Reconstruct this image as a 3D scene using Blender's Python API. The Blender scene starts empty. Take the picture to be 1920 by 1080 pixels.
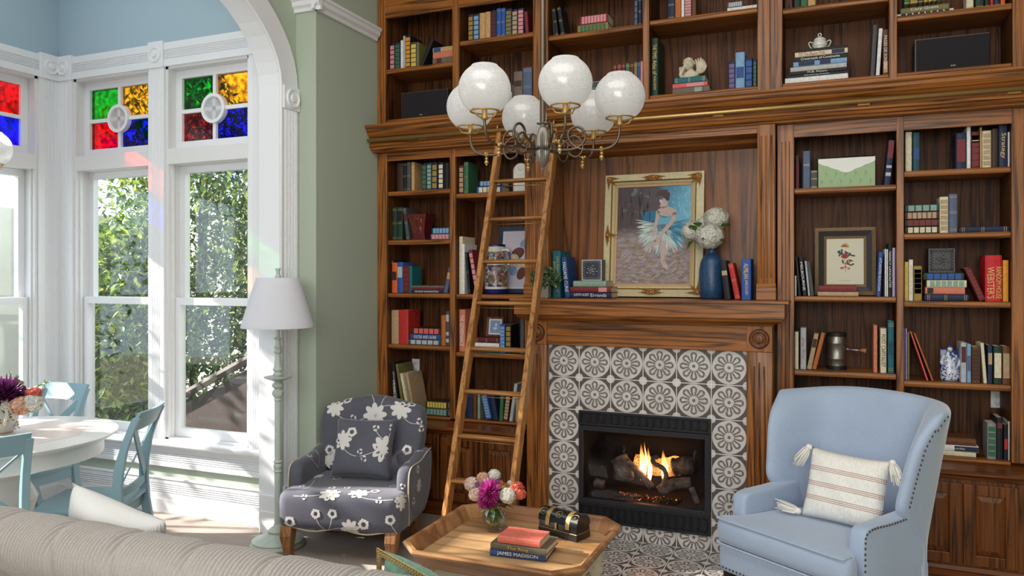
import bpy, bmesh, math, random
from mathutils import Vector, Matrix
from mathutils.bvhtree import BVHTree
random.seed(7)
R = math.radians
scene = bpy.context.scene
COL = scene.collection
# ---------------------------------------------------------------- camera, world, sun, fills
CA, SA = math.cos(R(22.6)), math.sin(R(22.6))      # camera turned 22.6 deg to the left of +Y
F, CX, CY, HC = 1445.0, 960.0, 520.0, 1.6
cd = bpy.data.cameras.new('camera'); cam = bpy.data.objects.new('camera', cd); COL.objects.link(cam)
cam.location = (0, 0, HC); cam.rotation_euler = (R(90), 0, R(22.6))
cd.sensor_width = 36; cd.lens = F / 1920 * 36; cd.shift_y = -20 / 1920; cd.clip_start = .05
scene.camera = cam
scene.view_settings.view_transform = 'Standard'; scene.view_settings.look = 'None'
scene.view_settings.gamma = 1; scene.view_settings.exposure = 0.45
try: scene.view_settings.use_curve_mapping = False
except Exception: pass
try:
    cy = scene.cycles; cy.use_denoising = True; cy.max_bounces = 8; cy.diffuse_bounces = 4; cy.glossy_bounces = 3
    cy.transmission_bounces = 6; cy.transparent_max_bounces = 16; cy.caustics_reflective = False; cy.caustics_refractive = False
    cy.sample_clamp_indirect = 6
except Exception: pass
w = bpy.data.worlds.new('sky'); scene.world = w; w.use_nodes = True
wn = w.node_tree.nodes; bg = wn['Background']; bg.inputs[0].default_value = (.72, .86, 1, 1); bg.inputs[1].default_value = 2.2
def light(name, kind, loc, energy, color=(1, 1, 1), direction=None, size=1, size_y=None, angle=None, radius=None):
    l = bpy.data.lights.new(name, kind); l.energy = energy; l.color = color
    if kind == 'AREA':
        l.size = size
        if size_y: l.shape = 'RECTANGLE'; l.size_y = size_y
    if angle is not None: l.angle = R(angle)
    if radius is not None: l.shadow_soft_size = radius
    o = bpy.data.objects.new(name, l); COL.objects.link(o); o.location = loc
    if direction: o.rotation_euler = Vector(direction).to_track_quat('-Z', 'Y').to_euler()
    return o
light('sun', 'SUN', (-9, 0, 6), 11.5, (1, .95, .88), (1, .33, -.56), angle=.6)
light('back_fill_light', 'AREA', (-.6, -3.2, 2.3), 190, (1, .985, .97), (-.1, 1, -.12), size=4.5, size_y=2.6)  # added softbox fill behind the camera; the wall there has no window
light('ceiling_fill_light', 'AREA', (-.9, 1.9, 4.1), 62, (1, .98, .96), (0, .25, -1), size=3.2, size_y=2.4)  # added overhead fill for the room, not a lamp fitting
light('bay_fill_light', 'AREA', (-4.3, 2.6, 4.1), 12, (.95, .98, 1), (0, 0, -1), size=1.6, size_y=1.8)  # added fill above the bay; its ceiling has no opening

# ---------------------------------------------------------------- projection helper (pixel of the 1920x1080 photo -> point on a plane)
def W(px, py, Y=None, X=None, Z=None):
    t = (px - CX) / F; s = (CY - py) / F
    d = Vector((t * CA - SA, t * SA + CA, s))
    if Y is not None: k = Y / d.y
    elif X is not None: k = X / d.x
    else: k = (Z - HC) / d.z
    return Vector((0, 0, HC)) + d * k
def ray(px, py):
    t = (px - CX) / F; s = (CY - py) / F
    return Vector((t * CA - SA, t * SA + CA, s)).normalized()

# ---------------------------------------------------------------- object helpers
def tag(o, label=None, cat=None, group=None, kind=None):
    if label: o['label'] = label
    if cat: o['category'] = cat
    if group: o['group'] = group
    if kind: o['kind'] = kind
    return o
def thing(name, label, cat, loc=(0, 0, 0), rz=0, group=None):
    o = bpy.data.objects.new(name, None); COL.objects.link(o); o.location = loc; o.rotation_euler = (0, 0, rz)
    o.empty_display_size = .05
    return tag(o, label, cat, group)
def rebase(root, base):
    """root was built in world coordinates: move its origin to base"""
    base = Vector(base); M = Matrix.Translation(-base)
    def go(o):
        for c in o.children:
            if c.type == 'MESH': c.data.transform(M)
            go(c)
    go(root)
    if root.type == 'MESH': root.data.transform(M)
    root.location = base
def copy_tree(o, parent=None):
    c = o.copy(); COL.objects.link(c); c.parent = parent
    for ch in list(o.children): copy_tree(ch, c)
    return c
class MB:
    def __init__(self): self.bm = bmesh.new()
    def face(self, pts):
        vs = [self.bm.verts.new(p) for p in pts]
        try: return self.bm.faces.new(vs)
        except ValueError: return None
    def box(self, x0, x1, y0, y1, z0, z1, M=None, bevel=0, seg=2):
        b = bmesh.new(); bmesh.ops.create_cube(b, size=1)
        for v in b.verts: v.co = Vector(((x0 + x1) / 2 + v.co.x * (x1 - x0), (y0 + y1) / 2 + v.co.y * (y1 - y0), (z0 + z1) / 2 + v.co.z * (z1 - z0)))
        if bevel: bmesh.ops.bevel(b, geom=b.edges[:], offset=min(bevel, abs(x1-x0)*.49, abs(y1-y0)*.49, abs(z1-z0)*.49), segments=seg, profile=.5, affect='EDGES')
        return self.add(b, M)
    def add(self, b, M=None):
        if M is not None: bmesh.ops.transform(b, matrix=M, verts=b.verts)
        bmesh.ops.recalc_face_normals(b, faces=b.faces)
        me = bpy.data.meshes.new('t'); b.to_mesh(me); b.free(); self.bm.from_mesh(me); bpy.data.meshes.remove(me)
        return self
    def loft(self, loops, cap=True, closed=True, M=None):
        b = bmesh.new(); rows = [[b.verts.new(p) for p in L] for L in loops]; n = len(rows[0])
        for i in range(len(rows) - 1):
            for j in range(n if closed else n - 1):
                k = (j + 1) % n
                try: b.faces.new((rows[i][j], rows[i][k], rows[i+1][k], rows[i+1][j]))
                except ValueError: pass
        if cap and closed:
            for r_ in (rows[0], rows[-1]):
                try: b.faces.new(r_)
                except ValueError: pass
        bmesh.ops.remove_doubles(b, verts=b.verts, dist=1e-6)
        return self.add(b, M)
    def prism(self, prof, axis, a0, a1, M=None):
        """2-D profile extruded along axis: 'X' profile=(y,z), 'Y' profile=(x,z), 'Z' profile=(x,y)"""
        f = {'X': lambda p, a: (a, p[0], p[1]), 'Y': lambda p, a: (p[0], a, p[1]), 'Z': lambda p, a: (p[0], p[1], a)}[axis]
        return self.loft([[f(p, a0) for p in prof], [f(p, a1) for p in prof]], M=M)
    def lathe(self, prof, c=(0, 0, 0), n=24, M=None, sx=1, sy=1):
        L = [[(c[0] + r * sx * math.cos(2*math.pi*i/n), c[1] + r * sy * math.sin(2*math.pi*i/n), c[2] + z) for i in range(n)] for r, z in [(max(r, 1e-4), z) for r, z in prof]]
        return self.loft(L, M=M)
    def tube(self, pts, r, n=8, closed=False, M=None):
        pts = [Vector(p) for p in pts]; m = len(pts); loops = []; up = Vector((0, 0, 1)); prev = None
        for i, p in enumerate(pts):
            a = pts[i-1] if (i > 0 or closed) else p; c = pts[(i+1) % m] if (i < m-1 or closed) else p
            t = (c - a).normalized()
            if prev is None:
                s = t.cross(up)
                if s.length < 1e-3: s = t.cross(Vector((1, 0, 0)))
                s.normalize()
            else:
                s = (prev - t * prev.dot(t)).normalized()
            prev = s; u = s.cross(t)
            rr = r(i / max(1, m-1)) if callable(r) else r
            loops.append([p + (s * math.cos(2*math.pi*k/n) + u * math.sin(2*math.pi*k/n)) * rr for k in range(n)])
        if closed: loops.append(loops[0])
        return self.loft(loops, cap=not closed, M=M)
    def ball(self, c, r, n=2, sc=(1, 1, 1), M=None):
        b = bmesh.new(); bmesh.ops.create_icosphere(b, subdivisions=n, radius=r)
        for v in b.verts: v.co = Vector(c) + Vector((v.co.x*sc[0], v.co.y*sc[1], v.co.z*sc[2]))
        return self.add(b, M)
    def build(self, name, mat, parent=None, smooth=False, sub=0, bevel=0):
        me = bpy.data.meshes.new(name); self.bm.to_mesh(me); self.bm.free()
        o = bpy.data.objects.new(name, me); COL.objects.link(o)
        for m in (mat if isinstance(mat, (list, tuple)) else [mat]): me.materials.append(m)
        if parent: o.parent = parent
        if smooth:
            for p in me.polygons: p.use_smooth = True
            if smooth == 'auto':
                try:
                    me.set_sharp_from_angle(angle=R(38))
                except Exception: pass
        if bevel:
            md = o.modifiers.new('bevel', 'BEVEL'); md.width = bevel; md.segments = 2; md.limit_method = 'ANGLE'
        if sub:
            md = o.modifiers.new('sub', 'SUBSURF'); md.levels = sub; md.render_levels = sub
        return o
def struct(name, mb, mat, parent=None, **k):
    o = mb.build(name, mat, parent, **k)
    if not parent: o['kind'] = 'structure'
    return o
def arc(cx, cy, r, a0, a1, n, ry=None):
    return [(cx + r*math.cos(R(a0+(a1-a0)*i/n)), cy + (ry or r)*math.sin(R(a0+(a1-a0)*i/n))) for i in range(n+1)]
def catmull(P, n=6):
    P = [Vector(p) for p in P]; out = []
    for i in range(len(P)-1):
        p0 = P[max(i-1, 0)]; p1 = P[i]; p2 = P[i+1]; p3 = P[min(i+2, len(P)-1)]
        for k in range(n):
            t = k / n
            out.append(.5*((2*p1) + (-p0+p2)*t + (2*p0-5*p1+4*p2-p3)*t*t + (-p0+3*p1-3*p2+p3)*t**3))
    out.append(P[-1]); return out

# ---------------------------------------------------------------- materials
def lin(h):
    h = h.lstrip('#'); c = [int(h[i:i+2], 16)/255 for i in (0, 2, 4)]
    return tuple(x/12.92 if x <= .04045 else ((x+.055)/1.055)**2.4 for x in c) + (1,)
class NT:
    def __init__(self, name):
        self.m = bpy.data.materials.new(name); self.m.use_nodes = True; self.t = self.m.node_tree; self.b = self.t.nodes['Principled BSDF']; self.out = self.t.nodes['Material Output']
    def n(self, kind, **inp):
        nd = self.t.nodes.new('ShaderNode' + kind)
        for k, v in inp.items():
            if k.startswith('_'): setattr(nd, k[1:], v)
        for k, v in inp.items():
            if k.startswith('_'): continue
            key = int(k[1:]) if k[0] == 'i' and k[1:].isdigit() else k
            s = nd.inputs[key]
            if isinstance(v, bpy.types.NodeSocket): self.t.links.new(v, s)
            else: s.default_value = v
        return nd
    def math(self, op, a, b=None, c=None, clamp=False):
        nd = self.t.nodes.new('ShaderNodeMath'); nd.operation = op; nd.use_clamp = clamp
        for i, v in enumerate((a, b, c)):
            if v is None: continue
            if isinstance(v, bpy.types.NodeSocket): self.t.links.new(v, nd.inputs[i])
            else: nd.inputs[i].default_value = v
        return nd.outputs[0]
    def link(self, a, b): self.t.links.new(a, b)
    def mix(self, fac, a, b):
        nd = self.t.nodes.new('ShaderNodeMix'); nd.data_type = 'RGBA'
        for s, v in ((nd.inputs[0], fac), (nd.inputs[6], a), (nd.inputs[7], b)):
            if isinstance(v, bpy.types.NodeSocket): self.t.links.new(v, s)
            else: s.default_value = v
        return nd.outputs[2]
    def ramp(self, fac, stops):
        nd = self.t.nodes.new('ShaderNodeValToRGB'); self.t.links.new(fac, nd.inputs[0]); e = nd.color_ramp.elements
        while len(e) < len(stops): e.new(.5)
        for i, (p, c) in enumerate(stops): e[i].position = p; e[i].color = c
        return nd.outputs[0]
    def obj(self, scale=(1, 1, 1), rnd=False):
        co = self.t.nodes.new('ShaderNodeTexCoord').outputs['Object']
        if rnd:
            r_ = self.t.nodes.new('ShaderNodeObjectInfo').outputs['Random']
            v = self.n('VectorMath', _operation='MULTIPLY', i0=self.n('CombineXYZ', i0=r_, i1=r_, i2=r_).outputs[0], i1=(13., 17., 9.))
            co = self.n('VectorMath', _operation='ADD', i0=co, i1=v.outputs[0]).outputs[0]
        return self.n('Mapping', Vector=co, Scale=scale).outputs[0]
    def bump(self, h, strength=.3, dist=.002):
        nd = self.n('Bump', Strength=strength, Distance=dist, Height=h); self.link(nd.outputs[0], self.b.inputs['Normal'])
def plain(name, col, rough=.5, metal=0, spec=None, noise=0, nscale=30, bump=0, bscale=200, coat=0):
    q = NT(name); c = lin(col) if isinstance(col, str) else col
    q.b.inputs['Roughness'].default_value = rough; q.b.inputs['Metallic'].default_value = metal
    if spec is not None: q.b.inputs['Specular IOR Level'].default_value = spec
    if coat: q.b.inputs['Coat Weight'].default_value = coat; q.b.inputs['Coat Roughness'].default_value = .1
    if noise:
        nz = q.n('TexNoise', Vector=q.obj(rnd=True), Scale=nscale, Detail=4.)
        d = tuple(x*(1-noise) for x in c[:3]) + (1,); e = tuple(min(1, x*(1+noise)) for x in c[:3]) + (1,)
        q.link(q.ramp(nz.outputs[0], [(.3, d), (.7, e)]), q.b.inputs['Base Color'])
    else: q.b.inputs['Base Color'].default_value = c
    if bump:
        nz = q.n('TexNoise', Vector=q.obj(), Scale=bscale, Detail=3.); q.bump(nz.outputs[0], bump)
    return q.m
def oak(name, axis, dark, light, rough=.36, across=20., along=.75, rings=34., sheen=.4):
    q = NT(name)
    sc = {'X': (along, across, across), 'Y': (across, along, across), 'Z': (across, across, along)}[axis]
    co = q.obj(sc, rnd=True)
    n1 = q.n('TexNoise', Vector=co, Scale=1., Detail=2., Roughness=.3).outputs[0]
    s = q.math('SINE', q.math('MULTIPLY', n1, rings))
    s = q.math('MULTIPLY_ADD', s, .5, .5)
    fs = {'X': (5, 260, 260), 'Y': (260, 5, 260), 'Z': (260, 260, 5)}[axis]
    n2 = q.n('TexNoise', Vector=q.obj(fs, rnd=True), Scale=1., Detail=2.).outputs[0]
    f = q.math('ADD', q.math('MULTIPLY', q.math('POWER', s, 3.2), .62), q.math('MULTIPLY_ADD', n2, 1.2, -.4))
    n3 = q.n('TexNoise', Vector=q.obj((1.5, 1.5, 1.5), rnd=True), Scale=1.).outputs[0]
    f = q.math('ADD', f, q.math('MULTIPLY', q.math('SUBTRACT', n3, .5), .5))
    d, l = lin(dark), lin(light); mid = tuple((a*.45+b*.55) for a, b in zip(d, l))
    q.link(q.ramp(f, [(.0, l), (.35, mid), (.62, tuple(a*.6+b*.4 for a, b in zip(d, l))), (.95, d)]), q.b.inputs['Base Color'])
    q.b.inputs['Roughness'].default_value = rough; q.b.inputs['Specular IOR Level'].default_value = sheen
    q.bump(f, .18, .0008)
    return q.m
OAKD, OAKL = '#3a1f0d', '#ab692d'
OX = oak('oak_grain_x', 'X', OAKD, OAKL); OY = oak('oak_grain_y', 'Y', OAKD, OAKL); OZ = oak('oak_grain_z', 'Z', OAKD, OAKL)
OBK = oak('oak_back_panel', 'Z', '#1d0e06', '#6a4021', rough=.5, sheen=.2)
OPN = oak('oak_panelling', 'Z', '#3a1e0d', '#955b29', across=11., along=.4, rings=44.)
ODX = oak('oak_dark_x', 'X', '#38190a', '#83481d', rough=.28); ODZ = oak('oak_dark_z', 'Z', '#2e180b', '#80491f', rough=.3)
LAD = oak('ladder_oak', 'Z', '#7d4a24', '#c48d52', rough=.3); LADX = oak('ladder_rung_oak', 'X', '#7d4a24', '#c08a50', rough=.3)
PINE = oak('table_pine', 'X', '#94683f', '#cba479', across=9., rings=16., rough=.42); PINEY = oak('table_pine_rim', 'X', '#75492b', '#b58558', across=9., rings=16., rough=.42)
LEGW = oak('leg_wood', 'Z', '#6e4426', '#b07e52', rough=.45)
WHITE = plain('white_paint', '#ecedf0', .38); WHITE2 = plain('white_paint_warm', '#e4e3e3', .45)
GREEN = plain('sage_wall', '#b1bcab', .8, bump=.15, bscale=40); BLUEW = plain('pale_blue_wall', '#a9bfcc', .8, bump=.15, bscale=40)
CEIL = plain('ceiling_white', '#ece9e4', .9)
BRASS = plain('brass', '#c7a468', .42, .85); BRASSD = plain('antique_brass', '#6a5c4e', .38, .9); PEWTER = plain('pewter', '#8d867c', .42, .85, bump=.3, bscale=60)
GOLD = plain('gold', '#c89b4e', .35, .9); BLACKM = plain('black_metal', '#16161c', .45, .2); BLACKS = plain('black_satin', '#1b1a20', .4)
PAGES = plain('pages', '#d9cbb0', .8, noise=.1, nscale=400)
GILT = plain('gilt', '#c9ab66', .45, .3)
# ---------------------------------------------------------------- special materials
def tile_mat(name, ax, off=(0, 0), dim=.2, warm=0):
    q = NT(name); co = q.n('SeparateXYZ', Vector=q.obj()); a, b = co.outputs['XYZ'.index(ax[0])], co.outputs['XYZ'.index(ax[1])]
    m = q.math
    u = m('SUBTRACT', m('FRACT', m('DIVIDE', m('SUBTRACT', a, off[0]), dim)), .5); v = m('SUBTRACT', m('FRACT', m('DIVIDE', m('SUBTRACT', b, off[1]), dim)), .5)
    au, av = m('ABSOLUTE', u), m('ABSOLUTE', v)
    r = m('SQRT', m('ADD', m('MULTIPLY', u, u), m('MULTIPLY', v, v)))
    th = m('ARCTAN2', v, u); k = math.pi/4
    am = m('SUBTRACT', m('FLOORED_MODULO', m('ADD', th, k/2), k), k/2)
    px_, py_ = m('MULTIPLY', r, m('COSINE', am)), m('ABSOLUTE', m('MULTIPLY', r, m('SINE', am)))
    def petal(c, R0, k0, x0):
        d = m('SQRT', m('ADD', m('POWER', m('ABSOLUTE', m('SUBTRACT', px_, c)), 2.), m('MULTIPLY', py_, py_)))
        head = m('LESS_THAN', d, R0)
        tail = m('MULTIPLY', m('MULTIPLY', m('LESS_THAN', px_, c), m('GREATER_THAN', px_, x0)), m('LESS_THAN', py_, m('MULTIPLY_ADD', m('SUBTRACT', px_, c), k0, R0)))
        return m('MAXIMUM', head, tail)
    dark = petal(.315, .1, .26, .1); inner = petal(.315, .042, .2, .15)
    cen = m('LESS_THAN', r, .135); dot = m('LESS_THAN', r, .048)
    du, dv = m('SUBTRACT', au, .5), m('SUBTRACT', av, .5)
    corner = m('GREATER_THAN', r, .478); cc = m('LESS_THAN', m('SQRT', m('ADD', m('MULTIPLY', du, du), m('MULTIPLY', dv, dv))), .125)
    grout = m('GREATER_THAN', m('MAXIMUM', au, av), .488)
    nz = q.n('TexNoise', Vector=q.obj(), Scale=90., Detail=5.).outputs[0]; nz2 = q.n('TexNoise', Vector=q.obj(), Scale=9., Detail=2.).outputs[0]
    light_ = q.ramp(nz2, [(.3, lin('#c9c3bf')), (.7, lin('#d8d4d1'))]); dk = q.ramp(nz, [(.35, lin('#5b5351')), (.72, lin('#9a918d'))]); dk2 = q.ramp(nz, [(.3, lin('#4f4542')), (.75, lin('#6c6260'))])
    c = q.mix(dark, light_, dk); c = q.mix(inner, c, light_); c = q.mix(cen, c, light_); c = q.mix(dot, c, dk)
    c = q.mix(m('MULTIPLY', corner, m('SUBTRACT', 1., cc)), c, dk2); c = q.mix(grout, c, lin('#e9e7e6'))
    q.link(c, q.b.inputs['Base Color']); q.b.inputs['Roughness'].default_value = .3
    q.bump(m('SUBTRACT', 1., grout), .5, .002); return q.m
TX0, TZ0, TY = -1.650, -.02, 4.566
TILE_W = tile_mat('patterned_tile_wall', 'XZ', (TX0, TZ0)); TILE_F = tile_mat('patterned_tile_floor', 'XY', (TX0, TY))
def carpet_mat():
    q = NT('carpet'); nz = q.n('TexNoise', Vector=q.obj(), Scale=420., Detail=3.).outputs[0]; n2 = q.n('TexNoise', Vector=q.obj(), Scale=4., Detail=2.).outputs[0]
    f = q.math('ADD', q.math('MULTIPLY', nz, .7), q.math('MULTIPLY', n2, .3))
    q.link(q.ramp(f, [(.3, lin('#94857c')), (.7, lin('#c6b9ae'))]), q.b.inputs['Base Color']); q.b.inputs['Roughness'].default_value = .95; q.bump(nz, .8, .004); return q.m
CARPET = carpet_mat()
def glass_mat(name, col=(1, 1, 1, 1), gl=.06, tex=False):
    q = NT(name); tr = q.n('BsdfTransparent', Color=col); go = q.n('BsdfGlossy', Roughness=.03); mx = q.n('MixShader', i0=gl, i1=tr.outputs[0], i2=go.outputs[0])
    if tex:
        v = q.n('TexNoise', Vector=q.obj(), Scale=26., Detail=3.).outputs[0]; nd = q.n('Bump', Strength=.5, Distance=.003, Height=v); q.link(nd.outputs[0], go.inputs['Normal'])
        dk = tuple(x*.45 for x in col[:3]) + (1,); q.link(q.ramp(v, [(.35, dk), (.6, col)]), tr.inputs[0])
    q.link(mx.outputs[0], q.out.inputs[0]); return q.m
GLASS = glass_mat('window_glass')
SG = {k: glass_mat('stained_' + k, c, .05, True) for k, c in {'green': (.05, .5, .08, 1), 'amber': (.95, .55, .06, 1), 'red': (.75, .03, .04, 1), 'blue': (.05, .06, .75, 1), 'clear': (.9, .92, .9, 1)}.items()}
def frosted(name, tr=.2, col=(.95, .95, .97, 1), emit=0):
    q = NT(name)
    df = q.n('BsdfDiffuse', Color=col); tl = q.n('BsdfTranslucent', Color=col); tp = q.n('BsdfTransparent', Color=(1, 1, 1, 1)); gl = q.n('BsdfGlossy', Roughness=.18)
    a = q.n('MixShader', i0=.6, i1=df.outputs[0], i2=tl.outputs[0])
    v = q.n('TexNoise', Vector=q.obj(), Scale=75., Detail=5., Distortion=1.6).outputs[0]; z = q.n('SeparateXYZ', Vector=q.obj()).outputs[2]
    band = q.math('LESS_THAN', q.math('ABSOLUTE', q.math('SUBTRACT', z, .02)), .065)
    et = q.math('MULTIPLY', q.math('LESS_THAN', q.math('ABSOLUTE', q.math('SUBTRACT', v, .5)), .022), band)
    f = q.math('ADD', tr, q.math('MULTIPLY', et, .35))
    b = q.n('MixShader', i0=f, i1=a.outputs[0], i2=tp.outputs[0]); c = q.n('MixShader', i0=.08, i1=b.outputs[0], i2=gl.outputs[0])
    q.link(c.outputs[0], q.out.inputs[0]); return q.m
FROST = frosted('etched_frosted_glass', .07, (1, 1, 1, 1)); ROUNDEL = frosted('roundel_glass', .1)
def leaf_mat(name, stops):
    q = NT(name); g = q.n('NewGeometry').outputs['Random Per Island']; c = q.ramp(g, stops)
    df = q.n('BsdfDiffuse', Color=c); tl = q.n('BsdfTranslucent', Color=c); gl = q.n('BsdfGlossy', Roughness=.35)
    a = q.n('MixShader', i0=.45, i1=df.outputs[0], i2=tl.outputs[0]); b = q.n('MixShader', i0=.07, i1=a.outputs[0], i2=gl.outputs[0]); q.link(b.outputs[0], q.out.inputs[0]); return q.m
LEAF = leaf_mat('hedge_leaves', [(0, lin('#27401c')), (.4, lin('#4a6a2a')), (.75, lin('#7f9a3c')), (1, lin('#c4cc5a'))])
LEAFD = leaf_mat('dark_leaves', [(0, lin('#182a18')), (.5, lin('#2f4a28')), (.85, lin('#6b8440')), (1, lin('#a9b95a'))])
BARK = plain('bark', '#4f3d2e', .9, noise=.3, nscale=20, bump=.4, bscale=40)

# ---------------------------------------------------------------- room shell
CW = 4.2
f = MB(); f.box(-5.5, 2.8, -3.4, 5.2, -.1, 0); struct('floor', f, CARPET)
f = MB(); f.box(-5.5, 2.8, -3.4, 5.2, CW, CW+.1); struct('ceiling', f, CEIL)
f = MB(); f.box(-3.025, 2.75, 5.1, 5.25, 0, CW); struct('wall_back', f, GREEN)
f = MB(); f.box(2.6, 2.75, -3.3, 5.1, 0, CW); struct('wall_right', f, GREEN)
f = MB(); f.box(-5.4, 2.75, -3.45, -3.3, 0, CW); struct('wall_front', f, GREEN)
XA0, XA1, YJ, YA = -3.33, -3.18, 3.88, 4.034
f = MB(); f.box(XA0, -3.025, YA, 5.25, 0, CW); struct('wall_left', f, GREEN)
# arch
def arch_pts(n=28, a=1.25, b=.655, s=2.795, off=0):
    P = []
    for i in range(n+1):
        t = math.pi*i/n; P.append((YJ - a + (a+off)*math.cos(t), s + (b+off)*math.sin(t)))
    return P
AP = arch_pts(); YL = YJ - 2.5
f = MB()
for x in (XA0, XA1):
    for (y0, z0), (y1, z1) in zip(AP, AP[1:]): f.face([(x, y0, z0), (x, y1, z1), (x, y1, CW), (x, y0, CW)])
for (y0, z0), (y1, z1) in zip(AP, AP[1:]): f.face([(XA0, y0, z0), (XA1, y0, z0), (XA1, y1, z1), (XA0, y1, z1)])
f.box(XA0, XA1, YJ, YA+.001, 0, CW); f.box(XA0, XA1, -3.3, YL, 0, CW)
struct('wall_arch', f, GREEN)
# white lining of the arch and its casing
full = [(YJ, 0)] + AP + [(YL, 0)]
def lining(d0, d1, x0, x1, z0=0):
    fo = arch_pts(off=-d0); fi = arch_pts(off=-d1)
    a = [(YJ-d0, z0)] + fo + [(YL+d0, z0)]; b = [(YJ-d1, z0)] + fi + [(YL+d1, z0)]
    mb = MB(); mb.loft([[(x0, p[0], p[1]), (x1, p[0], p[1]), (x1, q_[0], q_[1]), (x0, q_[0], q_[1])] for p, q_ in zip(a, b)]); return mb
TN = [0]
def trim(mb, mat=WHITE, **k):
    TN[0] += 1; return struct('trim_%d' % TN[0], mb, mat, **k)
trim(lining(0, .014, XA0-.004, XA1+.004))
cw = lining(0, -.145, XA1, XA1+.022)
for d in (.02, .035, .05, .065, .08, .095, .11, .125):       # flutes up the side posts
    cw.tube([(XA1+.022, YJ+d, .3), (XA1+.022, YJ+d, 2.66)], .0045, 6)
trim(cw, smooth='auto')
bead = [(XA1+.012, y+.0, z) for y, z in ([(YJ-.006, 0)] + arch_pts(off=-.006) + [(YL+.006, 0)])]
m_ = MB(); m_.tube(bead, .012, 8); trim(m_, smooth=True)
m_ = MB(); m_.box(XA1, XA1+.034, YJ-.002, YA-.002, 2.655, 2.80, bevel=.004)
RX = Matrix.Rotation(R(90), 4, 'Y')
m_.lathe([(.0, .016), (.02, .016), (.03, .006), (.042, .006), (.05, .014), (.058, .014), (.06, 0)], n=28, M=Matrix.Translation((XA1+.034, (YJ+YA)/2, 2.727)) @ RX)
m_.box(XA1, XA1+.036, YJ-.003, YA-.002, 0, .3, bevel=.004); trim(m_)
m_ = MB(); m_.box(XA0+.02, XA1-.01, YJ-.03, YJ-.014, 0, .24, bevel=.003); m_.box(XA0+.02, XA1-.01, YJ-.036, YJ-.014, 0, .14, bevel=.003); trim(m_)
# crown moulding round the sage pier
prof = [(0, 0), (.018, 0), (.022, .02), (.04, .035), (.045, .06), (.055, .066), (.055, .085), (0, .085)]
m_ = MB(); m_.prism([(YA - d, 3.29+z) for d, z in prof], 'X', XA1+.0, -3.025+.05)
m_.prism([(-3.025 + d, 3.29+z) for d, z in prof], 'Y', YA-.05, 4.72); trim(m_)
m_ = MB(); m_.box(XA1+.036, -3.01, YA-.016, YA, 0, .22, bevel=.003); m_.box(-3.025, -3.01, YA-.016, 4.55, 0, .22, bevel=.003); struct('baseboard_left', m_, WHITE)

# ---------------------------------------------------------------- bay walls with window openings
WB, WX = 3.95, -5.25
MBK = Matrix(((1, 0, 0, 0), (0, 1, 0, WB), (0, 0, 1, 0), (0, 0, 0, 1)))            # (u,d,z) -> (u, WB+d, z)
MLF = Matrix(((0, -1, 0, WX), (1, 0, 0, 0), (0, 0, 1, 0), (0, 0, 0, 1)))           # (u,d,z) -> (WX-d, u, z)
Z0, Z1 = .48, 3.04
def holed(u0, u1, ops, M, side):
    e = [u0] + [x for o in ops for x in o] + [u1]
    lo = MB(); lo.box(u0, u1, 0, .16, 0, Z0, M=M); struct('wall_%s_lower' % side, lo, GREEN)
    md = MB()
    for i in range(0, len(e), 2): md.box(e[i], e[i+1], 0, .16, Z0, 3.2, M=M)
    for a, b in ops: md.box(a, b, 0, .16, Z1, 3.2, M=M)
    struct('wall_%s_piers' % side, md, WHITE2)
    up = MB(); up.box(u0, u1, 0, .16, 3.2, CW, M=M); struct('wall_%s_upper' % side, up, BLUEW)
OB = [(-5.088, -4.341), (-4.200, -3.474)]; OL = [(1.3, 2.03), (2.17, 2.90), (3.05, 3.78)]
holed(-5.41, XA0, OB, MBK, 'window'); holed(1.0, WB, OL, MLF, 'bay')
f = MB(); f.box(-5.41, XA0, .85, 1.0, 0, CW); struct('wall_near', f, BLUEW)
def fl_v(mb, u0, u1, z0, z1, M, n=4, d=.022):
    P = [(u0, 0), (u0, -d)]; c = (u0+u1)/2; st = min(.016, (u1-u0)/(n+3))
    for i in range(n):
        x = c + (i-(n-1)/2)*st; P += [(x-st*.35, -d), (x, -d+.008), (x+st*.35, -d)]
    mb.prism(P + [(u1, -d), (u1, 0)], 'Z', z0, z1, M=M)
def fl_h(mb, u0, u1, z0, z1, M, n=4, d=.022, st=.014):
    P = [(0, z0), (-d, z0)]; c = (z0+z1)/2
    for i in range(n):
        x = c + (i-(n-1)/2)*st; P += [(-d, x-st*.35), (-d+.008, x), (-d, x+st*.35)]
    mb.prism([(p[0], p[1]) for p in P + [(-d, z1), (0, z1)]], 'X', u0, u1, M=M)
def rosette(mb, u, z, r, M, d=.03):
    mb.lathe([(.0, r*.35), (r*.3, r*.32), (r*.42, r*.1), (r*.7, r*.08), (r*.8, r*.22), (r*.95, r*.2), (r, 0)], n=28, M=M @ Matrix.Translation((u, -d, z)) @ Matrix.Rotation(R(90), 4, 'X'))
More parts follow.
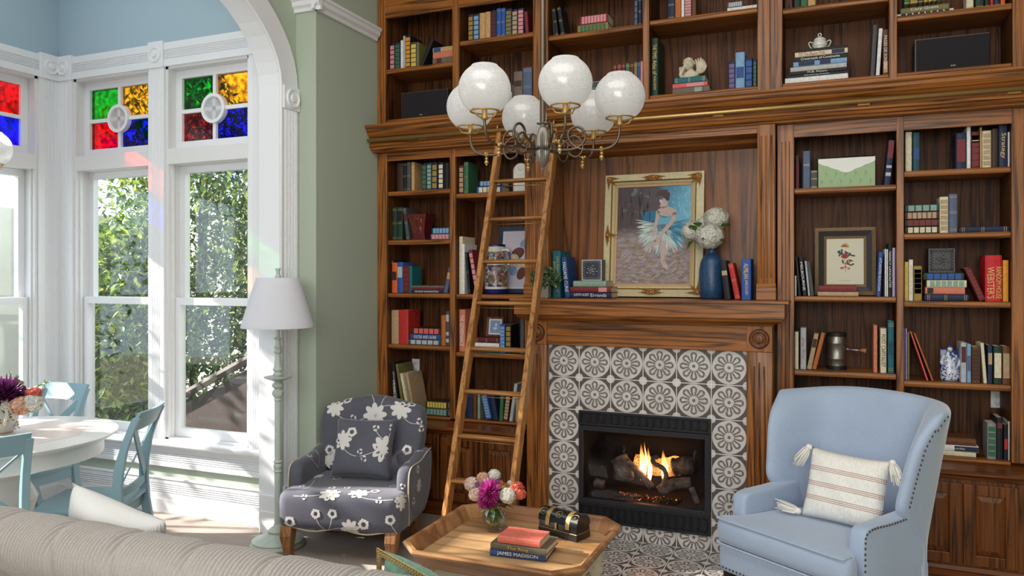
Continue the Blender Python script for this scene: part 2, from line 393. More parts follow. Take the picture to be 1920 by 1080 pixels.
for (ops, M, ends) in ((OB, MBK, (-5.25, XA0)), (OL, MLF, (1.0, WB))):
    s = MB(); e = [ends[0]] + [x for o in ops for x in o] + [ends[1]]
    for i in range(0, len(e), 2):
        a, b = e[i], e[i+1]
        fl_v(s, a+.001, b-.001, .5, 3.036, M, n=5)
    trim(s)
    s = MB()
    for i in range(0, len(e), 2):
        a, b = e[i], e[i+1]; s.box(a+.002, b-.002, -.032, 0, 3.03, 3.21, M=M, bevel=.004); rosette(s, (a+b)/2, 3.12, min(.055, (b-a)*.4), M)
    for a, b in ops: fl_h(s, a-.001, b+.001, 3.035, 3.195, M, n=5)
    trim(s)
    s = MB(); s.box(ends[0], ends[1], -.075, .03, .462, .50, M=M, bevel=.014, seg=3); s.box(ends[0], ends[1], -.05, 0, .445, .465, M=M, bevel=.006)
    fl_h(s, ends[0], ends[1], .318, .446, M, n=5, d=.03); trim(s)
    s = MB(); fl_h(s, ends[0], ends[1], .095, .235, M, n=5, d=.024); s.box(ends[0], ends[1], -.03, 0, 0, .095, M=M, bevel=.003); s.box(ends[0], ends[1], -.03, 0, .228, .243, M=M, bevel=.004)
    struct('baseboard_' + ('window' if M is MBK else 'bay'), s, WHITE)
def window(n, u0, u1, M, cols):
    fr = MB()
    for a, b in ((u0, u0+.022), (u1-.022, u1)): fr.box(a, b, -.004, .15, Z0, Z1, M=M)
    fr.box(u0, u1, -.004, .15, Z1-.022, Z1, M=M); fr.box(u0, u1, -.006, .15, 2.37, 2.475, M=M, bevel=.004); fr.box(u0, u1, -.004, .16, Z0, .51, M=M)
    for a in (u0+.022, u1-.034): fr.box(a, a+.012, .02, .04, .51, 2.37, M=M)
    root = struct('window_%d' % n, fr, WHITE2)
    def sash(a, b, z0, z1, d, t=.045, st=.05, name='sash', bot=None):
        m = MB(); bot = bot or st
        m.box(a, a+st, d, d+t, z0, z1, M=M, bevel=.003); m.box(b-st, b, d, d+t, z0, z1, M=M, bevel=.003)
        m.box(a+st-.001, b-st+.001, d, d+t, z0, z0+bot, M=M, bevel=.003); m.box(a+st-.001, b-st+.001, d, d+t, z1-st, z1, M=M, bevel=.003)
        o = m.build(name, WHITE, root); g = MB(); g.box(a+st-.004, b-st+.004, d+t*.5, d+t*.5+.004, z0+bot-.004, z1-st+.004, M=M)
        if name != 'transom_sash': g.build('glass_pane', GLASS, o)
        return o
    a, b = u0+.022, u1-.022
    sash(a, b, 1.41, 2.37, .095); sash(a, b, .51, 1.46, .045, bot=.06)
    t = sash(a, b, 2.475, Z1-.022, .06, name='transom_sash', st=.055)
    c, zc = (a+b)/2, 2.735; m = MB(); m.box(c-.013, c+.013, .062, .1, 2.5, 3.0, M=M); m.box(a+.03, b-.03, .062, .1, zc-.013, zc+.013, M=M); m.build('muntin', WHITE, t)
    m = MB(); m.lathe([(.078, -.03), (.094, -.03), (.1, -.02), (.1, .03), (.078, .03), (.078, -.03)], n=36, M=M @ Matrix.Translation((c, .075, zc)) @ Matrix.Rotation(R(90), 4, 'X')); rr = m.build('roundel_ring', WHITE, t, smooth='auto')
    m = MB(); m.lathe([(0, -.004), (.079, -.004), (.079, .004), (0, .004)], n=36, M=M @ Matrix.Translation((c, .062, zc)) @ Matrix.Rotation(R(90), 4, 'X')); tag(m.build('roundel_glass', ROUNDEL, rr), 'frosted white roundel glass')
    for (x0, x1, z0, z1), k in zip(((a+.05, c, zc, 2.965), (c, b-.05, zc, 2.965), (a+.05, c, 2.525, zc), (c, b-.05, 2.525, zc)), cols):
        m = MB(); m.box(x0, x1, .082, .086, z0, z1, M=M); tag(m.build('stained_pane', SG[k], t), k + ' stained glass pane')
window(1, *OB[0], MBK, ('green', 'amber', 'red', 'blue')); window(2, *OB[1], MBK, ('green', 'amber', 'red', 'blue'))
window(3, *OL[2], MLF, ('green', 'red', 'amber', 'blue')); window(4, *OL[1], MLF, ('blue', 'clear', 'blue', 'clear')); window(5, *OL[0], MLF, ('clear', 'clear', 'clear', 'clear'))

# ---------------------------------------------------------------- garden
GR = plain('garden_ground', '#8d8a70', .95, noise=.3, nscale=3); PALE = plain('pale_render', '#d9d4cc', .9, noise=.08, nscale=2)
f = MB(); f.box(-16, 4, 5.4, 14, -.35, -.3); f.box(-16, -5.6, -6, 5.4, -.35, -.3); struct('garden_ground', f, GR)
def leaves(N, c, rad, size, mat, parent, name='foliage', shell=.55, seed=1):
    rnd = random.Random(seed); vs, fs = [], []
    for i in range(N):
        while True:
            p = Vector((rnd.uniform(-1, 1), rnd.uniform(-1, 1), rnd.uniform(-1, 1)))
            if shell < p.length < 1 + .1*math.sin(9*p.x + 7*p.z) : break
        p = Vector((c[0]+p.x*rad[0], c[1]+p.y*rad[1], c[2]+p.z*rad[2]))
        q_ = Matrix.Rotation(rnd.uniform(0, 6.3), 3, 'Z') @ Matrix.Rotation(rnd.uniform(-1.2, 1.2), 3, 'X') @ Matrix.Rotation(rnd.uniform(-.6, .6), 3, 'Y')
        s = size*rnd.uniform(.6, 1.3); k = len(vs)
        for a in ((0, -s*.9, 0), (s*.42, -.1*s, s*.14), (0, s*.9, -.05*s), (-s*.42, -.1*s, s*.14)): vs.append(p + q_ @ Vector(a))
        fs += [(k, k+1, k+2), (k, k+2, k+3)]
    me = bpy.data.meshes.new(name); me.from_pydata([tuple(v) for v in vs], [], fs); me.materials.append(mat)
    o = bpy.data.objects.new(name, me); COL.objects.link(o); o.parent = parent; return o
def shrub(name, label, cat, x, y, h, rx, ry, N, mat, size=.05, seed=1, group=None, crown=None):
    t = thing(name, label, cat, (x, y, -.3), 0, group); rnd = random.Random(seed); cb = crown or .02
    for i in range(5):
        m = MB(); a = rnd.uniform(0, 6.28); rr = rnd.uniform(.2, .7)
        m.tube(catmull([(0, 0, 0), (rx*.2*math.cos(a), ry*.2*math.sin(a), h*.35), (rx*rr*math.cos(a), ry*rr*math.sin(a), h*rnd.uniform(.7, .95))], 4), lambda s: .035*(1-s*.75), 6); m.build('branch', BARK, t, smooth=True)
    leaves(N, (0, 0, h*(.5+cb/2)), (rx, ry, h*(.5-cb/2)), size, mat, t, seed=seed, shell=.3)
    return t
G = 'garden shrubs outside the bay'
shrub('garden_shrub', 'bright yellow-green shrub outside the window nearest the bay corner, low', 'shrub', -6.45, 5.5, 2.5, .8, .5, 9000, LEAF, .055, 3, G)
shrub('garden_shrub', 'tall mixed green shrub behind the corner-side garden window', 'shrub', -7.3, 7.2, 4.6, 1.2, .7, 12000, LEAF, .06, 4, G)
shrub('garden_shrub', 'dark green shrub filling the window beside the arch', 'shrub', -4.6, 6.0, 3.9, .9, .6, 9500, LEAFD, .045, 5, G)
shrub('garden_tree', 'dark leafy tree outside the window beside the arch, behind the shrub', 'tree', -4.4, 8.4, 5.6, 1.5, .9, 9000, LEAFD, .07, 6, G, crown=.2)
shrub('garden_tree', 'sparse yellow-leaved tree outside the left side window', 'tree', -7.6, 2.6, 4.4, 1.0, 1.4, 1100, LEAF, .075, 8, G, crown=.12)
f = MB(); f.box(-8.9, -8.75, 4.2, 8, -.3, 2.4); f.box(-8.74, -8.6, 5.05, 5.35, -.3, 2.7); o = f.build('garden_wall', PALE); tag(o, 'pale rendered garden wall with a white post beyond the left window', 'wall')
f = MB(); f.box(-12, -3, 9.5, 9.65, -.3, 2.6); o = f.build('garden_fence', PALE); tag(o, 'pale garden fence far behind the green shrubs', 'fence')
DKW = plain('weathered_deck', '#4a3c36', .7, noise=.2, nscale=12)
t = thing('deck_steps', 'dark brown deck stair rail outside the window beside the arch', 'deck', (-4.3, 4.95, -.3))
m = MB(); m.prism([(-.9, 0), (.9, 0), (.9, 1.45), (.55, 1.45), (-.9, .75)], 'Y', -.04, .04); m.build('side_panel', DKW, t)
m = MB(); m.tube([(-.95, -.06, .8), (.55, -.06, 1.52), (.95, -.06, 1.52)], .035, 6); m.build('hand_rail', DKW, t)
m = MB(); m.box(-.3, .35, -.22, -.12, .62, .66); m.build('tread', PALE, t)
# ---------------------------------------------------------------- built-in oak wall
YF, YS, YBK, YC = 4.74, 4.755, 5.06, 4.60
def PX(px, Y=YF): return W(px, 500, Y=Y).x
def PZ(px, py, Y=YS): return W(px, py, Y=Y).z
FZ = .625
LX = [(-3.02, PX(725)), (PX(843), PX(853)), (-1.882, -1.866)]
RXs = [(-.299, PX(1489)), (PX(1681), PX(1695)), (PX(1897), 1.06)]
SL = {'L1': [PZ(727, 359.4), PZ(727, 451), PZ(727, 549.5), PZ(727, 645.5)], 'L2': [PZ(857, 363.3), PZ(857, 551.6), PZ(857, 660)],
      'R3': [PZ(1491, 353.6), PZ(1492, 555.3), PZ(1492, 693.6)], 'R4': [PZ(1696, 321), PZ(1696, 437.9), PZ(1696, 564.4), PZ(1696, 714)],
      'U1': [PZ(724, 130.5)], 'U2': [PZ(862, 77)], 'U3': [PZ(1029, 67)], 'U4': [PZ(1219, 38.7)], 'U5': [PZ(1469, 16)], 'U6': [PZ(1682, 30)]}
def shelf_board(x0, x1, zt, parent, th=.031, mat=None):
    m = MB(); pr = [(YBK, zt), (YS+.006, zt)] + [(YS+.008 - .008*math.sin(R(a)), zt - th/2 + th/2*math.cos(R(a))) for a in (45, 90, 135)] + [(YS+.006, zt-th), (YBK, zt-th)]
    m.prism(pr, 'X', x0+.002, x1-.002); return m.build('shelf', mat or OX, parent, smooth='auto')
def case(name, label, stiles, z0, z1, ztop, cols, keys, wide=0.022):
    t = thing(name, label, 'bookcase')
    for i, (a, b) in enumerate(stiles):
        m = MB(); m.box(a, b, YF, YF+.022, z0, z1, bevel=.003)
        if b-a > .09:
            for k in (-1, 0, 1): m.tube([((a+b)/2+k*.02, YF-.001, z0+.1), ((a+b)/2+k*.02, YF-.001, ztop-.02)], .0035, 6)
        m.build('stile', OZ, t)
        for s_ in ((a, a+.018), (b-.018, b)):
            if (i == 0 and s_[0] == a) or (i == len(stiles)-1 and s_[1] == b): continue
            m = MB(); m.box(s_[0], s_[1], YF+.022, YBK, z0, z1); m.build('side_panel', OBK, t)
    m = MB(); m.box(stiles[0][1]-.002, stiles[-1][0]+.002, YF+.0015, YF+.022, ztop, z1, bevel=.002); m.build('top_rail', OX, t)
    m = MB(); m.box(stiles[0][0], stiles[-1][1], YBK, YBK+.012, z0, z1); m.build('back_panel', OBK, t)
    for i, k in enumerate(keys):
        a, b = stiles[i][1], stiles[i+1][0]
        for z in SL[k]: shelf_board(a, b, z, t)
        shelf_board(a, b, UB if z0 > 2 else z0+.001, t, .02)
        if z0 > 2: m = MB(); m.box(a-.001, b+.001, YF+.0015, YF+.022, z0, UB-.021, bevel=.002); m.build('bottom_rail', OX, t)
    rebase(t, ((stiles[0][0]+stiles[-1][1])/2, YF, z0)); return t
case('bookcase', 'lower oak bookcase left of the fireplace, behind the ladder', LX, FZ, 2.487, PZ(727, 303), 2, ['L1', 'L2'])
case('bookcase', 'lower oak bookcase right of the fireplace, behind the blue chair', RXs, FZ, 2.487, PZ(1492, 258.5), 2, ['R3', 'R4'])
UZ, UT, UC = 2.664, 3.45, 3.66; UB = 2.73
UX = [(-3.02, PX(722)), (PX(848), PX(860)), (PX(999), PX(1027)), (PX(1205), PX(1217)), (PX(1420), PX(1467)), (PX(1667), PX(1682)), (PX(1899), 1.06)]
mid = lambda s: (s[0]+s[1])/2
case('upper_bookcase', 'upper oak bookcase above the cornice, left end by the sage wall', [UX[0], UX[1], (UX[2][0], mid(UX[2]))], UZ, UC, UT, 2, ['U1', 'U2'])
case('upper_bookcase', 'upper oak bookcase above the painting and chandelier', [(mid(UX[2]), UX[2][1]), UX[3], (UX[4][0], mid(UX[4]))], UZ, UC, UT, 2, ['U3', 'U4'])
case('upper_bookcase', 'upper oak bookcase at the right end with a white teapot', [(mid(UX[4]), UX[4][1]), UX[5], UX[6]], UZ, UC, UT, 2, ['U5', 'U6'])
# cornice with its brass ladder rail
t = thing('cornice', 'moulded oak cornice running across between upper and lower bookcases', 'cornice')
cp = [(YF, 2.663), (4.578, 2.663), (4.576, 2.652), (4.584, 2.645), (4.592, 2.643), (4.597, 2.625), (4.612, 2.61), (4.616, 2.604), (4.63, 2.59), (4.642, 2.58), (4.65, 2.575), (4.65, 2.545), (4.64, 2.541), (4.632, 2.53), (4.634, 2.522), (4.645, 2.515), (4.652, 2.502), (4.668, 2.497), (4.672, 2.487), (YF, 2.487)]
m = MB(); m.prism(cp, 'X', -3.022, 1.06); m.build('moulding', OX, t)
m = MB(); m.prism([(4.80, UC), (4.72, UC), (4.70, UC+.03), (4.66, UC+.06), (4.62, UC+.12), (4.60, UC+.17), (4.80, UC+.17)], 'X', -3.02, 1.06); m.build('crown_moulding', OX, t)
rebase(t, (-1, YF, 2.487))
t = thing('ladder_rail', 'thin brass rail along the front of the oak cornice', 'rail')
m = MB(); m.tube([(-3.018, 4.612, 2.562), (1.06, 4.612, 2.562)], .0125, 12); m.build('rail_tube', BRASS, t, smooth=True)
for x in (-2.6, -1.6, PX(1345, 4.61), PX(1620, 4.61), PX(1905, 4.61)):
    m = MB(); m.tube([(x, 4.612, 2.562), (x, 4.652, 2.555)], .006, 8); m.box(x-.03, x+.03, 4.646, 4.652, 2.546, 2.556); m.build('bracket', BRASS, t)
rebase(t, (-1, 4.612, 2.562))
# base cabinets
def cabinet(label, x0, x1, doors, ends):
    t = thing('base_cabinet', label, 'cabinet')
    m = MB(); m.box(x0, x1, YC, 4.99, .1, .575); m.build('body', ODZ, t)
    m = MB(); m.box(x0, x1, YC+.012, 4.98, 0, .1); m.prism([(YC-.004, 0), (YC-.004, .075), (YC+.006, .095), (YC+.02, .1), (YC+.02, 0)], 'X', x0, x1); m.build('plinth', ODX, t)
    m = MB(); m.prism([(5.055, .604), (YF-.012, .604), (YF-.014, .603), (YF-.018, .602), (4.575, .6), (4.566, .592), (4.566, .58), (4.574, .572), (4.59, .568), (4.594, .552), (YC, .548), (5.055, .57)], 'X', x0, x1); m.build('counter', ODX, t, smooth='auto')
    for a, b in doors:
        a += .004; b -= .004; z0, z1, s = .112, .53, .055; y0 = YC-.018
        m = MB(); m.box(a, a+s, y0, YC-.001, z0, z1, bevel=.004); m.box(b-s, b, y0, YC-.001, z0, z1, bevel=.004); m.box(a+s-.001, b-s+.001, y0, YC-.001, z0, z0+s, bevel=.004); m.box(a+s-.001, b-s+.001, y0, YC-.001, z1-s, z1, bevel=.004)
        d = m.build('door', ODZ, t); m = MB()
        a_, b_, c_, d_ = a+s-.002, b-s+.002, z0+s-.002, z1-s+.002; i = .032
        m.loft([[(a_, YC-.004, c_), (b_, YC-.004, c_), (b_, YC-.004, d_), (a_, YC-.004, d_)], [(a_+i, y0+.001, c_+i), (b_-i, y0+.001, c_+i), (b_-i, y0+.001, d_-i), (a_+i, y0+.001, d_-i)]]); m.build('raised_panel', ODZ, d)
    rebase(t, ((x0+x1)/2, YC, 0)); return t
cabinet('low oak cabinet with raised panel doors behind the ladder foot', -3.02, -1.86, [(-3.01, -2.72), (-2.72, -2.435), (-2.435, -2.145), (-2.145, -1.86)], 0)
cabinet('low oak cabinet with raised panel doors behind the blue chair', -.302, 1.06, [(-.13, .12), (.12, .371), (.371, .62), (.62, .87)], 0)

# ---------------------------------------------------------------- overmantel and fireplace
t = thing('overmantel', 'oak panelled alcove with fluted pilasters above the mantelpiece', 'panelling')
Yp, Yr = 4.68, 5.0; xl0, xl1, xr0, xr1 = -1.856, -1.695, -.405, -.307; ML = 1.468
m = MB(); m.box(xl1-.02, xr0+.02, Yr+.001, Yr+.02, ML+.001, 2.486); m.build('back_panel', OPN, t)
for a, b in ((xl0, xl1), (xr0, xr1)):
    m = MB(); m.box(a, b, Yp, Yr, ML+.001, 2.486, bevel=.003)
    n = 4 if b-a > .12 else 3
    for k in range(n):
        x = (a+b)/2 + (k-(n-1)/2)*.028; m.tube([(x, Yp-.001, ML+.13), (x, Yp-.001, 2.42)], .006, 8)
    m.build('pilaster', OZ, t, smooth='auto')
    m = MB(); m.box(a-.006, b+.006, Yp-.014, Yp+.05, ML+.001, ML+.075, bevel=.003); m.prism([(Yp-.014, ML+.075), (Yp-.003, ML+.095), (Yp+.01, ML+.095), (Yp+.01, ML+.075)], 'X', a-.004, b+.004); m.build('pilaster_base', OX, t)
m = MB(); m.prism([(Yr, 2.486), (Yr-.16, 2.486), (Yr-.15, 2.465), (Yr-.12, 2.45), (Yr-.1, 2.42), (Yr, 2.40)], 'X', xl1, xr0); m.build('alcove_moulding', OX, t)
m = MB(); m.box(xl1+.001, xr0-.001, 4.70, Yr, 2.47, 2.4865); m.box(xl1+.001, xr0-.001, 4.70, 4.72, 2.44, 2.469, bevel=.003); m.build('top_rail', OX, t)
rebase(t, (-1.05, Yp, ML))
t = thing('mantelpiece', 'carved oak mantelpiece with fluted pilasters and round rosettes', 'mantelpiece')
def shelf_prof(e): return [(4.43-e, ML-.003), (4.43-e, ML-.013), (4.452-e, ML-.016), (4.452-e, 1.372), (4.46-e, 1.366), (4.466-e, 1.354), (4.48-e, 1.346), (4.51-e, 1.335), (4.522-e, 1.325)]
m = MB(); E0, E1 = -1.862, -.221
L = []
for y, z in [(4.43, ML)] + shelf_prof(0)[1:]:
    o_ = y - 4.43; L.append([(E0+o_, y, z), (E1-o_, y, z), (E1-o_, 4.70, z), (E0+o_, 4.70, z)])
m.loft(L); m.box(xl1, xr0, 4.69, Yr, ML-.03, ML); m.build('mantel_shelf', OX, t)
pA, pB, pC, pD = -1.785, TX0, TX0+1.2, -.312
m = MB(); m.box(pB-.001, pC+.001, 4.535, 4.74, 1.18, 1.327, bevel=.002)
for z, c in ((1.285, .0), (1.257, .03), (1.229, .0)): m.tube([(pB+.06-c, 4.5345, z), (pC-.06+c, 4.5345, z)], .004, 6)
m.build('frieze', OX, t)
for a, b in ((pA, pB), (pC, pD)):
    m = MB(); m.box(a, b, 4.53, 4.74, 0, 1.18, bevel=.002)
    for k in (-1, 0, 1): m.tube([((a+b)/2+k*.027, 4.529, .2), ((a+b)/2+k*.027, 4.529, 1.10+(.022 if k == 0 else 0))], .0055, 6)
    m.box(a-.001 if b < -1 else a+.0, b, 4.518, 4.74, .0125, .15, bevel=.003); m.build('pilaster', OZ, t, smooth='auto')
    m = MB(); m.box(a, b, 4.525, 4.74, 1.1805, 1.3265, bevel=.003); bl = m.build('corner_block', OZ, t)
    m = MB(); m.lathe([(0, .016), (.008, .012), (.018, .018), (.026, .008), (.034, .004), (.038, .016), (.046, .018), (.052, .01), (.056, 0)], n=36, M=Matrix.Translation(((a+b)/2, 4.525, 1.2535)) @ Matrix.Rotation(R(90), 4, 'X')); m.build('rosette', ODZ, bl, smooth=True)
rebase(t, (-1.05, 4.53, 0))
IX0, IX1, IZ0, IZ1 = -1.45, -.65, .10, .78
m = MB()
for a, b, c, d in ((TX0+.001, IX0, .0125, 1.179), (IX1, TX0+1.199, .0125, 1.179), (IX0, IX1, IZ1, 1.179), (IX0, IX1, .0125, IZ0)): m.box(a, b, TY, TY+.17, c, d)
tag(m.build('tile_surround', TILE_W), 'grey and white flower-patterned tiles framing the fireplace', 'tiles')
m = MB(); m.box(-1.85, .15, 3.566, TY, -.02, .012); struct('trim_hearth', m, TILE_F)
# gas fire insert
t = thing('fireplace_insert', 'black gas fireplace with glass front and ring-patterned grilles', 'fireplace')
y0 = 4.548
def frame(mb, a, b, c, d, wd, y0, y1, bv=.002):
    mb.box(a, a+wd, y0, y1, c, d, bevel=bv); mb.box(b-wd, b, y0, y1, c, d, bevel=bv); mb.box(a+wd-.001, b-wd+.001, y0, y1, c, c+wd, bevel=bv); mb.box(a+wd-.001, b-wd+.001, y0, y1, d-wd, d, bevel=bv)
for z0, z1 in ((.692, IZ1-.001), (IZ0+.001, .214)):
    m = MB(); frame(m, IX0+.001, IX1-.001, z0, z1, .014, y0, y0+.02); m.box(IX0+.01, IX1-.01, y0+.014, y0+.018, z0+.01, z1-.01); g = m.build('grille', BLACKM, t)
    m = MB(); zc = (z0+z1)/2; h = (z1-z0)/2-.013; n = 17
    for i in range(n):
        x = IX0+.05 + i*(.70/(n-1)); m.tube([(x+.03*math.cos(a), y0+.007, zc+h*math.sin(a)) for a in [6.2832*k/18 for k in range(18)]], .0022, 5, closed=True)
    m.build('ring_lattice', BLACKM, g, smooth=True)
m = MB(); frame(m, IX0+.004, IX1-.004, .216, .69, .03, y0-.006, y0+.03); m.build('door_frame', BLACKS, t)
m = MB(); m.box(IX0+.03, IX1-.03, y0+.02, y0+.024, .24, .665); m.build('glass', glass_mat('fire_glass', (.9, .9, .92, 1), .018), t)
SOOT = plain('soot_black', '#0c0a09', .9, noise=.4, nscale=12)
m = MB(); b0, b1 = IX0+.02, IX1-.02
m.box(b0, b1, 4.93, 4.94, .2, .7); m.box(b0, b0+.01, 4.58, 4.93, .2, .7); m.box(b1-.01, b1, 4.58, 4.93, .2, .7); m.box(b0, b1, 4.58, 4.93, .69, .7); m.box(b0, b1, 4.575, 4.93, .2, .235); m.build('firebox', SOOT, t)
q = NT('embers'); v = q.n('TexVoronoi', Vector=q.obj(), Scale=70.).outputs[0]; nz = q.n('TexNoise', Vector=q.obj(), Scale=14.).outputs[0]
e_ = q.math('MULTIPLY', q.math('LESS_THAN', v, .3), q.math('GREATER_THAN', nz, .53)); q.b.inputs['Base Color'].default_value = lin('#1a1512'); q.b.inputs['Emission Color'].default_value = (1, .16, .02, 1); q.link(q.math('MULTIPLY', e_, 2.), q.b.inputs['Emission Strength'])
EMB = q.m
m = MB(); rnd = random.Random(5)
for i in range(70): m.ball((rnd.uniform(-1.25, -.85), rnd.uniform(4.62, 4.74), .245), rnd.uniform(.005, .014), 1)
tag(m.build('ember_bed', EMB, t), 'glowing embers', kind='stuff')
rebase(t, (-1.05, 4.55, .1))
q = NT('fire_log'); nz = q.n('TexNoise', Vector=q.obj((1, 1, 1)), Scale=28., Detail=6.).outputs[0]
q.link(q.ramp(nz, [(.3, lin('#2a211c')), (.6, lin('#6d5c50')), (.8, lin('#8a7869'))]), q.b.inputs['Base Color']); q.b.inputs['Roughness'].default_value = .95; q.bump(nz, 1., .01); LOG = q.m
q = NT('glowing_log'); v = q.n('TexVoronoi', Vector=q.obj(), Scale=110., _feature='DISTANCE_TO_EDGE').outputs[0]; nz = q.n('TexNoise', Vector=q.obj(), Scale=7.).outputs[0]
q.b.inputs['Base Color'].default_value = lin('#241a14'); q.b.inputs['Emission Color'].default_value = (1, .27, .05, 1)
q.link(q.math('MULTIPLY', q.math('MULTIPLY', q.math('LESS_THAN', v, .16), q.math('SUBTRACT', nz, .36)), 9.), q.b.inputs['Emission Strength']); GLOG = q.m
def FP(px, py, Y): return W(px, py, Y=Y)
def log(label, pts, r, mat=LOG):
    P = catmull([FP(*p) for p in pts], 5); rr = random.Random(len(pts)*7+int(pts[0][0])); js = [rr.uniform(.88, 1.1) for _ in range(99)]
    m = MB(); m.tube(P, lambda s: (r if not callable(r) else r(s))*js[int(s*20)], 12)
    o = m.build('fire_log', mat, smooth=True); tag(o, label, 'log', 'ceramic logs in the gas fire'); rebase(o, FP(*pts[0])); return o
log('thick grey log standing on the left of the fire', [(1160, 858, 4.78), (1170, 880, 4.76), (1172, 898, 4.73)], .062)
log('charred log slanting down towards the fire centre', [(1176, 866, 4.74), (1196, 884, 4.71), (1222, 914, 4.66)], .022)
log('glowing log lying across behind the flames', [(1190, 868, 4.85), (1240, 876, 4.86), (1275, 872, 4.85)], .06, GLOG)
log('brown log lying on the right of the fire', [(1262, 876, 4.80), (1286, 872, 4.80), (1298, 871, 4.79)], .055)
log('dark log in front right of the fire', [(1236, 922, 4.66), (1262, 908, 4.68), (1296, 905, 4.69)], .036)
log('thin forked branch curling up in the middle of the flames', [(1234, 857, 4.72), (1226, 858, 4.71), (1225, 868, 4.70), (1243, 878, 4.69), (1249, 893, 4.69), (1243, 908, 4.67)], .015)
log('small bark chip at the right front of the fire', [(1296, 914, 4.63), (1308, 944, 4.61)], .017)
log('small round bark piece at the left front of the fire', [(1116, 905, 4.66), (1132, 909, 4.65)], .03)
# flames
q = NT('flame'); z = q.n('SeparateXYZ', Vector=q.n('TexCoord').outputs['Generated']).outputs[2]
c = q.ramp(z, [(0, (1, .12, .02, 1)), (.25, (1, .62, .22, 1)), (.6, (1, .5, .12, 1)), (1, (1, .2, .03, 1))])
lw = q.n('LayerWeight', Blend=.35).outputs['Facing']
st = q.math('MULTIPLY', q.math('SUBTRACT', 1., z), 9.); em = q.n('Emission', Color=c, Strength=st); tp = q.n('BsdfTransparent', Color=(1, 1, 1, 1))
al = q.math('MULTIPLY', q.math('SUBTRACT', 1., lw), q.math('POWER', q.math('SUBTRACT', 1.02, z), .6), clamp=True)
mx = q.n('MixShader', i0=al, i1=tp.outputs[0], i2=em.outputs[0]); q.link(mx.outputs[0], q.out.inputs[0]); FLAME = q.m
for lb, px, y0_, y1_, Y, r in (('tallest flame at the left of the fire', 1204, 830, 900, 4.745, .024), ('slim flame second from the left in the fire', 1217, 836, 902, 4.76, .016), ('flame at the right of the fire behind the branch', 1245, 842, 898, 4.77, .024), ('faint thin wisp of flame between the two left flames', 1210, 826, 880, 4.80, .007)):
    a, b = FP(px, y1_, Y), FP(px, y0_, Y); m = MB(); H = b.z-a.z
    pts = [a + Vector((.006*math.sin(s*5), 0, H*s)) for s in [i/12 for i in range(13)]]
    m.tube(pts, lambda s: r*(math.sin(math.pi*min(1, .12+.88*s))**.8)*(1.15-.75*s)+.0008, 12)
    o = m.build('flame', FLAME, smooth=True); tag(o, lb, 'flame', 'flames of the gas fire'); rebase(o, a)
light('fire_light', 'POINT', (-1.08, 4.72, .42), 1.7, (1, .38, .1), radius=.04)

# ---------------------------------------------------------------- rolling ladder
t = thing('library_ladder', 'oak library ladder leaning on the brass rail left of the fireplace', 'ladder')
def LP(px, py):       # point on the ladder's leaning plane Y = 3.787 + .339 z
    d = ray(px, py); k = (3.787 + .339*HC) / (d.y - .339*d.z); return Vector((0, 0, HC)) + d*k
l0, r0 = LP(906, 480).x, LP(1015, 480).x
dirv = Vector((0, .339, 1)).normalized()
for x in (l0, r0):
    m = MB(); a = Vector((x, 3.787, 0)); n_ = Vector((0, 1, -.339)).normalized(); Lg = 2.56/dirv.z
    for s0 in (0,):
        m.loft([[a + Vector((sx*.016, 0, 0)) + n_*sy*.034 + dirv*k for sx, sy in ((-1, -.8), (-.8, -1), (.8, -1), (1, -.8), (1, .8), (.8, 1), (-.8, 1), (-1, .8))] for k in (0.006, Lg)])
    m.build('rail', LAD, t)
for py in (341, 412, 491, 568, 653, 733, 816, 899, 985):
    px = 930 - .143*(py-290); p = LP(px, py); m = MB(); rr = .014
    m.loft([[(x, p.y + .034*math.cos(a)*1.0, p.z + rr*math.sin(a)) for a in [6.2832*k/12 for k in range(12)]] for x in (l0+.012, r0-.012)]); rg = m.build('rung', LADX, t, smooth=True)
    m = MB(); m.tube([(l0+.01, p.y+.02, p.z-.03), (r0-.01, p.y+.02, p.z-.03)], .0025, 6); m.build('brace_rod', BRASS, rg, smooth=True)
for x in (l0, r0):
    m = MB(); m.tube([(x, 4.645, 2.53), (x, 4.65, 2.585), (x, 4.63, 2.6), (x, 4.6, 2.59), (x, 4.592, 2.565)], .006, 8); m.build('hook', BRASS, t, smooth=True)
rebase(t, ((l0+r0)/2, 3.787, 0))
# power sockets
for lab, (px0, px1, py0, py1) in (('white wall socket in the lowest left shelf behind leaning books', (773, 787, 673, 700)), ('white wall socket under the lowest right shelf', (1857, 1883, 734, 764))):
    a, b = W(px0, py1, Y=YBK), W(px1, py0, Y=YBK); t = thing('wall_socket', lab, 'socket')
    m = MB(); m.box(a.x, b.x, YBK-.006, YBK, a.z, b.z, bevel=.003); m.build('cover_plate', WHITE, t)
    for k in (-1, 1):
        zc = (a.z+b.z)/2 + k*(b.z-a.z)*.22; xc = (a.x+b.x)/2; m = MB(); m.box(xc-.017, xc+.017, YBK-.008, YBK-.005, zc-.014, zc+.014, bevel=.005)
        o = m.build('outlet', WHITE2, t); m = MB(); m.box(xc-.008, xc-.006, YBK-.009, YBK-.007, zc-.004, zc+.006); m.box(xc+.006, xc+.008, YBK-.009, YBK-.007, zc-.004, zc+.006); m.box(xc-.002, xc+.002, YBK-.009, YBK-.007, zc-.011, zc-.007); m.build('slot', BLACKS, o)
    rebase(t, ((a.x+b.x)/2, YBK, a.z))
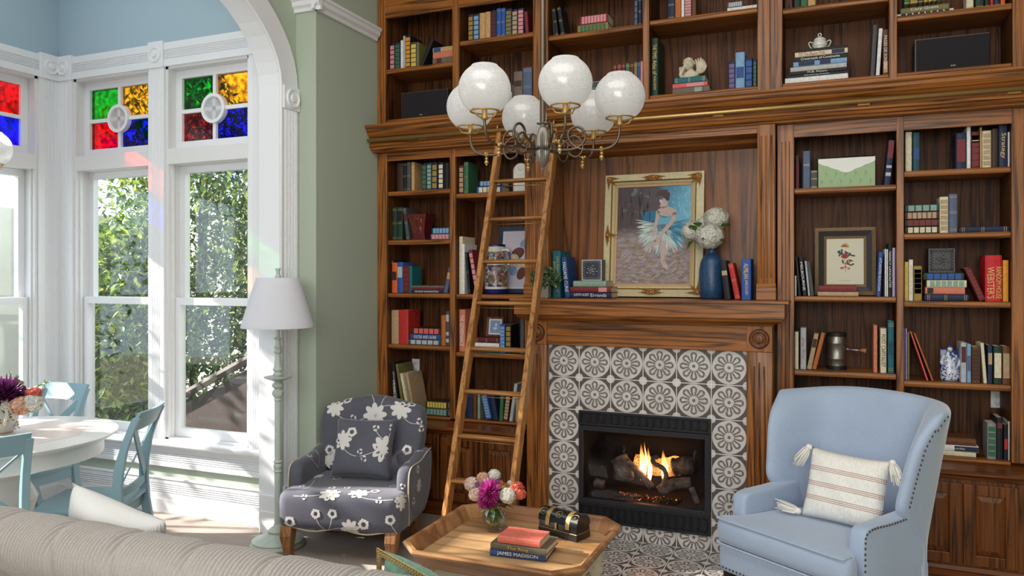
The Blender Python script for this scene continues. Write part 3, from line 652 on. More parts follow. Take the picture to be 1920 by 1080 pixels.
# ---------------------------------------------------------------- books
PAL = {'black': '#1c1c20', 'navy': '#1f2a48', 'blue': '#2b4c86', 'light blue': '#7fa3c8', 'teal': '#1f6670', 'dark teal': '#1d4a58', 'dark green': '#1f3a2c', 'green': '#3c6b4c', 'sage green': '#8aa493', 'pale green': '#b5c4ae',
       'tan': '#c69b6a', 'cream': '#ddd3b4', 'white': '#e4e4e2', 'grey': '#8d8f92', 'dark grey': '#4a4c50', 'silver': '#b4b8bc', 'brown': '#6b4026', 'dark brown': '#3c2a20', 'maroon': '#5c2226', 'dark red': '#7a2a2c', 'red': '#b9302c', 'bright red': '#c8202c',
       'salmon': '#cf7c62', 'orange': '#d8632a', 'amber': '#dd9428', 'yellow': '#d9bd52', 'olive': '#7a7246', 'gold-brown': '#a08238', 'violet': '#6f5f9a', 'lilac': '#b5a6c6', 'slate blue': '#56627e', 'pink': '#d78f95', 'coral': '#d9605c', 'orange-brown': '#b4652f', 'linen': '#b39a78', 'royal blue': '#2e56a0', 'grey-brown': '#6f6258'}
_bm = {}
def cmat(k):
    k = PAL.get(k, k)
    if k not in _bm: _bm[k] = plain('cloth_' + k.lstrip('#'), k, .55, noise=.12, nscale=60, spec=.35)
    return _bm[k]
def textmesh(s, w, h, mat, parent, M, name='lettering', depth=.0004):
    cu = bpy.data.curves.new('txt', 'FONT'); cu.body = s; cu.align_x = 'CENTER'; cu.align_y = 'CENTER'; cu.extrude = 0; cu.resolution_u = 2
    ob = bpy.data.objects.new('txt', cu); me = bpy.data.meshes.new_from_object(ob); bpy.data.objects.remove(ob); bpy.data.curves.remove(cu)
    xs = [v.co.x for v in me.vertices]; ys = [v.co.y for v in me.vertices]
    if not xs: return None
    cx, cy_ = (min(xs)+max(xs))/2, (min(ys)+max(ys))/2; W_, H_ = max(xs)-min(xs), max(ys)-min(ys)
    sx, sy = w/W_, h/H_
    if sx > sy*1.5: sx = sy*1.5
    if sy > sx*1.7: sy = sx*1.7
    me.transform(M @ Matrix.Diagonal((sx, sy, 1, 1)) @ Matrix.Translation((-cx, -cy_, 0))); me.materials.append(mat)
    o = bpy.data.objects.new(name, me); COL.objects.link(o); o.parent = parent; return o
# text lies in its local XY plane; matrices turning it to face -Y
FACE = Matrix.Rotation(R(90), 4, 'X')                       # reads left to right facing -Y
def spine_mesh(t, th, h, d, mat, pages, style, title, tmat):
    """standing book: x 0..th, y 0..d (spine at 0), z 0..h"""
    c = .0022 if th > .012 else .0012; bu = min(.004, th*.12)
    m = MB(); out = [(0, d), (0, .002), (th*.12, -bu*.5), (th*.5, -bu), (th*.88, -bu*.5), (th, .002), (th, d), (th-c, d), (th-c, .004), (c, .004), (c, d)]
    m.prism(out, 'Z', 0, h); m.build('cover', cmat(mat), t)
    m = MB(); m.box(c+.0003, th-c-.0003, .0042, d-.003, .003, h-.003); m.build('pages', pages, t)
    y = -bu-.0006
    def lab(z0, z1, col, x0=.1, x1=.9):
        m = MB(); m.box(th*x0, th*x1, y, 0, z0*h, z1*h); o = m.build('spine_label', cmat(col), t); return o
    for s_ in [x for x in style.split(';') if x]:
        k, *a = s_.split(':')
        if k == 'b':                    # raised-band spine with coloured panels
            m = MB(); n = int(a[1]) if len(a) > 1 else 5
            for i in range(n): m.box(th*.1, th*.9, y, 0, h*(.07+i*.88/n), h*(.07+(i+.8)*.88/n))
            tag(m.build('spine_panels', cmat(a[0]), t), 'coloured spine panels')
        elif k == 'l': lab(float(a[1]), float(a[2]), a[0])
        elif k == 't':
            m = MB()
            for z in (.05, .09, .5, .54, .9, .94): m.box(th*.08, th*.92, y, 0, h*z, h*z+.0015)
            m.build('gilt_lines', GILT, t)
    if title:
        parts = title.split('|'); n = len(parts); span = .8/n
        for i, s_ in enumerate(parts):
            w = h*span*.92; zc = h*(.5 + .4 - span*(i+.5)); mm = Matrix.Translation((th*.5, y-.0005, zc)) @ Matrix.Rotation(R(90), 4, 'Y') @ FACE
            textmesh(s_, w, th*.62, tmat, t, mm, 'spine_title')
TG = GILT; TW = plain('white_lettering', '#e8e6e0', .6); TK = plain('dark_lettering', '#22242a', .6); TR = plain('red_lettering', '#a83a2c', .6)
TM = {'g': TG, 'w': TW, 'k': TK, 'r': TR}
ORD = ['', 'first', 'second', 'third', 'fourth', 'fifth', 'sixth', 'seventh', 'eighth', 'ninth', 'tenth', 'eleventh', 'twelfth']
_lab = {}
def article_done():
    pass
BOOKN = [0]
BAYS = []
for ST, lo, hi in ((LX, FZ, 2.48), (RXs, FZ, 2.48), (UX, UZ, UC)):
    for i in range(len(ST)-1): BAYS.append((ST[i][1], ST[i+1][0], lo, hi))
BAYS.append((xl1+.008, xr0-.008, ML, 2.4))
def book(x0, x1, z0, h, Y, mat, style='', title='', tc='g', lean=0, d=None, lying=False, pos='', look=''):
    th = abs(x1-x0) if not lying else h
    z0 += .0012
    L = h if not lying else abs(x1-x0)
    xc = (x0+x1)/2
    for a, b, lo, hi in BAYS:
        if a - .012 < xc < b + .012 and lo - .02 < z0 < hi:
            off = lean if lean > 0 else 0; offn = lean if lean < 0 else 0
            if x1 + off > b - .002: sh = x1 + off - b + .002; x1 -= sh; x0 -= (sh if lying or lean else 0)
            if x0 + offn < a + .002: sh = a + .002 - x0 - offn; x0 += sh; x1 += (sh if lying or lean else 0)
            x0 = max(x0, a + .002) if not lean else x0
    d = d or min(.2, max(.11, L*.72))
    t = thing('book', '', 'book', group=pos)
    t['_c'] = mat; t['_p'] = pos; t['_k'] = 'lying' if lying else ('leaning' if abs(lean) > .03 else 'standing'); t['_look'] = look; BOOKL.append(t)
    spine_mesh(t, th, L, d, mat, PAGES, style, title, TM[tc])
    if lying:
        t.location = (x1, Y, z0); t.rotation_euler = (0, R(-90), 0)
    elif lean:
        a = math.atan2(abs(lean), L)
        if lean > 0:            # top to the right, pivot on the bottom right corner
            t.rotation_euler = (0, a, 0); t.location = (x1 - th*math.cos(a), Y, z0 + th*math.sin(a))
        else: t.rotation_euler = (0, -a, 0); t.location = (x0, Y, z0)
    else: t.location = (x0, Y, z0)
    return t
BOOKL = []
def row(pos, org, s, z0, Y, items):
    ox, oy = org; P = lambda x, y: W(ox + x/s, oy + y/s, Y=Y)
    stack = None
    for it in items:
        k, x0, x1, ya, yb, mat, *r = it; style, title, tc, look = (list(r) + ['', '', 'g', ''][len(r):])[:4]
        xa, xb = P(x0, ya).x, P(x1, ya).x
        if k == 'S': book(xa, xb-.0006, z0, P(x0, ya).z - z0, Y, mat, style, title, tc, pos=pos, look=look); stack = None
        elif k == 'N':          # leaning; x0,x1 at the foot, ya top, yb = how far the top is shifted (px of the crop)
            dx = P(x0+yb, ya).x - xa; hh = P(x0, ya).z - z0
            book(xa, xb-.0006, z0, math.hypot(hh, dx)*.985, Y, mat, style, title, tc, lean=dx, pos=pos, look=look); stack = None
        elif k == 'H':          # lying; listed from the bottom up, ya..yb = top, bottom
            if stack is None or abs(x0-stack[1]) > 120: stack = [z0, x0]
            th = P(x0, ya).z - P(x0, yb).z; book(xa, xb, stack[0], th, Y, mat, style, title, tc, lying=True, pos=pos, look=look); stack[0] += th + .0005
        elif k == 'T': z0 = z0 if ya is None else P(x0, ya).z; stack = None
    return z0
A_ = (680, 0); B_ = (700, 260); C_ = (700, 520); E_ = (980, 0); F_ = (1440, 0); G_ = (1460, 220); H_ = (1460, 420); I_ = (980, 300); J_ = (1640, 720)
row('on the top shelf beside the sage wall', A_, 3.6, SL['U1'][0], 4.80, [
 ('S', 185, 217, 298, 0, 'black', 'b:pink:5', '', 'g', 'black book with pink spine panels'), ('S', 218, 253, 292, 0, 'navy', 'b:green:6', '', 'g', 'navy book with green spine panels'),
 ('S', 256, 272, 275, 0, 'white', '', ''), ('S', 273, 287, 245, 0, 'silver', 't', ''), ('S', 290, 324, 241, 0, 'black', 'b:amber:7', '', 'g', 'black book with orange stripes'),
 ('S', 325, 364, 290, 0, 'dark grey', 'b:yellow:5', '', 'g', 'dark book with yellow-green panels'), ('S', 365, 379, 287, 0, 'olive', '', ''), ('N', 384, 404, 283, 84, 'black', '', ''),
 ('H', 462, 607, 416, 426, 'yellow', '', ''), ('H', 473, 607, 380, 416, 'grey-brown', 'l:maroon:.55:.8', ''), ('H', 475, 607, 342, 380, 'salmon', '', ''), ('H', 475, 607, 308, 342, 'tan', 'l:blue:.6:.95', '', 'g', 'tan book with a blue spine label')])
row('on the top shelf, second bay from the sage wall', A_, 3.6, SL['U2'][0], 4.80, [
 ('S', 713, 748, 103, 0, 'navy', 'b:gold-brown:5', '', 'g', 'navy book with ochre panels'), ('S', 749, 787, 98, 0, 'navy', 'b:light blue:5', '', 'g', 'navy book with pale blue panels'), ('S', 788, 826, 92, 0, 'tan', '', ''), ('S', 827, 862, 84, 0, 'tan', '', ''),
 ('S', 864, 903, 76, 0, 'navy', 'b:maroon:6', '', 'g', 'navy book with maroon panels'), ('S', 904, 934, 60, 0, 'royal blue', 't', ''), ('S', 935, 963, 58, 0, 'royal blue', 't', ''), ('S', 965, 1008, 65, 0, 'navy', 'b:olive:6', '', 'g', 'navy book with olive panels'),
 ('S', 1009, 1047, 68, 0, 'navy', 'b:linen:5', '', 'g', 'navy book with beige panels'), ('S', 1048, 1088, 60, 0, 'navy', 'b:pink:6', '', 'g', 'navy book with pink panels'), ('N', 1098, 1122, 78, -10, 'dark red', '', '')])
row('behind the left globes, above the cornice', A_, 3.6, UB, 4.80, [
 ('H', 880, 1012, 704, 766, 'grey', '', ''), ('H', 885, 1008, 645, 703, 'silver', '', ''), ('H', 895, 1006, 588, 642, 'dark grey', '', ''), ('S', 1020, 1078, 487, 0, 'grey-brown', 'l:dark brown:.6:.75', ''), ('S', 1081, 1143, 460, 0, 'slate blue', 't', '')])
row('on the top shelf right of the chandelier pole', E_, 4, SL['U3'][0], 4.80, [
 ('N', 212, 232, 68, -14, 'black', '', ''), ('N', 246, 270, 60, -26, 'black', 't', ''), ('N', 288, 318, 50, -34, 'black', 't', ''),
 ('H', 415, 640, 178, 240, 'gold-brown', 'b:green:7', '', 'g', 'ochre boxed book with green labels'), ('H', 430, 640, 112, 178, 'dark red', 'b:pink:8', '', 'g', 'red book with pink labels'),
 ('S', 838, 864, -8, 0, 'navy', 'b:slate blue:4', ''), ('S', 866, 890, -12, 0, 'navy', 't', ''), ('S', 892, 905, -14, 0, 'black', '', '')])
row('in the bay behind the right globes', E_, 4, UB, 4.80, [
 ('H', 480, 606, 640, 742, 'dark grey', '', ''), ('H', 500, 606, 588, 640, 'silver', 'b:black:7', ''), ('S', 680, 706, 488, 0, 'maroon', 't', ''), ('S', 708, 740, 484, 0, 'dark red', 't', ''), ('S', 741, 770, 480, 0, 'maroon', 't', ''), ('S', 772, 803, 478, 0, 'green', 't', ''),
 ('S', 804, 834, 475, 0, 'maroon', 't', ''), ('S', 835, 860, 470, 0, 'olive', 't', ''), ('S', 861, 882, 466, 0, 'blue', 't', ''), ('S', 883, 904, 462, 0, 'pink', 't', '')])
row('on the top shelf above the angel', E_, 4, SL['U4'][0], 4.80, [
 ('S', 1088, 1142, -60, 0, 'navy', 't', ''), ('S', 1143, 1188, -70, 0, 'orange-brown', '', ''), ('S', 1190, 1212, -90, 0, 'white', '', ''), ('S', 1213, 1269, -80, 0, 'dark grey', 'b:pink:9', '', 'g', 'dark book with pink spine panels'), ('S', 1270, 1300, -60, 0, 'brown', '', ''),
 ('H', 1536, 1757, 28, 64, 'white', '', 'Dance for Land'), ('H', 1538, 1650, -12, 28, 'slate blue', 'b:silver:6', ''), ])
row('in the bay with the angel', E_, 4, UB, 4.80, [
 ('S', 962, 1012, 292, 0, 'dark green', '', 'THE TIMES|Atlas of|WORLD HISTORY', 'g', 'tall dark green atlas with gilt spine lettering'),
 ('H', 1125, 1400, 655, 702, 'grey-brown', 'l:sage green:.2:.4', ''), ('H', 1125, 1385, 622, 655, 'coral', 'l:pink:.1:.6', ''), ('H', 1137, 1375, 578, 622, 'teal', 't', ''),
 ('S', 1545, 1594, 468, 0, 'navy', 'b:violet:5', '', 'g', 'navy book with purple panels'), ('S', 1596, 1666, 398, 0, 'light blue', 'l:blue:.3:.6', ''), ('S', 1669, 1725, 440, 0, 'navy', 'b:royal blue:4', '', 'g', 'navy book with bright blue panels'), ('S', 1728, 1756, 450, 0, 'navy', 'b:green:6', '', 'g', 'navy book with green panels')])
row('on the top shelf above the white teapot', F_, 4, SL['U5'][0], 4.80, [
 ('N', 122, 160, -110, 10, 'dark brown', '', ''), ('N', 162, 188, -120, -14, 'maroon', '', ''), ('S', 195, 243, -140, 0, 'dark green', '', ''), ('S', 245, 297, -130, 0, 'green', '', ''), ('S', 299, 357, -120, 0, 'tan', '', '')])
row('in the stack under the white teapot', F_, 4, UB, 4.79, [
 ('H', 128, 600, 646, 690, 'white', '', ''), ('H', 138, 600, 626, 646, 'black', '', 'Discovering America', 'w', 'thin black book near the bottom'), ('H', 160, 586, 604, 626, 'black', '', 'M.B. Peters', 'w', 'thin black book with small white name'), ('H', 168, 590, 570, 604, 'silver', '', 'Gardening California style'), ('H', 190, 592, 532, 570, 'light blue', 'l:navy:.3:.5;l:navy:.6:.9', ''),
 ('H', 195, 592, 500, 532, 'black', '', 'Crossroads of Continents', 'w', 'black book with long white title'), ('H', 203, 598, 464, 500, 'cream', 'l:navy:.06:.3', '', 'r', 'cream travel book with red lettering'), ('H', 222, 602, 444, 464, 'black', '', '', 'w', 'topmost plain black book')])
row('right of the teapot stack', F_, 4, UB, 4.79, [
 ('N', 766, 800, 188, 22, 'dark grey', '', ''), ('N', 808, 838, 215, 24, 'white', '', ''), ('S', 862, 902, 226, 0, 'brown', 'l:tan:.06:.3', 'PAGES DE SONORA', 'w')])
zz = SL['U6'][0]
row('on the top shelf above the right speaker', F_, 4, zz, 4.80, [
 ('H', 968, 1392, 84, 112, 'white', 'b:black:8', ''), ('H', 994, 1356, 44, 84, 'olive', '', 'Cary Grant', 'w'), ('T', 1000, 0, 40, 0, '')] + [
 ('S', a, b, -70, 0, c, 't', '') for a, b, c in ((1020, 1063, 'green'), (1065, 1125, 'gold-brown'), (1127, 1166, 'dark green'), (1168, 1200, 'gold-brown'), (1202, 1232, 'gold-brown'), (1234, 1266, 'olive'), (1268, 1310, 'green'))])
row('at the right end of the top shelf', F_, 4, zz, 4.80, [('S', a, b, -110, 0, c, 't', '') for a, b, c in ((1488, 1543, 'cream'), (1555, 1620, 'dark green'), (1625, 1665, 'black'), (1668, 1692, 'red'), (1695, 1740, 'navy'), (1745, 1780, 'orange'))])
# lower left case
row('on the highest shelf of the first lower-left column', B_, 3.6, SL['L1'][0], 4.80, [
 ('S', 160, 200, 168, 0, 'dark brown', '', ''), ('S', 203, 223, 163, 0, 'black', 't', ''), ('S', 225, 252, 160, 0, 'dark grey', 't', ''), ('S', 256, 277, 160, 0, 'tan', '', ''), ('S', 330, 360, 170, 0, 'navy', 'b:green:5', '', 'g', 'navy book with green labels'),
 ('S', 362, 393, 166, 0, 'dark teal', 'b:sage green:6', '', 'g', 'dark teal book with pale green labels'), ('S', 396, 432, 163, 0, 'navy', 'b:gold-brown:4', '', 'g', 'navy book with gold labels'), ('S', 440, 473, 163, 0, 'navy', 'b:cream:5', '', 'g', 'navy book with cream labels'), ('S', 476, 510, 166, 0, 'black', '', '')])
row('beside the red planter', B_, 3.6, SL['L1'][1], 4.80, [
 ('S', 128, 158, 466, 0, 'dark green', 't', ''), ('S', 160, 196, 465, 0, 'dark green', 't;l:black:.6:.9', ''), ('N', 222, 246, 466, -26, 'dark grey', 't;l:maroon:.6:.8', ''),
 ('H', 388, 518, 645, 683, 'slate blue', 'b:pink:5', ''), ('H', 396, 518, 604, 645, 'dark teal', 'b:light blue:5', '')])
row('on the third shelf of the first lower-left column', B_, 3.6, SL['L1'][2], 4.80, [
 ('S', 106, 122, 818, 0, 'black', 't', ''), ('S', 123, 161, 838, 0, 'orange', 'l:dark brown:.42:.7', ''), ('S', 162, 200, 835, 0, 'royal blue', 'l:silver:.5:.85', ''), ('S', 201, 242, 858, 0, 'maroon', 'b:dark red:5', '', 'g', 'maroon book with red panels'), ('S', 243, 262, 860, 0, 'teal', '', ''),
 ('H', 252, 470, 1020, 1041, 'navy', '', 'GEORGE WASHINGTON', 'w', 'navy book with white spine lettering'), ('H', 252, 472, 1007, 1020, 'dark red', '', ''), ('H', 252, 475, 992, 1007, 'grey-brown', '', ''), ('N', 474, 500, 872, 34, 'slate blue', 'l:tan:.55:.8', '')])
row('on the fourth shelf of the first lower-left column', C_, 3.6, SL['L1'][3], 4.80, [
 ('S', 108, 163, 222, 0, 'linen', '', ''), ('S', 164, 235, 220, 0, 'red', '', ''), ('H', 236, 455, 418, 452, 'dark grey', 'b:silver:5', '', 'g', 'dark grey book with silver labels'), ('H', 250, 455, 382, 418, 'blue', '', 'FOSTER AND LAURIE', 'w', 'bright blue book with white lettering'), ('H', 260, 455, 340, 382, 'dark brown', 'b:coral:5', '', 'g', 'dark book with red labels'),
 ('S', 458, 488, 258, 0, 'orange-brown', '', ''), ('S', 490, 514, 230, 0, 'dark grey', 'l:silver:.1:.2;l:silver:.3:.4;l:silver:.7:.9', '')])
row('on the lowest left shelf, by the sage wall', C_, 3.6, FZ+.001, 4.80, [
 ('N', 112, 134, 590, -20, 'black', '', 'HUBBLE', 'w', 'black book with white lettering, leaning left'), ('N', 152, 170, 575, -38, 'black', '', 'Chocolate and Love', 'w'), ('N', 196, 212, 585, -48, 'olive', '', ''), ('N', 226, 244, 650, -50, 'cream', '', ''), ('N', 262, 281, 650, -48, 'linen', '', '')])
row('on the lowest left shelf, beside the divider', C_, 3.6, FZ+.001, 4.80, [
 ('H', 352, 503, 882, 930, 'dark teal', 'b:sage green:6', ''), ('H', 355, 503, 836, 882, 'dark brown', 'b:yellow:7', '', 'g', 'dark book with gold labels'), ])
row('on the highest shelf of the column behind the ladder', B_, 3.6, SL['L2'][0], 4.80, [
 ('S', 577, 608, 183, 0, 'maroon', 'b:linen:5', ''), ('S', 611, 641, 160, 0, 'green', 't', ''), ('H', 700, 868, 326, 370, 'royal blue', 'b:cream:5', '', 'g', 'blue book with cream labels'), ('H', 712, 868, 288, 326, 'navy', 'b:light blue:6', '', 'g', 'navy book with pale blue labels')])
row('left of the painted stein', B_, 3.6, SL['L2'][1], 4.80, [
 ('S', 560, 584, 662, 0, 'cream', '', ''), ('S', 590, 616, 712, 0, 'white', '', ''), ('N', 640, 656, 765, -22, 'black', 't', ''), ('N', 690, 716, 750, -50, 'dark red', 'b:pink:7', '')])
row('behind the ladder with the small framed picture', C_, 3.6, SL['L2'][2], 4.80, [
 ('S', 579, 620, 218, 0, 'salmon', '', 'THE GOVERNANCE', 'w', 'salmon book with pale lettering'), ('H', 680, 850, 472, 500, 'teal', '', ''), ('H', 685, 850, 438, 472, 'white', '', ''), ('H', 690, 848, 403, 438, 'maroon', 't', ''),
 ('S', 855, 889, 318, 0, 'royal blue', 'b:light blue:7', '', 'g', 'royal blue book with pale panels'), ('S', 894, 930, 318, 0, 'black', 'b:gold-brown:5', '', 'g', 'black book with gold panels'), ('S', 990, 1018, 280, 0, 'dark grey', '', '')])
row('on the lowest shelf behind the ladder', C_, 3.6, FZ+.001, 4.80, [
 ('S', 625, 671, 780, 0, 'navy', '', ''), ('S', 673, 697, 780, 0, 'brown', '', ''), ('S', 703, 720, 772, 0, 'sage green', '', ''), ('N', 762, 800, 790, -36, 'royal blue', 'b:light blue:8', ''), ('N', 806, 842, 790, -28, 'navy', '', ''),
 ('N', 849, 873, 790, 8, 'green', '', ''), ('N', 877, 908, 792, 20, 'maroon', 'b:linen:7', ''), ('N', 916, 938, 715, 36, 'silver', '', ''), ('S', 960, 990, 795, 0, 'linen', 't', '')])
# mantel
row('at the left end of the mantelpiece', I_, 3, ML+.0005, 4.73, [
 ('S', 152, 180, 513, 0, 'teal', '', 'John Adams'), ('S', 182, 213, 513, 0, 'teal', '', 'John Adams|David McCullough'), ('N', 238, 268, 545, -22, 'blue', '', 'MADAME CURIE', 'w')])
row('in the stack under the patterned box', I_, 3, ML+.0005, 4.72, [
 ('H', 262, 500, 745, 775, 'navy', '', 'JUDITH GUEST|Errands', 'w', 'navy book with white spine lettering'), ('H', 268, 497, 715, 745, 'dark red', 'l:pink:.1:.3', ''), ('H', 285, 470, 682, 715, 'sage green', '', '')])
row('at the right end of the mantelpiece', I_, 3, ML+.0005, 4.66, [
 ('N', 1135, 1172, 566, -26, 'black', 'l:linen:.62:.74', ''), ('N', 1195, 1226, 582, -42, 'red', 't', ''), ('S', 1231, 1284, 557, 0, 'royal blue', '', 'ALMILAN|JAMES DUCRET')])
# lower right case
row('on the shelf with the green floral box', G_, 4.154, SL['R3'][0], 4.80, [
 ('S', 131, 161, 300, 0, 'maroon', 'l:black:.8:.98', ''), ('S', 188, 247, 266, 0, 'slate blue', 'l:grey:.6:.66', ''), ('S', 249, 303, 416, 0, 'dark grey', 't', ''), ('N', 818, 870, 180, 38, 'navy', 'l:dark red:.6:.98;l:silver:.2:.28;l:silver:.38:.44', '')])
row('left of the framed flower print', H_, 3.6, SL['R3'][1], 4.80, [
 ('S', 109, 119, 350, 0, 'white', '', ''), ('N', 134, 152, 218, -24, 'black', '', ''), ('N', 164, 192, 220, -30, 'black', '', 'MELBOURNE', 'w', 'black book with white lettering'), ('N', 199, 213, 248, -24, 'silver', '', ''), ('N', 215, 240, 252, -28, 'dark grey', '', '')])
row('under the framed flower print', H_, 3.6, SL['R3'][1], 4.775, [('H', 264, 538, 463, 492, 'linen', '', ''), ('H', 271, 526, 420, 463, 'dark red', '', '')])
row('right of the framed flower print', H_, 3.6, SL['R3'][1], 4.80, [
 ('N', 662, 688, 187, 16, 'royal blue', '', 'ATLANTES ROUTON', 'w', 'royal blue book with white lettering'), ('S', 717, 727, 170, 0, 'white', '', ''), ('S', 729, 739, 172, 0, 'white', '', ''), ('S', 741, 764, 128, 0, 'black', '', 'NANCY LANCASTER', 'w', 'tall black book with white lettering'), ('S', 767, 788, 162, 0, 'lilac', '', '')])
row('beside the metal stein', H_, 3.6, SL['R3'][2], 4.80, [
 ('S', 109, 133, 730, 0, 'cream', '', ''), ('S', 147, 186, 702, 0, 'silver', '', 'play dirty', 'r', 'silver book with red lettering'), ('N', 190, 222, 742, 50, 'linen', 'l:dark brown:.62:.86', ''), ('N', 225, 254, 740, 62, 'orange-brown', '', '')])
row('right of the metal stein', H_, 3.6, SL['R3'][2], 4.79, [
 ('S', 640, 667, 686, 0, 'salmon', '', ''), ('S', 686, 728, 706, 0, 'cream', '', 'POST CAPITALIST', 'k', 'cream book with dark lettering'), ('S', 737, 780, 656, 0, 'teal', 't;l:dark teal:.35:.6', '')])
row('at the left of the highest right shelf', G_, 4.154, SL['R4'][0], 4.80, [('S', 987, 1038, 118, 0, 'cream', '', ''), ('S', 1045, 1100, 122, 0, 'dark teal', 'l:blue:.3:.6', '')])
row('on the highest right shelf', G_, 4.154, SL['R4'][0], 4.80, [
 ('S', 1380, 1463, 126, 0, 'navy', 'l:dark red:.2:.82', '', 'g', 'navy book with a red label'), ('S', 1465, 1497, 76, 0, 'white', '', ''), ('S', 1500, 1566, 116, 0, 'maroon', 'b:dark red:5;l:linen:.7:.9', ''), ('S', 1568, 1584, 80, 0, 'tan', '', ''), ('S', 1587, 1656, 108, 0, 'cream', 'b:linen:6', ''),
 ('S', 1658, 1710, 92, 0, 'dark brown', '', ''), ('S', 1713, 1784, 58, 0, 'navy', '', 'Strategy', 'g', 'navy book with large gold lettering'), ('S', 1786, 1807, 116, 0, 'white', '', ''), ('S', 1809, 1830, 80, 0, 'grey-brown', '', '')])
row('on the second right shelf', G_, 4.154, SL['R4'][1], 4.80, [
 ('H', 985, 1250, 840, 893, 'dark brown', 'b:cream:5', '', 'g', 'dark brown book with cream labels'), ('H', 985, 1248, 785, 840, 'dark green', 'b:dark red:5', '', 'g', 'dark green book with red labels'), ('H', 985, 1246, 727, 785, 'maroon', 'b:linen:6', '', 'g', 'maroon book with beige labels'), ('H', 985, 1248, 672, 727, 'dark teal', 'b:sage green:4', '', 'g', 'teal book with pale green labels'),
 ('S', 1254, 1322, 622, 0, 'cream', 'b:linen:6', ''), ('S', 1326, 1394, 600, 0, 'slate blue', 't', ''), ('H', 1420, 1805, 836, 880, 'navy', 't', '')])
row('left of the pierced black box', H_, 3.6, SL['R4'][2], 4.80, [('S', 849, 876, 257, 0, 'yellow', '', ''), ('S', 878, 908, 242, 0, 'white', '', 'WHITEWATER', 'g', 'white book with pale gilt lettering'), ('S', 911, 968, 285, 0, 'gold-brown', 'l:dark brown:.2:.9;b:gold-brown:6', '')])
row('in the stack under the pierced black box', H_, 3.6, SL['R4'][2], 4.80, [
 ('H', 990, 1282, 472, 517, 'navy', 't', ''), ('H', 990, 1257, 427, 472, 'salmon', 'l:black:.8:.95', ''), ('H', 1000, 1268, 379, 427, 'cream', 'b:sage green:6', ''), ('H', 980, 1250, 330, 379, 'dark green', 'b:royal blue:5', '', 'g', 'dark green book with blue labels')])
row('at the right of the third right shelf', H_, 3.6, SL['R4'][2], 4.79, [
 ('N', 1355, 1402, 300, -112, 'maroon', 'b:dark red:8', ''), ('S', 1394, 1508, 213, 0, 'bright red', '', '', 'g', 'thick red dictionary with gold lettering'), ('S', 1513, 1553, 246, 0, 'amber', '', '', 'w')])
row('left of the blue and white figurine', H_, 3.6, SL['R4'][3], 4.80, [
 ('S', 846, 856, 705, 0, 'violet', '', ''), ('S', 858, 867, 708, 0, 'lilac', '', ''), ('S', 869, 884, 730, 0, 'olive', '', ''), ('N', 1000, 1012, 727, -120, 'coral', '', '', 'g', 'thin coral magazine leaning left'), ('N', 1034, 1047, 740, -130, 'orange-brown', '', '', 'g', 'thin orange-brown magazine leaning left')])
row('right of the blue and white figurine', H_, 3.6, SL['R4'][3], 4.80, [
 ('S', 1230, 1268, 802, 0, 'silver', 'l:maroon:.5:.9', ''), ('S', 1271, 1300, 812, 0, 'light blue', 'l:slate blue:.3:.7', ''), ('S', 1305, 1362, 830, 0, 'brown', 'b:dark brown:8', ''), ('N', 1384, 1408, 802, -22, 'cream', '', ''), ('S', 1411, 1444, 820, 0, 'navy', 'l:linen:.5:.8', ''), ('S', 1450, 1508, 826, 0, 'dark green', 'l:cream:.16:.82', '', 'g', 'dark green book with a cream label'), ('S', 1510, 1566, 828, 0, 'brown', 'l:linen:.16:.82', '')])
row('on the lowest right shelf, beside the blue chair', J_, 3, FZ+.001, 4.80, [
 ('H', 316, 570, 390, 416, 'cream', '', ''), ('H', 314, 585, 356, 390, 'white', 'l:navy:.0:.5', '', 'k', 'white and navy book'), ('H', 315, 570, 316, 356, 'brown', '', '')])
row('on the lowest right shelf, under the socket', J_, 3, FZ+.001, 4.80, [
 ('S', 634, 684, 222, 0, 'grey', 'b:green:5', '', 'g', 'grey book with green labels'), ('S', 686, 722, 190, 0, 'black', 'l:dark red:.75:.88', '', 'g', 'tall black book with red mark'), ('S', 727, 750, 230, 0, 'black', 'l:red:.3:.6', ''), ('S', 752, 765, 212, 0, 'white', '', ''), ('S', 767, 777, 224, 0, 'tan', '', '')])
# titles that run along or across a cover more freely
def find(look): return next(b for b in BOOKL if b['_look'] == look)
b = find('cream travel book with red lettering'); L_ = max(c.dimensions.z for c in b.children); th_ = max(c.dimensions.x for c in b.children if c.name.startswith('cover'))
LYT = Matrix.Rotation(R(90), 4, 'Y') @ FACE
textmesh('Off The Beaten Path', L_*.5, th_*.7, TR, b, Matrix.Translation((th_*.5, -.0052, L_*.68)) @ LYT, 'spine_title')
b = find('white and navy book'); textmesh('Reichs', .1, .026, TK, b, Matrix.Translation((.018, -.0052, .25)) @ LYT, 'spine_title'); textmesh('Bones to Ashes', .07, .012, TW, b, Matrix.Translation((.018, -.0052, .1)) @ LYT, 'spine_title')
b = find('thick red dictionary with gold lettering'); textmesh('RANDOM HOUSE', .17, .026, GILT, b, Matrix.Translation((.062, -.0052, .10)) @ LYT, 'spine_title'); textmesh("WEBSTER'S", .17, .034, GILT, b, Matrix.Translation((.026, -.0052, .10)) @ LYT, 'spine_title')

def top_of(pos):
    bpy.context.view_layer.update()
    return max((c.matrix_world @ v.co).z for b in BOOKL if b['_p'] == pos and b['_k'] == 'lying' for c in b.children for v in c.data.vertices)
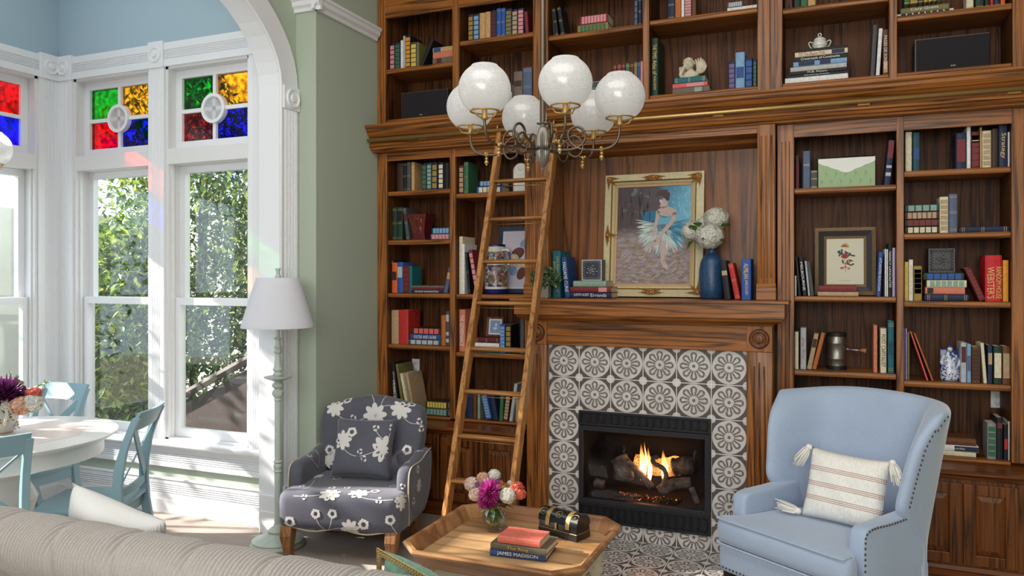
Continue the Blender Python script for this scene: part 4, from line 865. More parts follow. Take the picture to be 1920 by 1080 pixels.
# ---------------------------------------------------------------- ornaments on the shelves
def at(org, s, x, y, Y): return W(org[0]+x/s, org[1]+y/s, Y=Y)
for lab, org, s, x0, x1, yt, dv in (('black loudspeaker above the cornice at the left end', A_, 3.6, 260, 575, 612, .33), ('black loudspeaker above the cornice at the right end', F_, 4, 1100, 1662, 268, .63)):
    a, b = at(org, s, x0, yt, 4.80), at(org, s, x1, yt, 4.80); zt = (a.z+b.z)/2; z0 = UB+.0012
    t = thing('loudspeaker', lab, 'speaker'); m = MB(); m.box(a.x, b.x, 4.80, 4.97, z0, zt, bevel=.002); m.build('cabinet', plain('speaker_brown', '#40302c', .4), t)
    m = MB(); m.box(a.x+.008, b.x-.002, 4.793, 4.801, z0+.004, zt-.008, bevel=.002); g = m.build('speaker_grille', plain('speaker_cloth', '#1a171c', .85, bump=.4, bscale=900), t)
    c = a.x + (b.x-a.x)*(.44 if dv < .5 else .52); textmesh('BOSE', .022, .0065, TW, g, Matrix.Translation((c, 4.7922, z0+.022)) @ FACE, 'logo_lettering')
    rebase(t, ((a.x+b.x)/2, 4.85, z0))
STONE = plain('antique_stone', '#cfc5ad', .75, noise=.22, nscale=25, bump=.4, bscale=60)
# angel
p = at(E_, 4, 1262, 578, 4.87); z0 = top_of('in the bay with the angel')+.0008; X0 = p.x
t = thing('angel_figurine', 'cream stone angel bust resting its cheek on one hand, on stacked books', 'figurine', (X0, 4.87, z0))
m = MB()
m.loft([[(rx*math.cos(a), ry*math.sin(a)-.0, z) for a in [6.2832*k/16 for k in range(16)]] for rx, ry, z in ((.05, .03, 0), (.056, .034, .012), (.05, .034, .03), (.034, .028, .045), (.018, .02, .056), (.016, .018, .062))])
m.ball((-.012, -.012, .088), .033, 3, (1, .98, 1.08)); m.ball((-.014, -.044, .084), .005, 1); m.ball((-.03, -.03, .078), .013, 2); m.ball((.006, -.03, .078), .013, 2)
m.tube(catmull([(-.05, -.022, .005), (-.058, -.034, .03), (-.046, -.036, .052), (-.038, -.034, .066)]), lambda s: .012-.003*s, 8); m.ball((-.037, -.034, .07), .011, 2)
m.tube(catmull([(.045, -.02, .03), (.03, -.04, .012), (-.02, -.044, .008), (-.045, -.036, .01)]), lambda s: .012-.002*s, 8)
m.build('body', STONE, t, smooth=True)
m = MB(); rnd = random.Random(2)
for i in range(34):
    a = rnd.uniform(0, 6.28); e = rnd.uniform(.1, 1.4); x, y, z = math.cos(a)*math.cos(e), math.sin(a)*math.cos(e), math.sin(e)
    if y < -.45 and z < .75: continue
    m.ball((-.012+x*.031, -.010+y*.031, .092+z*.033), rnd.uniform(.009, .013), 1)
m.build('curly_hair', STONE, t, smooth=True)
for sg in (-1, 1):
    m = MB(); n = 7 if sg > 0 else 5
    for i in range(n):
        a = R(38 + i*9) if sg > 0 else R(50+i*9); L_ = (.105 - .006*abs(i-4)) if sg > 0 else .07-.005*i; ex = math.cos(a)*sg
        base = Vector((.028*sg, .012, .035)); tip = base + Vector((ex*L_*1.0, .01, math.sin(a)*L_)); md = (base+tip)/2 + Vector((.012*sg, 0, -.012))
        m.tube(catmull([base, md, tip], 4), lambda s: .0035+.0065*math.sin(math.pi*min(1, s*.85+.1)), 6)
    m.build('wing', STONE, t, smooth=True)
# white lidded sugar bowl
p = at(F_, 4, 388, 437, 4.86); PORC = plain('white_porcelain', '#dcdcd2', .2, coat=.5)
t = thing('sugar_bowl', 'white porcelain lidded bowl with two handles on a stack of books', 'bowl', (p.x, 4.86, top_of('in the stack under the white teapot')+.0008))
m = MB(); m.lathe([(0, 0), (.03, 0), (.032, .004), (.026, .008), (.04, .022), (.043, .034), (.036, .05), (.034, .056), (.030, .056), (.03, .05), (0, .048)], n=32); m.build('bowl', PORC, t, smooth=True)
m = MB(); m.lathe([(.035, .056), (.034, .064), (.025, .074), (.01, .079), (.006, .083), (0, .084)], n=32); l = m.build('lid', PORC, t, smooth=True)
m = MB(); m.tube([(.009*math.cos(a), 0, .092+.009*math.sin(a)) for a in [6.2832*k/16 for k in range(16)]], .003, 8, closed=True); m.build('lid_knob', PORC, l, smooth=True)
for sg in (-1, 1):
    m = MB(); m.tube(catmull([(sg*.036, 0, .048), (sg*.052, 0, .056), (sg*.06, 0, .048), (sg*.052, 0, .026), (sg*.04, 0, .014)]), .003, 8); m.build('handle', PORC, t, smooth=True)
# red planter
a, b = at(B_, 3.6, 250, 512, 4.83), at(B_, 3.6, 376, 650, 4.83); RL = plain('red_lacquer', '#5e1b1e', .4); cx = (a.x+b.x)/2; z0 = SL['L1'][1]+.001; zt = a.z; h_ = zt-z0; w2 = (b.x-a.x)/2
t = thing('planter', 'square flared dark red planter with gold scrollwork', 'planter', (cx, 4.86, z0))
m = MB(); sq = lambda r, z: [(-r, -r, z), (r, -r, z), (r, r, z), (-r, r, z)]
m.loft([sq(w2*.62, .05*h_*4), sq(w2*.72, h_*.55), sq(w2*1.0, h_*.98), sq(w2*1.03, h_), sq(w2*.92, h_), sq(w2*.85, h_*.93)]); m.build('pot', RL, t)
m = MB(); m.box(-w2*.7, w2*.7, -w2*.7, w2*.7, 0, h_*.09, bevel=.003); m.box(-w2*.6, w2*.6, -w2*.6, w2*.6, h_*.09, h_*.2, bevel=.003); m.build('foot', RL, t)
m = MB()
for sg in (-1, 1):
    f_ = lambda x, z: (sg*x*w2, -w2*(.62+.38*max(0, (z-.2)/.8)**1.2)-.003, z*h_)
    for (cx_, cz_, r_, t0, t1) in ((.22, .42, .16, -1.6, 6.5), (.34, .70, .2, -2.2, 6.5), (.12, .84, .1, 1.5, -5.5)):
        m.tube([f_(cx_+r_*(1-k/22)*math.cos(t0+(t1-t0)*k/20), cz_+.8*r_*(1-k/22)*math.sin(t0+(t1-t0)*k/20)) for k in range(19)], .0011, 5)
    m.tube([f_(*q_) for q_ in ((.5, .25), (.62, .55), (.85, .93), (0, .93))], .001, 5); m.tube([f_(*q_) for q_ in ((.5, .25), (0, .25))], .001, 5)
m.build('gold_scrollwork', GOLD, t)
# carriage clock
a, b = at(B_, 3.6, 940, 165, 4.83), at(B_, 3.6, 1040, 358, 4.83); z0 = SL['L2'][0]+.001; w_ = b.x-a.x; h_ = a.z-z0
t = thing('mantel_clock', 'small white arched clock on the highest shelf behind the ladder', 'clock', ((a.x+b.x)/2, 4.86, z0)); wh = plain('clock_white', '#e6e3da', .35)
out = [(-w_/2, 0), (w_/2, 0)] + [(w_/2*math.cos(R(k*15)), h_-w_/2+w_/2*math.sin(R(k*15))) for k in range(13)]
m = MB(); m.prism(out, 'Y', -.02, .03); m.build('case', wh, t)
m = MB(); m.tube([(x*.9, -.021, .004+z*.97) for x, z in out], .0018, 6, closed=True); m.build('rim', GILT, t)
m = MB(); m.lathe([(0, 0), (w_*.34, 0), (w_*.36, .002), (0, .003)], n=32, M=Matrix.Translation((0, -.0205, h_-w_/2)) @ Matrix.Rotation(R(90), 4, 'X')); d_ = m.build('dial', wh, t)
m = MB()
for k in range(12): a_ = k*math.pi/6; m.box(-.0006, .0006, -.0255, -.0245, w_*.27, w_*.32, M=Matrix.Translation((0, 0, h_-w_/2)) @ Matrix.Rotation(a_, 4, 'Y'))
m.build('hour_marks', TK, d_)
for nm, L_, a_ in (('hour_hand', .18, .9), ('minute_hand', .28, -.7)): m = MB(); m.box(-.0008, .0008, -.0265, -.0255, 0, w_*L_, M=Matrix.Translation((0, 0, h_-w_/2)) @ Matrix.Rotation(a_, 4, 'Y')); m.build(nm, TK, d_)
# painted stein / jug
q = NT('talavera_paint'); z = q.n('SeparateXYZ', Vector=q.obj()).outputs[2]; v = q.n('TexVoronoi', Vector=q.obj(), Scale=42.); v2 = q.n('TexNoise', Vector=q.obj(), Scale=45., Distortion=2.5).outputs[0]
colr = q.ramp(q.n('SeparateColor', Color=v.outputs[1]).outputs[0], [(0, lin('#d8d4c8')), (.3, lin('#b4542a')), (.45, lin('#3b7a52')), (.6, lin('#e2ddd2')), (.75, lin('#3a3568')), (.9, lin('#c98a3a'))])
c = q.mix(q.math('GREATER_THAN', q.math('ABSOLUTE', q.math('SUBTRACT', v2, .5)), .05), lin('#1d1f52'), colr)
for lo, hi, cc in ((-.01, .035, '#1b1e66'), (.035, .05, '#dcdcd8'), (.2, .215, '#dcdcd8'), (.29, .325, '#d9d5c9'), (.325, .36, '#1b1e66')):
    k = q.math('MULTIPLY', q.math('GREATER_THAN', z, lo), q.math('LESS_THAN', z, hi)); c = q.mix(k, c, lin(cc))
q.link(c, q.b.inputs['Base Color']); q.b.inputs['Roughness'].default_value = .22; TAL = q.m
z0 = SL['L2'][1]+.0012; p = at(B_, 3.6, 828, 1045, 4.86)
t = thing('painted_jug', 'multicoloured painted ceramic jug with cobalt rim behind the ladder', 'jug', (p.x, 4.86, z0))
m = MB(); m.lathe([(0, 0), (.07, 0), (.074, .01), (.078, .04), (.078, .06), (.08, .12), (.076, .17), (.066, .2), (.06, .215), (.058, .24), (.06, .29), (.066, .325), (.068, .34), (.063, .34), (.055, .32), (.05, .2), (0, .1)], n=40); m.build('body', TAL, t, smooth=True)
m = MB(); m.tube(catmull([(.058, -.02, .3), (.1, -.025, .3), (.112, -.025, .25), (.1, -.02, .19), (.072, -.02, .15)]), .009, 8); m.build('handle', TAL, t, smooth=True)
# generic picture frame built upright at local origin, facing -Y
def picture(name, label, X, Y, Z, w_, h_, bands, art, tilt=6, rz=0, cat='picture'):
    t = thing(name, label, cat, (X, Y, Z), R(rz)); t.rotation_euler = (-R(tilt), 0, R(rz)); o_ = 0
    for nm, bw, mt, d0, d1 in bands:
        m = MB(); a, b, c, d = -w_/2+o_, w_/2-o_, o_, h_-o_; i = bw
        L = [[(a, 0, c), (b, 0, c), (b, 0, d), (a, 0, d)], [(a, -d0, c), (b, -d0, c), (b, -d0, d), (a, -d0, d)], [(a+i, -d1, c+i), (b-i, -d1, c+i), (b-i, -d1, d-i), (a+i, -d1, d-i)], [(a+i, 0, c+i), (b-i, 0, c+i), (b-i, 0, d-i), (a+i, 0, d-i)]]
        m.loft(L, cap=False); m.build(nm, mt, t); o_ += bw
    m = MB(); m.box(-w_/2+o_-.002, w_/2-o_+.002, -.006, -.002, o_-.002, h_-o_+.002); c = m.build('picture_sheet', art, t)
    m = MB(); m.box(-w_/2+.004, w_/2-.004, -.0015, .002, .004, h_-.004); m.build('backing_board', LEGW, t)
    return t, c, o_
def flat(parent, name, mat, polys, y=-.0068):
    if parent.name.startswith('picture_sheet'):          # paint and print stay in the sheet's own mesh
        bm = bmesh.new(); bm.from_mesh(parent.data); parent.data.materials.append(mat); k = len(parent.data.materials)-1
        for P in polys:
            try: bm.faces.new([bm.verts.new((x, y, z)) for x, z in P]).material_index = k
            except ValueError: pass
        bm.to_mesh(parent.data); bm.free(); FL[0] += 1; return parent
    m = MB()
    for P in polys: m.face([(x, y, z) for x, z in P])
    return m.build(name, mat, parent)
FL = [0]
def ell(cx, cz, rx, rz, n=14, rot=0):
    return [(cx + rx*math.cos(a)*math.cos(rot) - rz*math.sin(a)*math.sin(rot), cz + rx*math.cos(a)*math.sin(rot) + rz*math.sin(a)*math.cos(rot)) for a in [6.2832*k/n for k in range(n)]]
PAPER = plain('cream_paper', '#d9d3bd', .8); NAVYF = plain('navy_frame', '#26304a', .4); MATW = plain('mount_white', '#d8d6da', .8); P_ = lambda h: plain('paint_' + h.lstrip('#'), h, .7)
a, b = at(B_, 3.6, 835, 597, 4.96), at(B_, 3.6, 1020, 1040, 4.96); z0 = SL['L2'][1]+.001
xr_ = LX[2][0]-.004; w_ = xr_-a.x; h_ = a.z-z0+.0
t, c, o_ = picture('framed_picture', 'navy framed abstract picture standing behind the painted jug', (a.x+xr_)/2, 4.965, z0+.004, w_, h_, [('frame', .03, NAVYF, .016, .02), ('mount', .012, MATW, .008, .008)], plain('art_ground', '#c9c3cf', .7), 6)
u = (w_-2*o_)/2; hh = h_-2*o_
for k_, (cc_, e_) in enumerate((('#6b3a33', ell(0, o_+hh*.62, u*.5, hh*.1, rot=.5)), ('#6b3a33', ell(u*.3, o_+hh*.25, u*.3, hh*.12, rot=-.4)), ('#7f9dc0', ell(-u*.3, o_+hh*.3, u*.3, hh*.09)), ('#7f9dc0', ell(.4*u, o_+hh*.8, u*.3, hh*.06, rot=.8)), ('#d9cfae', ell(-u*.2, o_+hh*.55, u*.2, hh*.08, rot=1.1)), ('#d9cfae', ell(.4*u, o_+hh*.45, u*.25, hh*.05)))): flat(c, 'painted_shape', P_(cc_), [e_], -.0068-.0003*k_)
for (c1, c2) in (((-.5*u, o_+hh*.2), (.5*u, o_+hh*.75)), ((-.6*u, o_+hh*.7), (.3*u, o_+hh*.4))): m = MB(); m.tube([(c1[0], -.008, c1[1]), ((c1[0]+c2[0])/2+.01, -.008, (c1[1]+c2[1])/2), (c2[0], -.008, c2[1])], .0012, 5); m.build('painted_line', BLACKS, c)
# small framed photo on three books
a, b = at(C_, 3.6, 752, 258, 4.87), at(C_, 3.6, 880, 395, 4.87)
t, c, o_ = picture('photo_frame', 'small dark wood photo frame with blue picture on stacked books', (a.x+b.x)/2, 4.885, top_of('behind the ladder with the small framed picture')+.002, (b.x-a.x)*.88, a.z-b.z, [('frame', .014, ODZ, .012, .01), ('mount', .013, MATW, .006, .006)], P_('#7f94b8'), 8)
flat(c, 'cloud_shape', P_('#c3cad8'), [ell(0, (a.z-b.z)*.42, .016, .009), ell(.006, (a.z-b.z)*.6, .009, .012)])
# green and white box
a, b = at(G_, 4.154, 308, 320, 4.80), at(G_, 4.154, 752, 530, 4.80); z0 = SL['R3'][0]+.001; w_ = b.x-a.x; h_ = a.z-z0
GB = plain('pale_green_card', '#9cb68a', .6); t = thing('keepsake_box', 'pale green box with white scalloped flap and punched flower pattern', 'box', ((a.x+b.x)/2, 4.80, z0))
m = MB(); m.box(-w_/2, w_/2, 0, .13, 0, h_*.97, bevel=.002); m.build('body', GB, t)
flap = [(-w_/2+.001, h_)] + [(-w_/2 + w_*k/24, h_*(.84 - .36*(1-abs(k/12-1))) - .004*abs(math.sin(k*math.pi/4))) for k in range(25)] + [(w_/2-.001, h_)]
m = MB(); m.prism(flap, 'Y', -.003, -.0002); m.box(-w_/2, w_/2, -.003, .13, h_*.97, h_); m.build('flap', plain('white_card', '#e8e8e2', .6), t)
m = MB(); rnd = random.Random(4); gd = plain('punched_green', '#5f7d55', .7)
for i in range(11):
    x, z = -w_/2+.02+(w_-.04)*i/10, h_*(.2 + .26*(i % 2)) 
    for k in range(5): m.ball((x+.0055*math.cos(k*1.257), -.0002, z+.0055*math.sin(k*1.257)), .0018, 1)
    m.tube([(x-.008+.004*math.sin(s), -.0004, z-.02+.012*s) for s in (0, 1, 2, 3)], .0006, 4)
tag(m.build('punched_flowers', gd, t), 'dark punched flower pattern', kind='stuff')
# flower print
a, b = at(H_, 3.6, 245, 30, 4.94), at(H_, 3.6, 658, 480, 4.90); z0 = SL['R3'][1]+.001; w_ = b.x-a.x; h_ = W(H_[0]+450/3.6, H_[1]+28/3.6, Y=4.95).z-z0; FG = plain('old_gold_frame', '#6e5433', .45, .3, noise=.3, nscale=150, bump=.5, bscale=180)
t, c, o_ = picture('framed_print', 'botanical flower print in a black and old gold frame', (a.x+b.x)/2, 4.925, z0+.003, w_, h_, [('frame', .02, FG, .022, .026), ('black_band', .03, BLACKS, .024, .014), ('slip', .014, FG, .014, .01)], PAPER, 5)
cz = h_*.56; rnd = random.Random(3)
for col, L in (('#b8793f', [ell(math.cos(k*.5)*.012, cz+.062+abs(math.sin(k*.5))*.012, .003, .012, rot=k*.5-1.57) for k in range(8)]), ('#55606e', [ell(rnd.uniform(-.035, .04), cz+rnd.uniform(.0, .04), .01, .006, rot=rnd.uniform(0, 3)) for _ in range(9)]),
               ('#46513a', [ell(rnd.uniform(-.05, .05), cz+rnd.uniform(-.05, .02), .014, .005, rot=rnd.uniform(0, 3)) for _ in range(10)]), ('#a8403c', [ell(.0, cz+.008, .018, .016)]), ('#c07a62', [ell(rnd.uniform(-.022, .022), cz-rnd.uniform(.025, .07), .008, .007) for _ in range(6)]), ('#7d3030', [ell(.0, cz+.008, .008, .007)])):
    flat(c, 'printed_flowers', P_(col), L, -.0068-.0002*(FL[0] % 7))
m = MB(); m.tube([(-.02, -.007, cz+.05), (0, -.007, cz-.02), (.004, -.007, cz-.085)], .0008, 4); m.build('printed_stem', P_('#4f553f'), c)
textmesh('Bouquet de Camelias', .06, .005, TK, c, Matrix.Translation((0, -.0065, o_+.022)) @ FACE, 'caption')
# metal mill with side handle
a, b = at(H_, 3.6, 322, 735, 4.84), at(H_, 3.6, 460, 980, 4.84); z0 = SL['R3'][2]+.0012; r_ = (b.x-a.x)/2; h_ = a.z-z0; IRON = plain('dark_iron', '#2c2a29', .5, .6); SILV = plain('hammered_silver', '#96918a', .35, .9, bump=.8, bscale=120)
t = thing('metal_mill', 'hammered metal cylinder with dark iron rims and wooden side handle', 'mill', ((a.x+b.x)/2, 4.84+r_, z0))
m = MB(); m.lathe([(0, h_*.1), (r_*.93, h_*.1), (r_*.93, h_*.28), (r_*.96, h_*.29), (r_*.93, h_*.30), (r_*.93, h_*.7), (r_*.96, h_*.71), (r_*.93, h_*.72), (r_*.93, h_*.9), (0, h_*.9)], n=36); m.build('drum', SILV, t, smooth='auto')
for z_ in (0, h_*.9): m = MB(); m.lathe([(0, z_), (r_, z_), (r_, z_+h_*.1), (0, z_+h_*.1)], n=36); m.build('rim', IRON, t, smooth='auto')
m = MB(); m.tube([(r_*.9, -.01, h_*.55), (r_*1.8, -.02, h_*.54), (r_*2.4, -.025, h_*.54)], lambda s: .008, 10); m.tube([(r_*1.0, -.01, h_*.55), (r_*1.2, -.01, h_*.55)], .013, 10); hd = m.build('handle', SILV, t, smooth=True)
m = MB(); m.tube([(r_*2.3, -.025, h_*.54), (r_*2.9, -.03, h_*.53)], lambda s: .009+.007*s, 10); m.build('wooden_grip', LEGW, hd, smooth=True)
# pierced boxes
def pierced(label, X, Y, Z, w_, h_, m0, m1, d_=.1):
    t = thing('pierced_box', label, 'box', (X, Y, Z)); m = MB(); m.box(-w_/2, w_/2, 0, d_, 0, h_, bevel=.002); m.build('body', m0, t)
    m = MB(); frame(m, -w_/2, w_/2, 0, h_, w_*.06, -.005, .001, .001)
    for k in range(7):
        x0_ = -w_/2+w_*.07+k*w_*.123; q4 = w_*.06
        for z_, s in ((h_*.08, 1), (h_*.92, -1)): m.tube([(x0_, -.003, z_), (x0_+q4, -.003, z_+s*h_*.1), (x0_+2*q4, -.003, z_)], w_*.012, 4)
        zz_ = h_*.07+k*h_*.123; q5 = h_*.06
        for x_, s in ((-w_*.42, 1), (w_*.42, -1)): m.tube([(x_, -.003, zz_), (x_+s*w_*.1, -.003, zz_+q5), (x_, -.003, zz_+2*q5)], w_*.012, 4)
    for k in range(14):
        a = k*2.4; r = .03+.012*k; m.ball((w_*r*1.4*math.cos(a), -.003, h_*.5+h_*r*1.4*math.sin(a)), w_*.055, 1, (1, .4, .55))
    tag(m.build('openwork_relief', m1, t), kind=None); return t
z_ = top_of('in the stack under the pierced black box')
a, b = at(H_, 3.6, 1010, 162, 4.84), at(H_, 3.6, 1190, 330, 4.84); pierced('pierced black carved box standing on four stacked books', (a.x+b.x)/2, 4.84, z_+.0008, b.x-a.x, (a.z-b.z)*.97, BLACKS, plain('carved_black', '#3a3636', .4))
a, b = at(I_, 3, 332, 560, 4.80), at(I_, 3, 446, 680, 4.80); z_ = top_of('in the stack under the patterned box')
pierced('navy and silver patterned box on the mantelpiece book stack', (a.x+b.x)/2, 4.80, z_+.0008, b.x-a.x, a.z-z_-.002, plain('box_navy', '#262b3a', .4), plain('box_silver', '#a9abb0', .4, .4), .08)
# blue and white figurine
q = NT('delft_paint'); v = q.n('TexNoise', Vector=q.obj(), Scale=60., Distortion=1.5).outputs[0]; v2 = q.n('TexVoronoi', Vector=q.obj(), Scale=55.).outputs[0]
c = q.mix(q.math('GREATER_THAN', v, .56), lin('#d6dbe2'), lin('#27408a')); c = q.mix(q.math('LESS_THAN', v2, .13), c, lin('#1d2f74')); q.link(c, q.b.inputs['Base Color']); q.b.inputs['Roughness'].default_value = .2; DELFT = q.m
BLU = plain('cobalt_glaze', '#263d84', .2); a, b = at(H_, 3.6, 1095, 800, 4.84), at(H_, 3.6, 1225, 1055, 4.84); z0 = SL['R4'][3]+.0012; w_ = b.x-a.x; h_ = a.z-z0
t = thing('seated_figurine', 'blue and white porcelain figure of a seated robed man', 'figurine', ((a.x+b.x)/2, 4.87, z0))
m = MB(); sec = lambda rx, ry, z, y=0: [(rx*w_*math.copysign(abs(math.cos(q_))**.8, math.cos(q_)), y+ry*w_*math.copysign(abs(math.sin(q_))**.8, math.sin(q_)), z*h_) for q_ in [6.2832*k/20 for k in range(20)]]
m.loft([sec(.46, .34, 0), sec(.5, .36, .05), sec(.5, .36, .25), sec(.42, .3, .42), sec(.36, .24, .55), sec(.27, .2, .68), sec(.16, .15, .74), sec(.11, .12, .77)]); m.build('robe', DELFT, t, smooth=True)
m = MB(); m.ball((0, -.01, h_*.83), w_*.15, 2, (1, 1, 1.15)); m.ball((0, -.01-w_*.15, h_*.82), w_*.025, 1); hd = m.build('head', PORC, t, smooth=True)
m = MB(); m.lathe([(0, h_*.9), (w_*.17, h_*.88), (w_*.17, h_*.91), (w_*.13, h_*.93), (w_*.05, h_*.95), (w_*.02, h_), (0, h_)], c=(0, -.008, 0), n=20); m.build('hat', BLU, hd, smooth=True)
m = MB(); m.tube([(0, -.03-w_*.1, h_*.77), (0, -.032-w_*.12, h_*.66)], lambda s: w_*(.08-.06*s), 8); m.build('beard', BLU, hd, smooth=True)
for sg in (-1, 1): m = MB(); m.tube(catmull([(sg*.3*w_, -.01, h_*.66), (sg*.46*w_, -.03, h_*.5), (sg*.34*w_, -.05, h_*.38)]), w_*.1, 8); m.ball((sg*.3*w_, -.055, h_*.36), w_*.06, 1); m.build('arm', DELFT, t, smooth=True)
m = MB(); m.box(-w_*.48, w_*.48, .028, .036, h_*.1, h_*.8, bevel=.003); m.ball((-w_*.47, .03, h_*.81), w_*.06, 1); m.ball((w_*.47, .03, h_*.81), w_*.06, 1); m.build('chair_back', BLU, t, smooth='auto')

# ---------------------------------------------------------------- mantel: painting, vase, plant
a, b = W(1133, 500, Y=4.92), W(1319, 500, Y=4.92); w_ = b.x-a.x; h_ = (W(1226, 327.7, Y=4.97).z - ML)*1.004; CRM = plain('cream_gilt_frame', '#cfc49c', .45, noise=.08, nscale=40); LIN_ = plain('linen_liner', '#bf9d74', .8)
q = NT('painted_canvas'); co = q.n('SeparateXYZ', Vector=q.obj()); X_, Z_ = co.outputs[0], co.outputs[2]
nz = q.n('TexNoise', Vector=q.obj((1, 1, 1.2)), Scale=9., Detail=5., Distortion=.4).outputs[0]; n2 = q.n('TexNoise', Vector=q.obj((1, 1, 2.6)), Scale=20., Detail=5., Distortion=.5).outputs[0]
xn = q.math('ADD', q.math('DIVIDE', X_, w_*.75), q.math('MULTIPLY_ADD', nz, .7, .15)); 
top = q.ramp(xn, [(.2, lin('#4b3f42')), (.5, lin('#554a52')), (.66, lin('#4d87a6')), (.95, lin('#6bb0cc'))]); top = q.mix(q.math('MULTIPLY', q.math('GREATER_THAN', nz, .6), .3), top, lin('#7ea2b4'))
bot = q.ramp(n2, [(.3, lin('#77655e')), (.48, lin('#8f7c70')), (.58, lin('#9c9096')), (.72, lin('#8a8ca6'))])
zf = q.math('MULTIPLY', q.math('SUBTRACT', q.math('ADD', Z_, q.math('MULTIPLY', q.math('SUBTRACT', nz, .5), .12)), h_*.48), 14., clamp=True)
q.link(q.mix(zf, bot, top), q.b.inputs['Base Color']); q.b.inputs['Roughness'].default_value = .6; q.bump(n2, .15, .001)
t, c, o_ = picture('framed_painting', 'ornate cream and gilt framed painting of a seated ballerina on the mantelpiece', (a.x+b.x)/2, 4.905, ML+.006, w_, h_, [('frame', .045, CRM, .03, .042), ('bead_moulding', .008, GOLD, .044, .036), ('inner_frame', .012, CRM, .036, .024), ('liner', .018, LIN_, .018, .014)], q.m, 4)
t.rotation_euler[0] = -math.asin(min(.3, (4.985-4.905)/h_))
def cz(px, py): # crop coordinates of the painting (855x1080 view of 1140..1330 x 320..560) to canvas coordinates
    return ((px-372)/552*(w_-2*o_), o_ + (930-py)/755*(h_-2*o_))
def poly(*P): return [cz(*p) for p in P]
rnd = random.Random(9)
def strokes(n, f, wd, seed):
    rr = random.Random(seed); L = []
    for _ in range(n):
        x0_, y0_, x1_, y1_ = f(rr); p0, p1 = Vector(cz(x0_, y0_)), Vector(cz(x1_, y1_)); d = p1-p0; L.append(ell((p0.x+p1.x)/2, (p0.y+p1.y)/2, d.length/2, wd*rr.uniform(.6, 1.3), 8, math.atan2(d.y, d.x)))
    return L
def fan(lo, hi, r0, r1):
    def f(rr):
        a = R(rr.uniform(lo, hi)); k = rr.uniform(.55, 1.05); ex = 215*k*abs(math.cos(a))**.7*math.copysign(1, math.cos(a)); ey = 235*k*math.sin(a)
        return 445+ex*r0, 475+ey*r0, 445+ex*r1, 475+ey*r1
    return f
flat(c, 'painted_skirt', P_('#86b2c2'), strokes(80, fan(-12, 192, .15, .95), .005, 1), -.0070)
flat(c, 'painted_skirt', P_('#c8d6d2'), strokes(120, fan(40, 192, .35, 1.0), .0028, 2), -.0072)
flat(c, 'painted_skirt', P_('#4f9dc0'), strokes(60, fan(-12, 60, .5, 1.02), .0026, 3), -.0074)
flat(c, 'painted_skirt', P_('#e2e6df'), strokes(46, fan(60, 185, .6, .95), .0018, 4), -.00745)
flat(c, 'painted_light', P_('#a9c4cf'), strokes(26, lambda rr: (lambda x, y: (x, y, x+rr.uniform(-6, 6), y+rr.uniform(15, 45)))(rr.uniform(510, 645), rr.uniform(190, 400)), .0022, 5), -.0069)
flat(c, 'painted_light', P_('#3c3236'), strokes(40, lambda rr: (lambda x, y: (x, y, x+rr.uniform(-4, 4), y+rr.uniform(40, 110)))(rr.uniform(105, 350), rr.uniform(180, 380)), .003, 6), -.0069)
for col_, sd in (('#a58468', 7), ('#7d6a68', 8), ('#9a95ae', 9), ('#b9a892', 10)):
    flat(c, 'painted_floor', P_(col_), strokes(50, lambda rr: (lambda x, y: (x, y, x+rr.uniform(15, 55), y-rr.uniform(-15, 35)))(rr.uniform(85, 600), rr.uniform(700, 915)), .0028, sd), -.0069-.00005*(sd-6))
sk = plain('paint_skin', '#bda7a0', .7, noise=.13, nscale=60); 
flat(c, 'painted_figure', sk, [poly((405, 355), (440, 335), (470, 330), (500, 340), (540, 365), (545, 400), (500, 410), (460, 410), (420, 400), (395, 380)), poly((415, 330), (440, 270), (480, 280), (475, 335), (440, 350)),
 poly((390, 365), (418, 370), (412, 430), (395, 500), (380, 560), (362, 560), (372, 500), (385, 430)), poly((515, 380), (545, 385), (535, 440), (490, 500), (430, 570), (385, 610), (360, 600), (420, 540), (470, 480), (505, 430)),
 poly((380, 590), (440, 595), (420, 625), (340, 660), (300, 668), (310, 645)), poly((425, 600), (470, 600), (468, 690), (455, 760), (430, 750), (428, 680)), poly((428, 750), (458, 752), (480, 785), (494, 815), (478, 822), (450, 800))], -.0077)
flat(c, 'painted_face', P_('#cdb9b2'), [ell(*cz(425, 292), .010, .0135, rot=.3), ell(*cz(440, 320), .006, .008)], -.0079)
flat(c, 'painted_hair', P_('#4f3d3c'), [poly((385, 255), (395, 225), (430, 205), (470, 205), (492, 235), (488, 280), (470, 295), (455, 270), (430, 250), (400, 250))], -.0081)
flat(c, 'painted_ribbon', P_('#c9837f'), [ell(*cz(482, 220), .004, .003)], -.0083)
flat(c, 'painted_bodice', P_('#6aa9c0'), [poly((415, 405), (455, 425), (500, 410), (505, 420), (485, 470), (400, 475), (412, 430))], -.0080)
flat(c, 'painted_chair', P_('#2f6f92'), [poly((275, 375), (385, 362), (385, 445), (300, 450))], -.0069)
for P in (((370, 620), (350, 700), (335, 780)), ((366, 630), (365, 720), (370, 820))): m = MB(); m.tube([(x, -.0085, z) for x, z in [cz(*p) for p in P]], .0011, 4); m.build('painted_lace', sk, c)
orn = plain('gilt_ornament', '#a9763a', .38, .7)
def ornament(cx, cz_, dirs, L_):
    m = MB(); rnd = random.Random(int(cx*1000+cz_*77))
    m.ball((cx, -.046, cz_), .012, 2, (1, .6, 1))
    for d in dirs:
        for k in range(1, 9):
            s = k/8; r = .0085*(1-s*.75); off = .008*(1-s)
            for sg in (-1, 1): m.ball((cx+math.cos(d)*L_*s - sg*off*math.sin(d)+rnd.uniform(-.002, .002), -.045+.004*s, cz_+math.sin(d)*L_*s + sg*off*math.cos(d)), r, 1, (1.2, .6, .9))
    m.build('gilt_ornament', orn, t, smooth=True)
